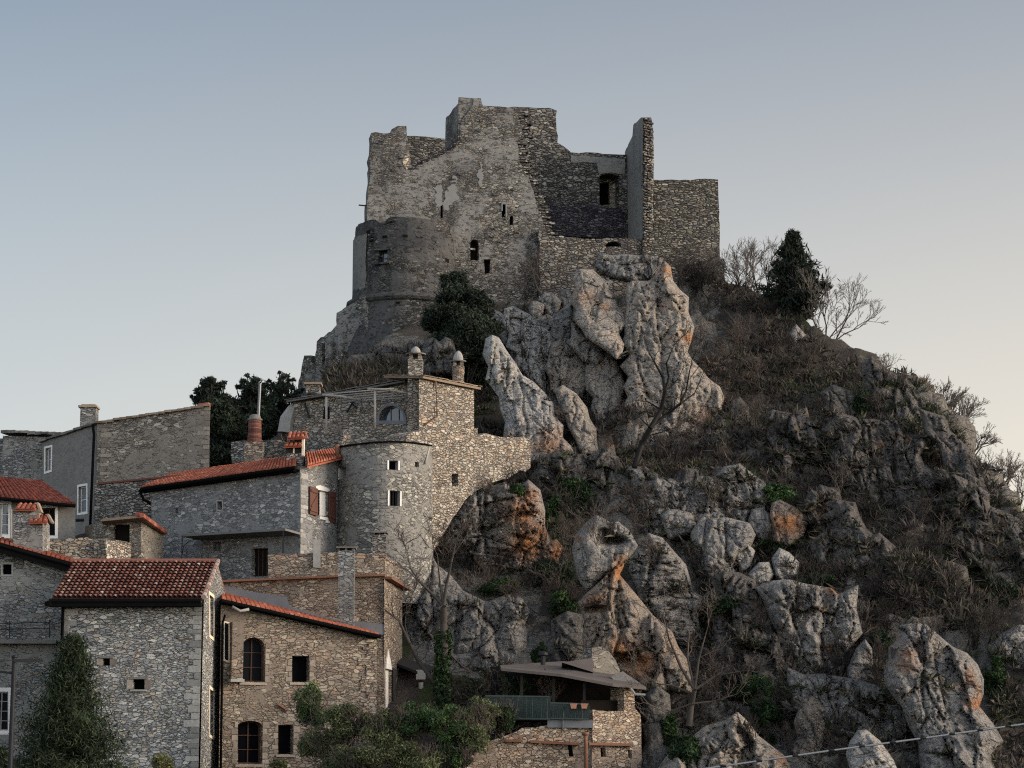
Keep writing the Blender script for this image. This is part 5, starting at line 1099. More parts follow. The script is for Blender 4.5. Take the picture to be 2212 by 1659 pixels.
def zr(v, t): q = arc(t); return P(830, v, q.y).z
topv = lambda t: np.interp(t, [0, .1, .3, .6, .8, 1], [967, 964.5, 959.5, 955, 957.5, 964])
zl = sorted(set([zr(v, t_of_u((w[0] + w[1]) / 2)) for w in win_r for v in w[2:]])); zl = [zr(1300, .5)] + list(np.linspace(zr(1290, .5), zl[0] - .1, 6)) + zl
wb = [(t_of_u(w[0]), t_of_u(w[1]), zr(w[3], t_of_u((w[0] + w[1]) / 2)), zr(w[2], t_of_u((w[0] + w[1]) / 2))) for w in win_r]
mb = MB(); nt = len(ts)
for t in ts:
    p = arc(t); zz = zl + [zr(topv(t), t)]
    for z in zz: mb.v.append((p.x, p.y, z)); mb.t.append(.5)
nz_ = len(zl) + 1; cells = []
for i in range(nt - 1):
    for j in range(nz_ - 1):
        tm = (ts[i] + ts[i + 1]) / 2; zm = (mb.v[i * nz_ + j][2] + mb.v[i * nz_ + j + 1][2]) / 2
        k = [n for n, w in enumerate(wb) if w[0] - .003 < tm < w[1] + .003 and w[2] - .01 < zm < w[3] + .01]
        if k: cells.append((k[0], i, j)); continue
        mb.f.append((i * nz_ + j, (i + 1) * nz_ + j, (i + 1) * nz_ + j + 1, i * nz_ + j + 1))
pa0, pa1 = arc(0), arc(1); zt_ = zr(962, .5); mb.add([pa0 + Vector((0, 0, zl[0] - pa0.z)), pa1 + Vector((0, 0, zl[0] - pa1.z)), Vector((pa1.x, 138, zl[0])), Vector((pa0.x, 138, zl[0])), Vector((pa0.x, pa0.y, zt_)), Vector((pa1.x, pa1.y, zt_)), Vector((pa1.x, 138, zt_)), Vector((pa0.x, 138, zt_))], [(1, 2, 6, 5), (2, 3, 7, 6), (3, 0, 4, 7), (4, 5, 6, 7)])
mb.build('wall', M['render_round'], r_)
for n, w in enumerate(wb):
    a, b = arc(w[0]), arc(w[1]); pl = object.__new__(Plane); pl.o = Vector((a.x, a.y, 0)); d = Vector((b.x - a.x, b.y - a.y, 0)); pl.L = d.length; pl.e = d.normalized(); pl.n = Vector((pl.e.y, -pl.e.x, 0)); pl.n = pl.n if pl.n.y < 0 else -pl.n
    q = [(0, w[3]), (pl.L, w[3]), (pl.L, w[2]), (0, w[2])]
    wo = window(r_, pl, q, 'dark', depth=.38)
    m2 = MB(); m2.add([pl.at(s_, z_, o_) for (s_, z_) in q for o_ in (0, -.38)], [(0, 2, 3, 1), (2, 4, 5, 3), (4, 6, 7, 5), (6, 0, 1, 7)]); m2.build('reveal', M['stone_grey_old'] if n == 1 else M['slab_pale'], wo)
    if n in (0, 2, 3):
        m2 = MB()
        for s_ in ((-.05, pl.L + .05) if n != 3 else (-.08,)): m2.box(pl.at(s_, (w[2] + w[3]) / 2, .01), pl.e * .045, pl.n * .03, Vector((0, 0, (w[3] - w[2]) / 2)))
        m2.build('surround', M['white'], wo)
    if n == 2:
        m2 = MB()
        for i in (1, 2, 3): m2.box(pl.at(pl.L * i / 4, (w[2] + w[3]) / 2, -.2), pl.e * .015, pl.n * .015, Vector((0, 0, (w[3] - w[2]) / 2)))
        m2.build('window_bars', M['metal_dark'], wo)
mb = MB(); mb.tube([arc(t) + Vector((0, -.14, zr(topv(t), t) + .02 - arc(t).z)) for t in np.linspace(0, 1, 22)], .05, 8); mb.build('gutter', M['gutter'], r_)
pipe(r_, [arc(1) + Vector((-.1, -.3, zr(963, 1) - pa1.z)), arc(.93) + Vector((0, -.25, zr(1003, .93) - arc(.93).z))], 'wood_grey', .06)
pipe(r_, [arc(.0) + Vector((-.1, -.25, zr(962, 0) - pa0.z)), arc(.0) + Vector((-.05, -.25, zr(988, 0) - pa0.z))], 'rust', .14, 'hopper')
pipe(r_, [arc(.62) + Vector((0, -.3, zr(1038, .6) - arc(.62).z)), arc(.5) + Vector((0, -.3, zr(1060, .5) - arc(.5).z))], 'wood_grey', .03, 'stay_rod')

# --- rubble base grown out of the rock, right of R
rb = thing('rubble_base_wall', 'big sunlit pale rubble wall rising from the rusty rock beside the round house', 'wall', P(1000, 1150, 132))
b1 = Plane((880, 129.2), (1030, 134.5), 1050); b2 = Plane((1020, 134.2), (1150, 139), 1000)
hw_ = b1.pts(rect(976, 1024, 990, 1049))
o = b1.pts([(880, 940), (915, 930), (960, 925), (1032, 925), (1030, 1060), (1005, 1080), (985, 1110), (960, 1150), (935, 1190), (915, 1240), (870, 1290), (840, 1290), (860, 1100)])
mb = MB(); panel(mb, b1, rough(o, .5, .1, rr), [hw_], 1.6); mb.build('masonry', M['stone_rubble'], rb); window(rb, b1, hw_, 'dark', depth=.5, glass=M['void_brown'])
mb = MB(); panel(mb, b2, rough(b2.pts([(1018, 938), (1060, 939), (1100, 944), (1146, 950), (1146, 1010), (1110, 1025), (1060, 1045), (1018, 1070)]), .5, .12, rr), (), 1.4); mb.build('wing_masonry', M['stone_rubble'], rb)

# --- U: terrace house with pergola
u_ = thing('terrace_house', 'rubble terrace house with a flat stone slab roof and an arched window', 'house', P(800, 960, 138))
um = Plane((630, 141), (882, 136.8), 900); ux = Plane((905, 134.6), (1024, 138.6), 880)
o = um.pts([(636, 862), (700, 850), (800, 836), (882, 822), (882, 960), (882, 1000), (640, 1010), (626, 960), (618, 935), (630, 900)])
ha_ = um.pts(arch(820, 877, 873, 909, 28, 10))
mb = MB(); panel(mb, um, o, [ha_], 0, .4); body(mb, um, o, 6)
ou = ux.pts([(905, 812), (915, 812), (935, 818), (1024, 836), (1024, 960), (1024, 1010), (905, 1010)]); panel(mb, ux, ou); body(mb, ux, ou, 3)
mb.build('wall', M['stone_rubble'], u_)
w = window(u_, um, ha_, 'x', frame=M['metal_grey'], bars=(2, 0), depth=.35, glass=M['glass_blue'], name='arched_window'); m2 = MB(); ring(m2, um, um.pts(arch(820, 877, 873, 909, 28, 10)), .2, -.01, .08); m2.build('surround', M['flashing'], w)
q = [um.at(*um.px(628, 868), .5), um.at(*um.px(884, 824), .5), um.at(*um.px(880, 806), -4), um.at(*um.px(640, 846), -4)]
slab_roof(u_, q, M['slab'], .7, .7, random.Random(21), .1)
q = [ux.at(*ux.px(906, 813), .3), ux.at(*ux.px(1031, 838), .3), ux.at(*ux.px(1024, 821), -3), ux.at(*ux.px(911, 799), -3)]
slab_roof(u_, q, M['slab_warm'], .7, .6, random.Random(22), .14, 'wing_roof')
pipe(u_, [ux.at(*ux.px(934, 818), .2), ux.at(*ux.px(938, 826), .12), ux.at(*ux.px(941, 900), .12), ux.at(*ux.px(915, 918), .12)], 'copper_pipe', .055)
mb = MB(); o = um.shifted(.6)
panel(mb, o, rough(o.pts([(690, 942), (720, 934), (800, 928), (830, 916), (882, 918), (905, 925), (905, 990), (735, 985), (690, 985)]), .35, .06, rr), (), .6); mb.build('terrace_parapet', M['stone_rubble'], u_)
mb = MB(); k = um.pts([(700, 880), (712, 880), (712, 905), (698, 905)]); panel(mb, um, k, (), .02, off=.03); mb.build('doorway', M['void_brown'], u_)
def bell_chimney(label, u0, u1, vt, vb, capv, bellv, Y, square, mat):
    t = thing('bell_chimney', label, 'chimney', P((u0 + u1) / 2, vb, Y), 'bell-capped stone chimneys')
    a, b = P(u0, vb, Y), P(u1, vt, Y); cx = (a.x + b.x) / 2; hw2 = (b.x - a.x) / 2; m = MB()
    if square: m.box((cx, Y + hw2, (a.z + b.z) / 2), (hw2, 0, 0), (0, hw2, 0), (0, 0, (b.z - a.z) / 2))
    else: m.lathe((cx, Y + hw2, a.z), [(hw2, 0), (hw2, (b.z - a.z) * .55), (hw2 * 1.12, (b.z - a.z) * .62), (hw2 * 1.1, b.z - a.z)], 18, .03, rr)
    m.build('shaft', M[mat], t)
    zc = P(u0, capv, Y).z; m = MB()
    for sx_ in (-1, 1):
        for sy in (-1, 1): m.box((cx + sx_ * hw2 * .6, Y + hw2 + sy * hw2 * .6, (b.z + zc) / 2), (.11, 0, 0), (0, .11, 0), (0, 0, (zc - b.z) / 2 + .02))
    m.build('cap_supports', M[mat], t)
    m = MB(); m.lathe((cx, Y + hw2, zc), [(hw2 * 1.35, 0), (hw2 * 1.38, .07), (.2, .1)], 14, .04, rr); m.build('cap_slab', M['slab'], t)
    zb = P(u0, bellv, Y).z; hh_ = zb - zc; m = MB(); m.lathe((cx, Y + hw2, zc + .07), [(.3, 0), (.31, hh_ * .3), (.24, hh_ * .65), (.13, hh_ * .9), (.04, hh_)], 14, .05, rr); m.build('bell', M['slab_pale'], t)
bell_chimney('tall square rubble chimney with a pale bell cap at the terrace house corner', 880, 913, 775, 930, 764, 748, 135.4, True, 'stone_rubble')
bell_chimney('short round chimney with a grey bell cap on the sunlit terrace wing', 977, 1002, 790, 828, 780, 758, 138.5, False, 'stone_terrace')
lc = thing('ledge_chimney', 'squat pale stone chimney with a flat slab on the slab roof edge', 'chimney', P(672, 845, 143))
mb = MB(); BX(mb, 661, 830, 690, 850, 143, 1); mb.build('shaft', M['stone_rubble_grey'], lc); mb = MB(); BX(mb, 657, 825, 694, 829.5, 142.8, 1.3, .6); mb.build('cap', M['slab_warm'], lc)

pg = thing('pergola', 'bare pergola of pale rough poles on the upper terrace', 'pergola', um.at(*um.px(760, 935), 2.0))
po = um.shifted(2.0)
for (u, v0, v1) in ((705, 858, 940), (810, 845, 925)):
    mb = MB(); mb.tube([po.at(*po.px(u, v0)), po.at(*po.px(u + .5, (v0 + v1) / 2), .03), po.at(*po.px(u, v1))], .075, 7); mb.build('post', M['wood_grey'], pg, True)
for (a, b) in (((697, 853), (768, 860)), ((795, 840), (872, 845))):
    mb = MB(); mb.tube([po.at(*po.px(*a)), po.at(*po.px((a[0] + b[0]) / 2, (a[1] + b[1]) / 2 - 1)), po.at(*po.px(*b), -1.6)], .08, 7); mb.build('beam', M['wood_grey'], pg, True)
for i in range(5):
    mb = MB(); mb.tube([po.at(*po.px(700 + 6 * i, 852 + 2 * i), -.35 * i), po.at(*po.px(850, 839 + 3.2 * i), -.35 * i)], .045, 6); mb.build('pole', M['wood_grey'], pg, True)
dk = thing('leaning_boards', 'two crossed dark boards leaning on the terrace house wall', 'boards', um.at(*um.px(768, 895), .3))
mb = MB(); mb.beam(um.at(*um.px(756, 893), .35), um.at(*um.px(773, 862), .3), .12, .06); mb.beam(um.at(*um.px(762, 868), .38), um.at(*um.px(778, 884), .34), .1, .06); mb.build('board', M['soot'], dk)
mb = MB(); mb.beam(um.at(*um.px(664, 873), .3), um.at(*um.px(676, 905), .35), .12, .08); mb.build('plank', M['soot'], dk)
js = thing('garden_boulder', 'pale jagged standing stone at the terrace corner beside the evergreens', 'boulder', P(622, 930, 141))
mb = MB(); mb.tube([P(616, 935, 141), P(620, 905, 141), P(632, 882, 141.2), P(638, 870, 141.3)], [.5, .45, .3, .08], 7); mb.build('stone', M['slab_pale'], js)

# --- T: terrace block with C chimneys, W: warm house with orange roof
t_ = thing('terrace_block', 'brown stone terrace block with a sunlit side wall and white pointed doorway', 'house', P(650, 1500, 119))
tf = Plane((470, 118), (830, 119.2), 1320); ts_ = Plane((830, 119.2), (869, 124.5), 1400)
o = tf.pts([(470, 1258), (727, 1247), (830, 1245), (830, 1659), (470, 1659)]); o[3] = (o[3][0], 0); o[4] = (o[4][0], 0)
o2 = ts_.pts([(830, 1250), (869, 1273), (869, 1560), (830, 1560)]); o2[2] = (o2[2][0], 2.5); o2[3] = (o2[3][0], 2.5)
dh = ts_.pts([(832.8, 1442), (844, 1446), (844, 1530), (832.8, 1528)])
mb = MB(); panel(mb, tf, o); panel(mb, ts_, o2, [dh], 0, .35); body(mb, tf, o, 5); mb.build('wall', M['stone_brown'], t_)
dm = MB(); panel(dm, ts_, dh, (), .05, off=-.12); dm.build('door', M['white'], t_)
dm = MB(); panel(dm, ts_, ts_.pts([(832.2, 1444), (833.5, 1425), (836, 1416), (837.6, 1403), (839.2, 1417), (842, 1428), (844.6, 1447)]), (), .08, off=.06); dm.build('pointed_arch', M['white'], t_)
dm = MB(); panel(dm, ts_, ts_.pts([(845.5, 1442), (852, 1446), (852, 1518), (845.5, 1521)]), (), .05, off=.1); dm.build('shutter', M['soot'], t_)
mb = MB(); ca_ = [tf.at(*tf.px(u, v), .14) for u, v in ((470, 1257), (727, 1246), (831, 1243.5))]; mb.beam(ca_[0], ca_[1], .5, .1); mb.beam(ca_[1], ca_[2], .5, .1); mb.beam(ts_.at(*ts_.px(831, 1248), .12), ts_.at(*ts_.px(873, 1274), .12), .5, .12); mb.build('coping', M['rust'], t_)
mb = MB(); fl = [tf.at(*tf.px(u, v), .05) for u, v in ((477, 1262), (540, 1278), (620, 1290), (625, 1310), (727, 1338), (830, 1348), (830, 1372), (796, 1366), (477, 1283))]; mb.add(fl, [tuple(range(len(fl)))]); mb.build('render_band', M['flashing'], t_)
pr = thing('terrace_parapet', 'rough rubble parapet with a sunlit end on top of the brown terrace block', 'wall', P(710, 1246, 119.5))
tp2 = tf.shifted(-.25); o = tp2.pts([(579, 1197), (690, 1194), (727, 1192), (829, 1195), (829, 1247), (579, 1252)])
mb = MB(); panel(mb, tp2, rough(o, .35, .07, rr), (), .6); mb.build('masonry', M['stone_brown'], pr)
te2 = ts_.shifted(-.1); mb = MB(); panel(mb, te2, rough(te2.pts([(831, 1203), (845, 1206), (869, 1222), (869, 1273), (831, 1250)]), .3, .07, rr), (), .6); mb.build('end_masonry', M['stone_brown'], pr)
mb = MB(); panel(mb, tp2, tp2.pts([(676, 1166), (692, 1166), (692, 1228), (676, 1226)]), (), .3, off=.16); mb.build('gate_pier', M['slab_pale'], pr)

def slab_chimney(label, u0, u1, v0, v1, Y, mat, d=.9):
    t = thing('slab_capped_chimney', label, 'chimney', P((u0 + u1) / 2, v1, Y), 'slab-capped chimneys of the terrace block'); m = MB(); BX(m, u0, v0 + 7, u1, v1, Y, d); m.build('shaft', M[mat], t)
    m = MB(); 
    for a, b in ((u0, u0 + 5), ((u0 + u1) / 2 - 2, (u0 + u1) / 2 + 3), (u1 - 5, u1)): BX(m, a, v0 + 1.5, b, v0 + 7.5, Y + .03, d * .9)
    m.build('vent_posts', M[mat], t)
    m = MB(); BX(m, u0 - 3, v0 - 1.5, u1 + 3, v0 + 1.5, Y - .12, d + .24, .6); m.build('cap', M['slab'], t)
slab_chimney('tall grey stone chimney rising from the lower orange roof', 729, 765, 1182, 1356, 116.6, 'stone_grey_old')
slab_chimney('smaller slab-capped chimney behind the rough parapet', 805, 834, 1149, 1222, 121, 'stone_rubble_grey', .8)

w_ = thing('warm_stone_house', 'warm brown stone house with arched windows under a sloping orange roof', 'house', P(640, 1659, 114))
wf = Plane((477, 113), (812, 116), 1450); o = wf.pts([(477, 1300), (600, 1326), (812, 1375)]) + [(wf.px(812, 1500)[0], 0), (wf.px(477, 1500)[0], 0)]
hw = [wf.pts(arch(522.5, 1377, 572, 1473, 20, 8)), wf.pts(rect(631, 1417, 668, 1473)), wf.pts(arch(514, 1557, 566, 1650, 10, 8)), wf.pts(rect(601, 1566, 633, 1629))]
mb = MB(); panel(mb, wf, o, hw, 0, .55); body(mb, wf, o, 5.5, (0, 1, 3)); 
we = wf.at(o[2][0], o[2][1]); wd_ = Vector((-.19, 3.2, 0)); mb.add([we, we + wd_, Vector((we.x - .19, we.y + 3.2, 0)), Vector((we.x, we.y, 0))], [(0, 1, 2, 3)])
mb.build('wall', M['stone_warm'], w_)
window(w_, wf, hw[0], 'x', frame=M['wood'], bars=(1, 2), depth=.42, name='arched_window'); window(w_, wf, hw[1], 'dark', depth=.45); window(w_, wf, hw[2], 'x', frame=M['wood'], bars=(1, 2), depth=.45, name='arched_doorway', glass=M['void']); window(w_, wf, hw[3], 'dark', depth=.45)
q = [wf.at(*wf.px(474, 1296), .4), wf.at(*wf.px(813, 1374), .4), tf.at(*tf.px(800, 1367), .1), tf.at(*tf.px(474, 1281), .1)]
tile_roof(w_, q, M['tile_orange'], .25, .4, random.Random(25), .1)
mb = MB(); mb.tube([wf.at(*wf.px(472, 1299), .5), wf.at(*wf.px(815, 1377), .5)], .1, 8); mb.beam(wf.at(*wf.px(476, 1302), .22), wf.at(*wf.px(812, 1378), .22), .42, .1); mb.build('gutter', M['gutter'], w_)
pipe(w_, [wf.at(*wf.px(482, 1330), .35), wf.at(*wf.px(479.5, 1345), .14), Vector((wf.at(*wf.px(479.5, 1500), .14).x, wf.at(*wf.px(479.5, 1500), .14).y, 0))], 'gutter', .06)
pipe(w_, [wf.at(*wf.px(495, 1312), .55), wf.at(*wf.px(512, 1322), .6), wf.at(*wf.px(530, 1318), .65)], 'slab_pale', .07, 'gutter_spout')
mb = MB(); bx = wf.pts(rect(497, 1345, 519, 1468)); xs_ = [p[0] for p in bx]; zs_ = [p[1] for p in bx]; mb.box(wf.at(sum(xs_) / 4, sum(zs_) / 4, .22), wf.e * (max(xs_) - min(xs_)) / 2, wf.n * .24, Vector((0, 0, (max(zs_) - min(zs_)) / 2))); mb.build('oriel', M['stone_warm'], w_)
mb = MB(); mb.box(wf.at(sum(xs_) / 4, min(zs_) - .06, .26), wf.e * ((max(xs_) - min(xs_)) / 2 + .06), wf.n * .3, Vector((0, 0, .07))); mb.build('oriel_sill', M['slab_pale'], w_)
sq = wf.pts([(485, 1345), (493, 1348), (493, 1428), (485, 1424)]); m2 = MB(); panel(m2, wf, sq, (), .02, off=.03); sw_ = m2.build('slit_window', M['glass'], w_); m2 = MB(); ring(m2, wf, sq, .09, -.01, .06); m2.build('surround', M['white_warm'], sw_)
mb = MB(); mb.beam(wf.at(*wf.px(597, 1519), .1), wf.at(*wf.px(622, 1535), .1), .1); mb.build('iron_rod', M['rust'], w_)
mb = MB()
for i in range(22):
    v = 1385 + i * 8; s0, z0_ = wf.px(811, v); ln = rr.uniform(.2, .5); mb.box(wf.at(s0 - ln + .04, z0_, .02), wf.e * ln, wf.n * .045, Vector((0, 0, .085)), rr.random())
mb.build('quoins', M['stone_brown'], w_)

for q in hw:                                                  # rough dressed heads and jambs
    m2 = MB(); xs_ = [p[0] for p in q]; zs_ = [p[1] for p in q]; z_ = min(zs_)
    while z_ < max(zs_) - .3:
        h_ = rr.uniform(.2, .34)
        for x_, sg in ((min(xs_), -1), (max(xs_), 1)): ln = rr.uniform(.14, .34); m2.box(wf.at(x_ + sg * (ln / 2 + .01), z_ + h_ / 2, .0), wf.e * ln / 2, wf.n * .022, Vector((0, 0, h_ / 2 - .02)), rr.random())
        z_ += h_
    m2.box(wf.at((min(xs_) + max(xs_)) / 2, min(zs_) - .08, .02), wf.e * ((max(xs_) - min(xs_)) / 2 + .1), wf.n * .05, Vector((0, 0, .06)), .8)
    m2.build('jamb_stones', M['quoin_warm'], w_)
# --- little porch
pc = thing('small_porch', 'small dark roofed porch with a tiny white arched window beside the pointed doorway', 'porch', P(895, 1515, 123))
cf = Plane((862, 124.2), (934, 123.2), 1480); aw = cf.pts(arch(894, 1493, 907, 1510, 7)); mb = MB(); panel(mb, cf, cf.pts([(866, 1438), (934, 1450), (934, 1540), (866, 1540)]), [aw], 0, .2); mb.build('wall', M['render_brown'], pc)
window(pc, cf, aw, 'dark', depth=.18, surround=M['white'], sw=.09)
mb = MB(); q = [cf.at(*cf.px(861, 1426), 1.2), cf.at(*cf.px(926, 1452), 1.2), cf.at(*cf.px(934, 1440), -.4), cf.at(*cf.px(861, 1420), -.4)]; mb.add(q + [p - Vector((0, 0, .14)) for p in q], [(0, 1, 2, 3), (7, 6, 5, 4), (0, 4, 5, 1), (1, 5, 6, 2), (2, 6, 7, 3), (3, 7, 4, 0)]); mb.build('roof', M['soffit'], pc)
mb = MB(); a = cf.at(*cf.px(928, 1455), .9); mb.box(a + Vector((0, 0, -.1)), (.24, 0, 0), (0, .2, 0), (0, 0, .25)); mb.tube([a + Vector((0, 0, -.5)), a + Vector((0, 0, -1.6))], .13, 8); mb.build('lamp_pillar', M['slab_pale'], pc)

# --- pavilion restaurant
pv = thing('rock_pavilion', 'tan stone pavilion with a drooping grey roof tucked under the rusty rock', 'building', P(1240, 1659, 112))
pf = Plane((1183, 111.5), (1285, 111.5), 1560); p2 = Plane((1278, 110.8), (1388, 112.3), 1560)
o2 = p2.pts([(1280, 1533), (1348, 1536), (1348, 1484), (1369, 1486), (1372, 1530), (1384, 1545), (1386, 1659), (1278, 1659)]); o2[6] = (o2[6][0], 0); o2[7] = (o2[7][0], 0)
hp = [p2.pts([(1297, 1615), (1308, 1615), (1309, 1635), (1298, 1635)]), p2.pts([(1356, 1619), (1364, 1620), (1366, 1639), (1358, 1638)])]
mb = MB(); panel(mb, p2, rough(o2, .5, .04, rr, skip=(6,)), hp, 1.2); mb.build('wall', M['stone_pink'], pv)
for q in hp: window(pv, p2, q, 'dark', depth=.3, glass=M['void_brown'])
lw = Plane((995, 110.5), (1282, 111), 1620); o = lw.pts([(992, 1659), (1005, 1640), (1060, 1600), (1090, 1590), (1130, 1572), (1180, 1566), (1282, 1568), (1282, 1659), (1282, 1700), (992, 1700)]); o[-1] = (o[-1][0], 0); o[-2] = (o[-2][0], 0)
hq = lw.pts([(1227, 1611), (1236, 1610), (1239, 1634), (1229, 1634)]); mb = MB(); panel(mb, lw, rough(o, .4, .1, rr, skip=(7, 8, 9)), [hq], 1); mb.build('lower_wall', M['stone_pink'], pv); window(pv, lw, hq, 'dark', depth=.35, glass=M['void_brown'])
mb = MB()
for a, b, pl in (((1091, 1600), (1128, 1600), lw), ((1145, 1602), (1250, 1607), lw)): mb.beam(pl.at(*pl.px(*a), .12), pl.at(*pl.px(*b), .12), .26, .12)
mb.beam(p2.at(*p2.px(1266, 1607), .14), p2.at(*p2.px(1362, 1609), .14), .26, .12); mb.build('ledge', M['rust'], pv)
pipe(pv, [p2.at(*p2.px(1257, 1587), .3), p2.at(*p2.px(1258, 1606), .3), Vector((p2.at(*p2.px(1259, 1606), .3).x, p2.at(*p2.px(1259, 1606), .3).y, 0))], 'rust', .09)
pipe(pv, [p2.at(*p2.px(1257, 1582), .3), p2.at(*p2.px(1257, 1588), .3)], 'rust', .17, 'pipe_hopper')
mb = MB(); mb.beam(pf.at(*pf.px(1182, 1564), .3), pf.at(*pf.px(1280, 1565), .3), .9, .36); mb.beam(pf.at(*pf.px(1216, 1552), .78), pf.at(*pf.px(1216, 1573), .78), .1, .07); mb.build('planter_trough', M['flashing'], pv)
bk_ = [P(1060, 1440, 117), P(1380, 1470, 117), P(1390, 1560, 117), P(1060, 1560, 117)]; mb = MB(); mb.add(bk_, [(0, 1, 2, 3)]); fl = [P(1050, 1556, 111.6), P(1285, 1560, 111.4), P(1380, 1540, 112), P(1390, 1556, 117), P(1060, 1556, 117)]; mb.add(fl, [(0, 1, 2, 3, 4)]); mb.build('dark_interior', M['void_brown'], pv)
rf = [P(1083, 1443, 111), P(1213, 1456, 110.6), P(1324, 1477, 110.6), P(1396, 1484, 111.2), P(1350, 1454, 116.5), P(1283, 1440, 117), P(1219, 1428, 117.5), P(1126, 1434, 116.5), P(1080, 1437, 114)]
mb = MB(); n = len(rf); mb.add(rf + [p - Vector((0, 0, .13)) for p in rf], [tuple(range(n)), tuple(range(2 * n - 1, n - 1, -1))] + [(j, (j + 1) % n, n + (j + 1) % n, n + j) for j in range(n)]); mb.build('roof', M['slate_roof'], pv)
mb = MB(); q = [P(1214, 1431, 113.5), P(1280, 1421, 114.2), P(1281, 1452, 113.2)]; mb.add(q + [p + Vector((0, 1.5, -.2)) for p in q], [(0, 1, 2), (0, 3, 4, 1), (1, 4, 5, 2), (5, 4, 3)]); mb.build('roof_slab', M['slate_roof'], pv)
mb = MB(); g = Plane((1279, 114.4), (1345, 115), 1430); panel(mb, g, rough(g.pts([(1279, 1452), (1279, 1400), (1300, 1396), (1316, 1408), (1330, 1426), (1340, 1450), (1330, 1462)]), .4, .06, rr), (), 1.2); mb.build('gable_stub', M['render_brown'], pv)
mb = MB(); q = [P(1320, 1462, 112.2), P(1345, 1450, 112.8), P(1390, 1480, 112.4), P(1330, 1474, 112)]; mb.add(q + [p - Vector((0, -.4, .2)) for p in q], [(0, 1, 2, 3), (0, 3, 7, 4), (1, 5, 6, 2), (0, 4, 5, 1)]); mb.build('roof_patch', M['slab'], pv)
mb = MB(); mb.tube([P(1173, 1436, 113), P(1173, 1416, 113)], .12, 8); mb.lathe(P(1173, 1417, 113), [(.13, 0), (.26, .05), (.24, .16), (.1, .24)], 10); mb.build('stove_pipe', M['metal_dark'], pv)
for u in (1127, 1196, 1262):
    mb = MB(); mb.beam(P(u, 1452 + (u - 1127) * .12, 111.5), P(u, 1545, 111.5), .13); mb.build('roof_post', M['soffit'], pv)
mb = MB(); panel(mb, p2, p2.pts([(1268, 1512), (1346, 1512), (1346, 1534), (1268, 1532)]), (), .08, off=-.5); mb.build('dark_boarding', M['void_brown'], pv)
mb = MB(); mb.tube([P(1362, 1487, 111), P(1372, 1500, 110.8), P(1394, 1501, 110.8)], .06, 7); mb.build('rain_spout', M['slab_pale'], pv)
bl = thing('balcony_railing', 'green metal balcony railing with a reed mat, stepped down at its lit end', 'railing', P(1160, 1552, 110.6))
bp_ = Plane((1045, 110.8), (1192, 110.6), 1530); bq = Plane((1186, 110.6), (1278, 110.6), 1540)
for pl, (a, b), (v0, v0b), (v1, v1b) in ((bp_, (1048, 1188), (1503, 1505), (1552, 1553)), (bq, (1189, 1272), (1518, 1521), (1552, 1553))):
    mb = MB()
    for va, vb in ((v0, v0b), (v1, v1b)): mb.beam(pl.at(*pl.px(a, va)), pl.at(*pl.px(b, vb)), .05, .07)
    mb.build('rail', M['metal_green'], bl)
    mb = MB(); n = int((b - a) / 2.1)
    for i in range(n + 1):
        t = i / n; u = a + (b - a) * t; q0, q1 = pl.px(u, v0 + (v0b - v0) * t), pl.px(u + rr.uniform(.5, 3), v1 + (v1b - v1) * t); mb.beam(pl.at(*q0, .0), pl.at(*q1, .01), .024)
    mb.build('bars', M['metal_green'], bl)
    mb = MB(); o = pl.shifted(-.06); panel(mb, o, o.pts([(a, v0 + 4), (b, v0b + 4), (b, v1b), (a, v1)]), (), .02); mb.build('reed_mat', M['screen_green'] if 'screen_green' in M else M['metal_green'], bl)
pt0 = None
for i, (u, lb) in enumerate(((1239, 'terracotta flower box hung on the green railing, left of two'), (1262, 'terracotta flower box hung on the green railing beside the tan pillar wall'))):
    p = bq.at(*bq.px(u, 1526), .17)
    if pt0 is None:
        pt0 = thing('flower_pot', lb, 'flower pot', p, 'flower boxes on the balcony railing'); mb = MB(); mb.add([p + Vector((x, y, z)) for (x, y, z) in ((-.12, -.09, -.11), (.12, -.09, -.11), (.12, .09, -.11), (-.12, .09, -.11), (-.16, -.12, .11), (.16, -.12, .11), (.16, .12, .11), (-.16, .12, .11))], [(3, 2, 1, 0), (4, 5, 6, 7), (0, 1, 5, 4), (1, 2, 6, 5), (2, 3, 7, 6), (3, 0, 4, 7)]); mb.build('pot', M['terracotta'], pt0)
        mb = MB(); mb.box(p + Vector((0, 0, .1)), (.17, 0, 0), (0, .13, 0), (0, 0, .025)); mb.build('rim', M['terracotta'], pt0)
    else:
        c2 = pt0.copy(); C.objects.link(c2); c2.location = p; c2['label'] = lb
        for ch_ in pt0.children: d_ = ch_.copy(); C.objects.link(d_); d_.parent = c2

# ------------------------------------------------------------------ vegetation
NR = np.random.default_rng(7)
_hv = V_hill = V
hill_bvh = BVHTree.FromPolygons(V.tolist(), HF.tolist())
_rv, _rf, _b = [], [], 0
for o in ROCKS:
    n = len(o.data.vertices); a = np.empty(n * 3); o.data.vertices.foreach_get('co', a); a = a.reshape(-1, 3) + np.array(o.location)
    f = np.array([p.vertices[:] for p in o.data.polygons]) + _b; _rv.append(a); _rf.append(f); _b += n
rock_bvh = BVHTree.FromPolygons(np.concatenate(_rv).tolist(), np.concatenate(_rf).tolist())
def hit(u, v, rocks=False):
    """where the sight line lands on the hillside (None when a crag or nothing is there)"""
    c = Vector((0, 0, CZ)); d = ray(u, v).normalized(); q, n, i, dist = hill_bvh.ray_cast(c, d)
    r, n2, i2, d2 = rock_bvh.ray_cast(c, d)
    if r is not None and (q is None or d2 < dist): return r if rocks else None
    return q
def ground_at(x, y):
    q, n, i, d = hill_bvh.ray_cast(Vector((x, y, 120)), Vector((0, 0, -1))); return q if q is not None else Vector((x, y, 0))

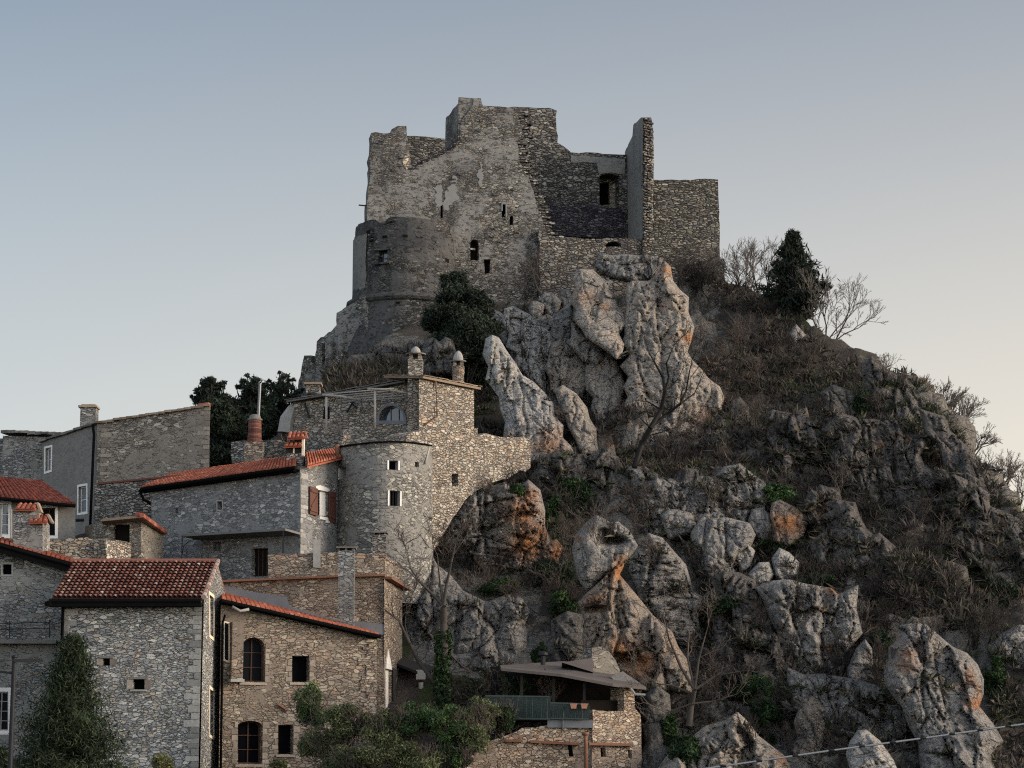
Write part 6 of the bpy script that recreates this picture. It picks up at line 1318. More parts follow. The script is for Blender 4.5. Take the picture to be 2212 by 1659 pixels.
def tubes(P0, P1, R0, R1, k=3):
    P0, P1 = np.asarray(P0, float), np.asarray(P1, float); R0, R1 = np.asarray(R0, float), np.asarray(R1, float)
    d = P1 - P0; d /= np.linalg.norm(d, axis=1)[:, None] + 1e-9
    ref = np.where(np.abs(d[:, 2:3]) > .9, np.array([[1., 0, 0]]), np.array([[0, 0, 1.]]))
    a = np.cross(d, ref); a /= np.linalg.norm(a, axis=1)[:, None] + 1e-9; b = np.cross(d, a); n = len(P0)
    V = np.empty((n, 2, k, 3))
    for j in range(k):
        t = 2 * math.pi * j / k; o = a * math.cos(t) + b * math.sin(t); V[:, 0, j] = P0 + o * R0[:, None]; V[:, 1, j] = P1 + o * R1[:, None]
    base = (np.arange(n) * 2 * k)[:, None]; F = np.stack([np.concatenate([base + j, base + (j + 1) % k, base + k + (j + 1) % k, base + k + j], 1) for j in range(k)], 1).reshape(-1, 4)
    return V.reshape(-1, 3), F
class Wood:
    def __init__(s, seed): s.r = random.Random(seed); s.S = []; s.tips = []
    def grow(s, p, d, L, r, lev, up=.12, wob=.22, split=(2, 3), ang=.6, ratio=.72, nseg=3, minr=.011):
        q = Vector(p); d = Vector(d).normalized(); rr = s.r
        for i in range(nseg):
            d = (d + Vector((rr.gauss(0, wob), rr.gauss(0, wob), rr.gauss(0, wob) + up * .5))).normalized()
            n = q + d * (L / nseg); r1 = max(minr, r * (1 - .3 * (i + 1) / nseg)); r0 = max(minr, r * (1 - .3 * i / nseg))
            s.S.append((q, n, r0, r1)); q = n
            if lev > 0 and i < nseg - 1 and rr.random() < .75:
                a = Vector((rr.gauss(0, 1), rr.gauss(0, 1), rr.gauss(.2, .7))).normalized(); e = (d + a * ang * 1.3).normalized(); s.grow(q, e, L * ratio * rr.uniform(.6, .95), r * .55, lev - 1, up, wob, split, ang, ratio, nseg, minr)
        if lev > 0:
            for k in range(rr.randint(*split)):
                a = Vector((rr.gauss(0, 1), rr.gauss(0, 1), rr.gauss(.15, .7))).normalized(); e = (d + a * ang).normalized(); s.grow(q, e, L * ratio * rr.uniform(.75, 1.1), r * .62, lev - 1, up, wob, split, ang, ratio, nseg, minr)
        else: s.tips.append(q)
    def limb(s, pts, r0, r1, lev, L, every=.7, **k):
        """a limb along given points which then throws side branches"""
        pts = [Vector(p) for p in pts]; n = len(pts) - 1; rr = s.r
        for i in range(n):
            a, b = pts[i], pts[i + 1]; m = max(1, int((b - a).length / .5))
            for j in range(m):
                t0, t1 = (i + j / m) / n, (i + (j + 1) / m) / n; q0, q1 = a.lerp(b, j / m), a.lerp(b, (j + 1) / m)
                s.S.append((q0, q1, r0 + (r1 - r0) * t0, r0 + (r1 - r0) * t1))
                if lev > 0 and t0 > .2 and rr.random() < every:
                    e = ((b - a).normalized() + Vector((rr.gauss(0, .8), rr.gauss(0, .6), rr.gauss(.25, .6)))).normalized(); s.grow(q1, e, L * rr.uniform(.6, 1.1), max(.014, (r0 + (r1 - r0) * t1) * .5), lev - 1, **k)
        if lev > 0: s.grow(pts[-1], pts[-1] - pts[-2], L, r1, lev, **k)
    def arrays(s, thick=0):
        S = [x for x in s.S if x[2] >= thick] if thick else s.S
        return tubes([tuple(x[0]) for x in S], [tuple(x[1]) for x in S], [x[2] for x in S], [x[3] for x in S], 4 if thick else 3)
    def split(s, lim):
        A = [x for x in s.S if x[2] >= lim]; B = [x for x in s.S if x[2] < lim]; out = []
        for q, k in ((A, 6), (B, 3)): out.append(tubes([tuple(x[0]) for x in q], [tuple(x[1]) for x in q], [x[2] for x in q], [x[3] for x in q], k) if q else (np.zeros((0, 3)), np.zeros((0, 4), int)))
        return out
def leaves(Cn, size, elong=1.6, up=.0, tint=None, rng=NR):
    """one small diamond per centre, any orientation"""
    n = len(Cn); a = rng.normal(size=(n, 3)); a[:, 2] += up; a /= np.linalg.norm(a, axis=1)[:, None]; b = rng.normal(size=(n, 3)); b -= a * (a * b).sum(1)[:, None]; b /= np.linalg.norm(b, axis=1)[:, None]
    sz = size * rng.uniform(.6, 1.4, n); a *= (sz * elong)[:, None]; b *= sz[:, None] * .62
    V = np.stack([Cn - a, Cn - b * .9 + a * .1, Cn + a, Cn + b * .9 + a * .1], 1).reshape(-1, 3); F = np.arange(n * 4).reshape(n, 4)
    t = rng.uniform(0, 1, n) if tint is None else tint; return V, F, np.repeat(t, 4)
def blob_points(n, c, r, rng, shell=.55, lump=.25, seed=0):
    d = rng.normal(size=(n, 3)); d /= np.linalg.norm(d, axis=1)[:, None]; k = (1 - shell * rng.random(n) ** 1.6)
    k *= 1 + lump * fbm(d * 1.9 + seed * 3.1, 3, seed); return np.array(c) + d * k[:, None] * np.array(r)

# loose cover no one could count: dead brush, grass, leaf litter tufts on the slope
_top = (V_hill[:, 2] > crest(X) - 1.6) & (NR.random(len(X)) < .85)
mask_in = ~_top & (X > -4) & (X < 44) & (Y > 105) & (Y < 190) & (V_hill[:, 2] > -.5) | ~_top & (X > -34) & (X <= -4) & (Y > 138) & (Y < 185)
idx = np.nonzero(mask_in)[0]
_rockpts = []
for o in ROCKS:
    me = o.data; nv = len(me.polygons); nn = np.empty(nv * 3); me.polygons.foreach_get('normal', nn); cc = np.empty(nv * 3); me.polygons.foreach_get('center', cc); nn = nn.reshape(-1, 3); cc = cc.reshape(-1, 3) + np.array(o.location)
    dark = 'dark' in me.materials[0].name or o.name.startswith('bedrock'); k = (nn[:, 2] > (.25 if dark else .62)) & (nn[:, 1] < .3); _rockpts.append(cc[k][::(2 if dark else 5)])
_rockpts = np.concatenate(_rockpts)
def tufts(n, blades, h, w, name, mat, thr, nseed, label, spread=.35, sgn=1, on_rock=.46):
    sc_ = fbm(V_hill[idx] * .12, 5, nseed) - .55 * (rocky[idx] * bare[idx]); ok = idx[(sc_ * sgn) > thr]
    pick = NR.choice(ok, n); base = V_hill[pick].copy(); q_ = int(n * on_rock); base[:q_] = _rockpts[NR.integers(0, len(_rockpts), q_)]; base = base + NR.uniform(-.15, .15, (n, 3)) * np.array([1, 1, .3])
    b = np.repeat(base, blades, 0) + NR.normal(0, spread * .5, (n * blades, 3)) * np.array([1, 1, .2]); m = n * blades
    hh = np.repeat(NR.uniform(.5, 1.2, n), blades) * h * NR.uniform(.5, 1.2, m)
    d = NR.normal(0, .6, (m, 3)); d[:, 2] = NR.uniform(-.05, .95, m); d /= np.linalg.norm(d, axis=1)[:, None]
    sd = np.cross(d, NR.normal(size=(m, 3))); sd /= np.linalg.norm(sd, axis=1)[:, None]; sd *= w
    mid = b + d * (hh * .55)[:, None]; tip = b + d * hh[:, None] + NR.normal(0, .12, (m, 3))
    Vv = np.stack([b - sd, b + sd, mid + sd * .7, tip], 1).reshape(-1, 3); F = np.arange(m * 4).reshape(m, 4)
    t = np.repeat(np.clip(np.repeat(NR.uniform(0, .8, n), blades) + NR.uniform(-.2, .2, m), 0, 1), 4)
    tag(mk(name, Vv, F, M[mat], None, False, t), label, name.replace('_', ' '), None, 'stuff')
tufts(25000, 16, .72, .0085, 'dead_brush', 'dry_brush', -.3, 71, 'grey brown dead brush covering the hillside between the crags')
tufts(9000, 16, .5, .016, 'hill_grass', 'grass', .0, 83, 'dull green grass and ivy patches on the hillside')
tufts(2600, 14, .45, .011, 'dry_grass', 'dry_grass', .1, 95, 'pale dry grass tufts on the upper slope')

def shrub_proto(seed, h, n, lev=3, ang=.55, mat='twig_brown'):
    w = Wood(seed); r = w.r
    for i in range(n):
        a = r.uniform(0, 6.28); t = r.uniform(.1, .55); w.grow((r.uniform(-.2, .2), r.uniform(-.2, .2), -.1), (math.cos(a) * t, math.sin(a) * t, 1), h * .42, .028, lev, .1, .2, (2, 3), ang, .68, 3, .0075)
    return w.arrays()
protos = []
for i, (sd_, h_, n_, mt) in enumerate(((1, 2.2, 5, 'twig_brown'), (2, 2.8, 4, 'twig_dark'), (3, 1.8, 6, 'twig_brown'), (4, 3.2, 4, 'twig_brown'), (5, 2.0, 6, 'twig_dark'))):
    Vp, Fp = shrub_proto(sd_, h_, n_, 3, .6, mt); protos.append((Vp, Fp, mt))
first = {}
def bare_shrub(p, k, s_, rot, label, group, name='bare_shrub'):
    if k not in first:
        Vp, Fp, mt = protos[k]; o = mk(name, Vp, Fp, M[mt], None, False, np.repeat(NR.uniform(0, 1, len(Vp) // 6), 6)); first[k] = o
    else:
        o = first[k].copy(); C.objects.link(o)
    o.location = p; o.scale = (s_, s_, s_); o.rotation_euler = (0, 0, rot); tag(o, label, 'shrub', group); return o
rr = random.Random(31)
zones = [((1500, 2200), (640, 1500), 120, 'leafless grey brown shrub in the thicket on the long dark slope', 'bare shrubs on the long slope'),
         ((1180, 1500), (950, 1250), 26, 'leafless shrub in the gully between the rock pillar and the balanced boulder', 'bare shrubs in the gully'),
         ((930, 1200), (1180, 1330), 14, 'brown leafless shrub under the rust-stained rock face', 'bare shrubs under the rusty rock face'),
         ((1440, 1566), (560, 645), 14, 'leafless shrub growing at the foot of the right hand castle wall', 'bare shrubs by the castle wall'),
         ((1500, 1900), (1380, 1659), 22, 'leafless shrub low on the slope around the ivy mound', 'bare shrubs low on the slope'),
         ((1180, 1270), (1180, 1420), 6, 'leafless shrub in the dark cleft left of the balanced boulder', 'bare shrubs in the cleft'),
         ((1290, 1420), (505, 545), 5, 'small leafless shrub on the ledge of the ruined room', 'bare shrubs on the ruin ledge')]
for (ua, ub), (va, vb), n, lb, gp_ in zones:
    c = 0; tries = 0
    while c < n and tries < n * 30:
        tries += 1; u, v = rr.uniform(ua, ub), rr.uniform(va, vb); p = hit(u, v, rocks=rr.random() < .08)
        if p is None or p.y < 104 or (u > 1560 and p.z > crest(p.x) - 2.2): continue
        bare_shrub(p - Vector((0, 0, .1)), rr.randrange(5), rr.uniform(.55, 1.15) * (.6 if 'ledge' in gp_ else 1), rr.uniform(0, 6.3), lb, gp_); c += 1
for (u, v, k, s_, lb) in ((1130, 655, 1, 1.5, 'dark leafless shrub climbing the castle wall above the pale blocky rock'), (1170, 640, 3, 1.3, 'tall leafless shrub against the castle wall beside the tan slab'), (985, 1060, 0, .7, 'rusty brown shrub beside the small window of the rubble wall'), (1060, 1085, 2, .9, 'rusty brown shrub on top of the orange stained rock'), (1100, 1060, 4, .9, 'dark shrub in the notch of the orange stained rock'), (1405, 600, 1, .9, 'thin dark shrub on the boulders under the spur wall'), (1325, 1150, 4, .45, 'tiny dark shrub in the hollow of the balanced boulder'), (845, 800, 2, .8, 'brown shrub on the rocks behind the slab roof')):
    p = hit(u, v, True); p = p if p is not None else P(u, v, 168); bare_shrub(p, k, s_, rr.uniform(0, 6), lb, None)

def bare_tree(name, label, w, lim=.045, tm='bark', cm='twig_dark', group=None, base=None, cat='tree'):
    t = thing(name, label, cat, base, group); (Va, Fa), (Vb, Fb) = w.split(lim)
    if len(Va): mk('trunk', Va, Fa, M[tm], t, True)
    mk('crown', Vb, Fb, M[cm], t, False, np.repeat(NR.uniform(0, 1, len(Vb) // 6 + 1), 6)[:len(Vb)]); return t
# dark forked tree in front of the big pillar
w = Wood(41); Yt_ = 140.5
L = lambda pts, Y0=Yt_: [P(u, v, Y0 + (i % 2) * .3 - i * .12) for i, (u, v) in enumerate(pts)]
kw_ = dict(up=.1, wob=.25, ang=.75, ratio=.7, nseg=3, minr=.012)
w.limb(L([(1370, 1010), (1386, 960), (1405, 925), (1428, 885), (1437, 845)]), .2, .13, 0, 1)
for pts, r0, r1 in (([(1437, 845), (1432, 815), (1418, 790), (1402, 762)], .11, .04), ([(1437, 845), (1445, 815), (1440, 785), (1452, 755)], .1, .04), ([(1407, 922), (1440, 895), (1470, 872), (1482, 845), (1490, 800)], .12, .04), ([(1428, 885), (1400, 868), (1375, 865)], .06, .03), ([(1437, 845), (1455, 830), (1468, 812)], .06, .025), ([(1386, 960), (1405, 940), (1440, 930)], .06, .025), ([(1470, 872), (1500, 850), (1515, 815)], .06, .025), ([(1405, 925), (1380, 900), (1360, 880)], .05, .02)):
    w.limb(L(pts), r0, r1, 2, 1.0, .55, **kw_)
bare_tree('bare_tree', 'dark forked leafless tree standing against the biggest rock pillar', w, .05, 'twig_dark', 'twig_dark', None, P(1370, 1010, Yt_))
# ivy clad tree by the porch
w = Wood(42); Yt_ = 117.2; L2 = lambda pts: L(pts, 117.2)
w.limb(L2([(953, 1535), (956, 1470), (960, 1400), (958, 1345), (958, 1310)]), .3, .16, 0, 1)
for pts, r0, r1 in (([(958, 1310), (935, 1285), (905, 1255), (885, 1225)], .1, .03), ([(958, 1310), (965, 1260), (975, 1215), (985, 1170)], .11, .03), ([(960, 1345), (985, 1325), (1010, 1312)], .08, .025), ([(958, 1310), (950, 1260), (945, 1200)], .08, .025), ([(940, 1475), (905, 1430), (885, 1390), (862, 1340), (832, 1318)], .13, .04), ([(958, 1400), (1000, 1440), (1050, 1470)], .05, .02), ([(885, 1390), (875, 1350), (878, 1310)], .05, .02)):
    w.limb(L2(pts), r0, r1, 3, 1.1, .6, **kw_)
iv = bare_tree('ivy_clad_tree', 'leafless tree with ivy round its trunk beside the little porch', w, .05, 'bark', 'twig_brown', None, P(953, 1535, 117.2))
cc = np.concatenate([blob_points(420, P(955 + NR.uniform(-4, 4), v, 117.1), (.42, .35, .5), NR) for v in range(1380, 1540, 22)]); Vv, Ff, tt_ = leaves(cc, .085); mk('ivy', Vv, Ff, M['leaf_ivy'], iv, False, tt_)
# spreading bare tree low on the slope
w = Wood(43); L3 = lambda pts: L(pts, 112.5)
w.limb(L3([(1488, 1570), (1494, 1520), (1500, 1490)]), .18, .12, 0, 1)
for pts, r0, r1 in (([(1500, 1490), (1470, 1440), (1445, 1380), (1432, 1330)], .09, .025), ([(1500, 1490), (1510, 1420), (1530, 1350)], .09, .025), ([(1498, 1500), (1450, 1480), (1400, 1475)], .08, .025), ([(1500, 1490), (1545, 1460), (1600, 1450)], .08, .025), ([(1494, 1520), (1540, 1515), (1590, 1500)], .06, .02), ([(1500, 1490), (1485, 1420), (1490, 1350)], .07, .02), ([(1494, 1520), (1440, 1540), (1400, 1520)], .06, .02)):
    w.limb(L3(pts), r0, r1, 3, 1.0, .6, **kw_)
bare_tree('bare_tree', 'wide spreading leafless tree beside the pavilion roof end', w, .05, 'bark', 'twig_brown', None, P(1488, 1570, 112.5))
# pale leafless trees along the skyline
def ridge_tree(u, v, top, wd, lean, seed, label, Yb=None, n=5, lev=4):
    Y0 = (Yb or hill_Y(u, v)) + 2.5; b = P(u, v + 14, Y0); H = (v - top) / FPX * Y0; w = Wood(seed); r = w.r
    for i in range(n):
        a = (i + .5) / n * 2 - 1; w.grow(b + Vector((a * .5, r.uniform(-.4, .4), 0)), (a * wd + lean + r.uniform(-.1, .1), r.uniform(-.3, .3), 1), H * .47, .06, lev, .05, .15, (2, 3), .46, .7, 3, .0115)
    bare_tree('bare_tree', label, w, .035, 'twig_brown', 'twig_pale', 'leafless trees on the ridge', b)
ridge_tree(1600, 636, 512, .45, -.05, 51, 'pale leafless tree on the skyline next to the castle wall')
ridge_tree(1642, 644, 518, .35, .1, 52, 'thin pale leafless tree between the castle wall and the ridge conifer')
ridge_tree(1785, 735, 590, .5, .3, 53, 'pale leafless tree leaning outward just beyond the ridge conifer')
ridge_tree(2010, 890, 806, .55, .4, 54, 'pale leafless tree on the bare skyline below the crest rock', 166)
ridge_tree(2050, 930, 838, .55, .5, 55, 'leafless tree halfway down the skyline leaning outward', 164)
ridge_tree(2085, 985, 902, .5, .5, 56, 'low leafless tree on the skyline above the rock tooth', 160)
ridge_tree(2150, 1075, 985, .5, .2, 57, 'wispy leafless tree on the skyline next to the frame edge', 155)
ridge_tree(2200, 1115, 990, .5, .1, 58, 'wispy leafless tree half cut by the frame edge', 153)

# evergreens
def conifer(name, label, base, H, Rr, seed, mat, n, leaf, power=.8, taper=None, group=None, tips=26, droop=-.1, cat='tree'):
    t = thing(name, label, cat, base, group); r = np.random.default_rng(seed); Bv = np.array(base)
    mb = MB(); mb.tube([base, Vector(base) + Vector((.05, 0, H * .5)), Vector(base) + Vector((0, 0, H * .97))], [max(.06, H * .022), H * .013, .02], 8); mb.build('trunk', M['bark'], t, True)
    pts = []; tn = []; nb = tips * 6
    for i in range(nb):
        h = (i + r.random()) / nb; h = .06 + .93 * h; rad = Rr * (taper(h) if taper else (1 - h) ** power) * r.uniform(.55, 1.12); a = r.uniform(0, 2 * math.pi)
        k = max(8, int(n / nb * (.35 + rad / Rr * 1.5))); s_ = r.random(k) ** .7; d = np.array([math.cos(a), math.sin(a), 0]); zz = H * h + droop * rad * s_ ** 1.5 + (.25 * rad * s_ ** 3)
        q = d[None, :] * (rad * s_)[:, None] + np.stack([0 * zz, 0 * zz, zz], 1); q += r.normal(0, 1, (k, 3)) * (.05 * Rr + .06 * rad) * np.array([1, 1, .6]); pts.append(q); tn.append(np.clip(r.uniform(0, .6) + r.uniform(-.25, .3, k) + .25 * (s_ - .5), 0, 1))
    pts = np.concatenate(pts) + Bv; V_, F_, t_2 = leaves(pts, leaf, 3.4, .6, np.concatenate(tn), r); mk('crown', V_, F_, M[mat], t, False, t_2); return t
b = P(1717, 705, hill_Y(1717, 690) + 1); Hc = P(1717, 501, b.y).z - b.z
conifer('ridge_conifer', 'tall dark conifer standing alone on the ridge', b, Hc, 2.9, 61, 'needles_ridge', 16000, .09, taper=lambda h: (.55 + h * 1.5 if h < .3 else 1 - ((h - .3) / .7) ** 1.15 * .97) * (.86 + .14 * math.sin(h * 34)))
def clump_tree(name, label, clumps, Y0, base, seed, mat, leaf=.13, dens=420, group=None, tw='twig_dark'):
    """open crowned evergreen: limbs to every leaf clump, gaps between"""
    r = np.random.default_rng(seed); t = thing(name, label, 'tree', base, group); w = Wood(seed); pts = []
    for (u, v, rad) in clumps:
        c = P(u, v, Y0 + r.uniform(-1.3, 1.3)); R_ = rad / FPX * Y0; m = base.lerp(c, .5) + Vector((0, 0, .5)); w.limb([base, m, c], .12, .03, 1, R_ * .7, .5, up=.05, wob=.25, ang=.8, ratio=.6, nseg=2, minr=.012)
        for k in range(max(5, int(R_ * R_ * 9))):
            d = r.normal(size=3); d /= np.linalg.norm(d); cc_ = np.array(c) + d * R_ * .75 * r.random() ** .5 * np.array([1, 1, .85]); rr_ = R_ * r.uniform(.25, .45); nn_ = int(dens * rr_ * rr_ * 6 * (.32 if v < 885 and Y0 < 160 and u < 700 else 1)) + 12; pts.append(cc_ + r.normal(size=(nn_, 3)) * np.array([.78, .78, .5]) * rr_)
    V_, F_ = w.arrays(); mk('trunk', V_, F_, M[tw], t, False, np.zeros(len(V_))); pts = np.concatenate(pts); big = np.clip(.45 + .9 * fbm(pts * .9, 3, seed), 0, 1)
    V2, F2, t2 = leaves(pts, leaf, 1.9, .3, np.clip(big * .7 + r.uniform(-.1, .35, len(pts)), 0, 1), r); mk('crown', V2, F2, M[mat], t, False, t2); return t
clump_tree('dark_pine', 'dense dark pine growing against the round tower foot', [(985, 606, 24), (968, 632, 26), (1002, 640, 32), (1030, 655, 30), (1045, 680, 28), (940, 680, 30), (960, 700, 34), (990, 690, 44), (1025, 710, 42), (1055, 712, 26), (930, 702, 18), (1000, 745, 44), (965, 745, 34), (1035, 750, 38), (1060, 745, 22), (985, 790, 40), (1025, 800, 36), (1050, 785, 24), (955, 790, 26), (1000, 830, 34), (955, 600, 10), (1070, 700, 12)], 156.5, P(1005, 850, 156), 62, 'needles_dark', .075, 1300)
GE = 'evergreens behind the tall gable house'
def crown(pts):                                               # outline points plus smaller clumps between them
    r_ = random.Random(len(pts)); e = [((a[0] + b[0]) / 2 + r_.uniform(-6, 6), (a[1] + b[1]) / 2 + r_.uniform(-5, 5), (a[2] + b[2]) * .4) for a, b in zip(pts, pts[1:])]
    return pts + e + [(a[0] + r_.uniform(-1, 1) * a[2] * 1.1, a[1] + r_.uniform(-1, .6) * a[2], a[2] * .4) for a in pts for _ in range(2)]
clump_tree('evergreen_tree', 'dark evergreen rising right beside the tall gable house end', crown([(425, 848, 10), (440, 826, 9), (476, 834, 12), (505, 885, 20), (508, 915, 24), (436, 872, 12), (455, 822, 14), (447, 836, 17), (466, 840, 16), (432, 858, 12), (450, 862, 24), (480, 862, 20), (462, 885, 30), (492, 895, 24), (470, 915, 34), (498, 930, 28), (466, 950, 34), (490, 970, 32), (462, 990, 34), (424, 862, 9), (500, 1000, 28)]), 152, P(470, 1040, 152), 63, 'needles_dark', .08, 720, GE)
clump_tree('evergreen_tree', 'dark evergreen behind the round brick chimney', crown([(520, 838, 11), (572, 832, 11), (510, 875, 18), (585, 872, 18), (592, 905, 22), (547, 822, 14), (540, 842, 20), (562, 842, 16), (526, 862, 20), (556, 868, 28), (532, 895, 30), (575, 890, 24), (552, 920, 34), (524, 945, 30), (578, 935, 30), (548, 965, 34), (512, 985, 28), (580, 975, 28)]), 153, P(545, 1030, 153), 64, 'needles_dark', .08, 640, GE)
clump_tree('evergreen_tree', 'gappy evergreen against the sky by the crumbling castle wall foot', crown([(642, 846, 11), (580, 872, 12), (646, 905, 18), (612, 815, 12), (600, 835, 16), (624, 832, 14), (590, 856, 16), (614, 862, 20), (634, 858, 14), (604, 895, 26), (592, 925, 26), (626, 900, 22), (612, 950, 28), (640, 880, 14)]), 154, P(605, 1010, 154), 65, 'needles_dark', .07, 520, GE)
b = P(150, 1659, 75); b.z = 0
conifer('garden_conifer', 'bushy green conifer in the foreground next to the dark pole', b, P(128, 1374, 75).z, 2.75, 66, 'leaf_conifer', 60000, .028, taper=lambda h: min(.8, (1 - h) ** .78) * (.9 + .1 * math.sin(h * 60)), tips=60, droop=-.02)
b2 = P(5, 1659, 73); b2.z = 0; conifer('garden_conifer', 'low dark conifer tip at the frame corner below the dark pole', b2, P(5, 1612, 73).z, 1.0, 67, 'leaf_conifer', 9000, .028, tips=24)

# leafy shrubs
def leafy(name, label, u, v, Y0, ru, rv, seed, mat, n=2600, leaf=.09, group=None, twigs=True, depth=None):
    c = P(u, v, Y0); rx, rz = ru / FPX * Y0, rv / FPX * Y0; r = np.random.default_rng(seed); t = thing(name, label, 'shrub', c - Vector((0, 0, rz)), group); pts = []
    for k in range(16):
        d = r.normal(size=3); d /= np.linalg.norm(d); cc_ = np.array(c) + d * np.array([rx, depth or min(rx, 1.6), rz]) * .9 * r.random() ** .45; q = r.uniform(.16, .4); pts.append(blob_points(n // 16, cc_, (rx * q + .1, min(rx, 1.4) * q + .1, rz * q + .1), r, .8, .3, seed + k))
    pts = np.concatenate(pts); big = np.clip(.42 + .9 * fbm(pts * 1.3, 3, seed), 0, 1); V2, F2, t2 = leaves(pts, leaf, 1.7, .2, np.clip(big * .75 + r.uniform(-.12, .3, len(pts)), 0, 1), r); mk('foliage', V2, F2, M[mat], t, False, t2)
    if twigs:
        w = Wood(seed)
        for k in range(16):
            a = w.r.uniform(0, 6.28); w.grow(c + Vector((w.r.uniform(-.4, .4) * rx, -.3, -rz)), (math.cos(a) * .6, math.sin(a) * .5, 1), rz * .95, .022, 2, .1, .2, (2, 3), .5, .7, 3, .008)
        V_, F_ = w.arrays(); mk('stems', V_, F_, M['twig_brown'], t, False, np.repeat(NR.uniform(0, 1, len(V_) // 6), 6))
    return t
GB = 'bushes along the terrace below the houses'
for i, (u, v, Y0, ru, rv, mt, lb) in enumerate((
    (672, 1525, 108, 34, 44, 'leaf_green', 'fresh green bush right below the small square window of the warm house'),
    (700, 1610, 107, 62, 60, 'leaf_olive', 'dark olive bush against the warm house wall at the bottom'),
    (760, 1560, 106.5, 58, 42, 'leaf_olive', 'twiggy olive bush under the quoined house corner'),
    (835, 1580, 106, 60, 48, 'leaf_olive', 'olive brown bush below the pointed doorway'),
    (780, 1640, 105, 80, 42, 'leaf_olive', 'straw coloured olive bush cut by the bottom edge'),
    (900, 1560, 106.5, 58, 42, 'leaf_green', 'green bush below the tiny arched window of the porch'),
    (965, 1560, 106, 56, 40, 'leaf_green', 'bright green bush round the foot of the ivy-clad tree'),
    (1020, 1585, 106, 48, 40, 'leaf_olive', 'olive bush ending beside the tan lower wall'),
    (900, 1640, 105, 76, 40, 'leaf_olive', 'grey green bush in the bottom middle of the terrace'),
    (985, 1635, 105.5, 44, 34, 'leaf_ivy', 'dark hollow bush above the bottom edge near the tan wall'),
    (1085, 1550, 109.3, 40, 46, 'leaf_ivy', 'very dark bush leaning on the green balcony railing'),
    (1040, 1545, 108, 34, 34, 'leaf_olive', 'pale olive bush between the ivy-clad tree and the railing'))):
    leafy('leafy_bush', lb, u, v, Y0, ru, rv, 200 + i, mt, 7000, .045, GB)
leafy('ivy_bush', 'ivy growing over the far end of the green railing under the eave', 1110, 1485, 113, 34, 30, 221, 'leaf_ivy', 2200, .08)
leafy('red_vine', 'reddish dry vine hanging in the dark pavilion opening', 1190, 1480, 112.5, 26, 30, 222, 'leaf_dead', 420, .07)
leafy('yellow_shrub', 'small yellow green shrub at the bottom beside the grey house', 350, 1650, 104, 22, 18, 223, 'leaf_yellow', 900, .06)
leafy('yellow_shrub', 'low yellow weed at the foot of the arched doorway', 600, 1655, 107, 20, 10, 224, 'leaf_yellow', 500, .06)
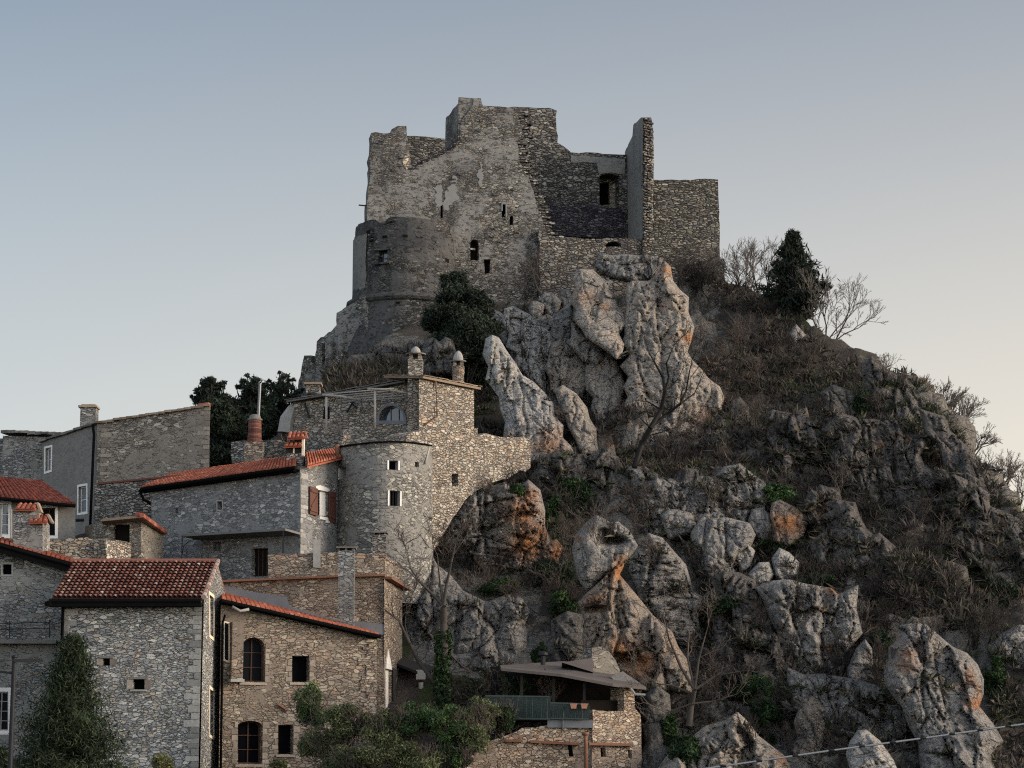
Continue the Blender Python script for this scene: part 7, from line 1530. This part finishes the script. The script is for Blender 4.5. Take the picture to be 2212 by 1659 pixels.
for i, (u, v, ru, rv, mt, lb) in enumerate((
    (1625, 1490, 62, 34, 'leaf_green', 'bright top of the ivy mound below the grey cliff block'), (1655, 1560, 44, 46, 'leaf_ivy', 'dark ivy hanging down under the bright ivy mound'),
    (1215, 1105, 34, 52, 'leaf_green', 'vivid green bush in the cleft beside the rust-stained rock'), (1250, 1070, 42, 40, 'leaf_ivy', 'dark green bush above the cleft beside the rust-stained rock'),
    (1195, 1250, 48, 46, 'leaf_ivy', 'dark ivy in the gully left of the balanced boulder'), (1215, 1320, 40, 44, 'leaf_ivy', 'dark ivy deep in the gully above the pavilion'), (1165, 1440, 20, 44, 'leaf_ivy', 'thin strip of ivy beside the tall grey cliff face'),
    (1675, 1065, 40, 20, 'leaf_green', 'green bush just above the rust-orange rock scar'), (1680, 1180, 60, 14, 'leaf_ivy', 'dark green fringe above the angular pale boulders'), (1760, 1255, 60, 16, 'leaf_ivy', 'green shelf on top of the broad grey cliff block'),
    (1560, 1310, 42, 20, 'leaf_ivy', 'dark ivy hood beside the ribbed grey-brown rock'), (1900, 1390, 30, 22, 'leaf_ivy', 'ivy in the gap before the domed rock'),
    (1870, 880, 34, 30, 'leaf_ivy', 'dark green bush below the crest rock on the ridge'), (2150, 1480, 30, 60, 'leaf_ivy', 'dark ivy bank beside the domed rock near the frame edge'), (2160, 1290, 50, 40, 'leaf_ivy', 'dark green scrub near the frame edge'),
    (1075, 1270, 60, 26, 'leaf_ivy', 'dark green growth under the rust-stained rock face'), (1120, 1060, 18, 12, 'leaf_green', 'green clump in the notch between the rubble wall and rusty rock'), (1480, 1620, 40, 40, 'leaf_ivy', 'dark ivy beside the fractured rock pile'), (1440, 1590, 24, 60, 'leaf_ivy', 'ivy trailing beside the pavilion end wall'))):
    p = hit(u, v, True); Y0 = (p.y if p is not None else hill_Y(u, v)) - .5
    leafy('ivy_bush', lb, u, v, Y0, ru, rv, 240 + i, mt, 4200, .065, None, False)

# ------------------------------------------------------------------ pole, wires, overhead cable
pl_ = thing('utility_pole', 'dark metal utility pole with side arms standing before the tall old house', 'pole', Vector((P(29, 1659, 72).x, 72, 0)))
top = P(31, 1421, 72); bx_ = top.x
mb = MB(); mb.tube([(bx_ - .02, 72, 0), (bx_, 72, top.z)], [.085, .07], 12); mb.lathe((bx_, 72, top.z), [(.07, 0), (.1, .02), (.1, .07), (.03, .1)], 12); mb.build('mast', M['metal_dark'], pl_)
mb = MB(); mb.beam((bx_, 71.95, top.z - .09), P(92, 1426, 72.2), .1); mb.build('arm', M['metal_dark'], pl_)
mb = MB(); mb.beam(P(-30, 1447, 72), P(31, 1455, 72), .07); mb.build('arm', M['metal_dark'], pl_)
mb = MB(); mb.tube([P(31, 1426, 72), P(0, 1428, 70), P(-60, 1426, 66)], .018, 6); mb.build('wire', M['metal_dark'], pl_)
ov = thing('overhead_cable', 'thick twisted grey cable crossing in front of the lower rocks', 'cable', P(1860, 1610, 30))
pts = [P(u, v, 30) for u, v in ((900, 1742), (1200, 1704), (1530, 1659.5), (1790, 1622), (2010, 1592.5), (2212, 1564), (2500, 1520), (2900, 1455))]
fine = [pts[i].lerp(pts[i + 1], j / 10) for i in range(len(pts) - 1) for j in range(10)]
mb = MB(); mb.tube(fine, .0125, 8); mb.build('cable', M['cable_metal'], ov, True)
bp0 = None
for i in range(0, len(fine) - 1, 3):
    d = (fine[i + 1] - fine[i]).normalized()
    if bp0 is None:
        mb = MB(); mb.tube([fine[i], fine[i] + d * .03 + Vector((0, 0, .006)), fine[i] + d * .075 + Vector((0, 0, -.004))], [.015, .0195, .015], 8); bp0 = mb.build('binding', M['metal_dark'], ov); f0_ = fine[i]
    else:
        c2 = bp0.copy(); C.objects.link(c2); c2.location = fine[i] - f0_
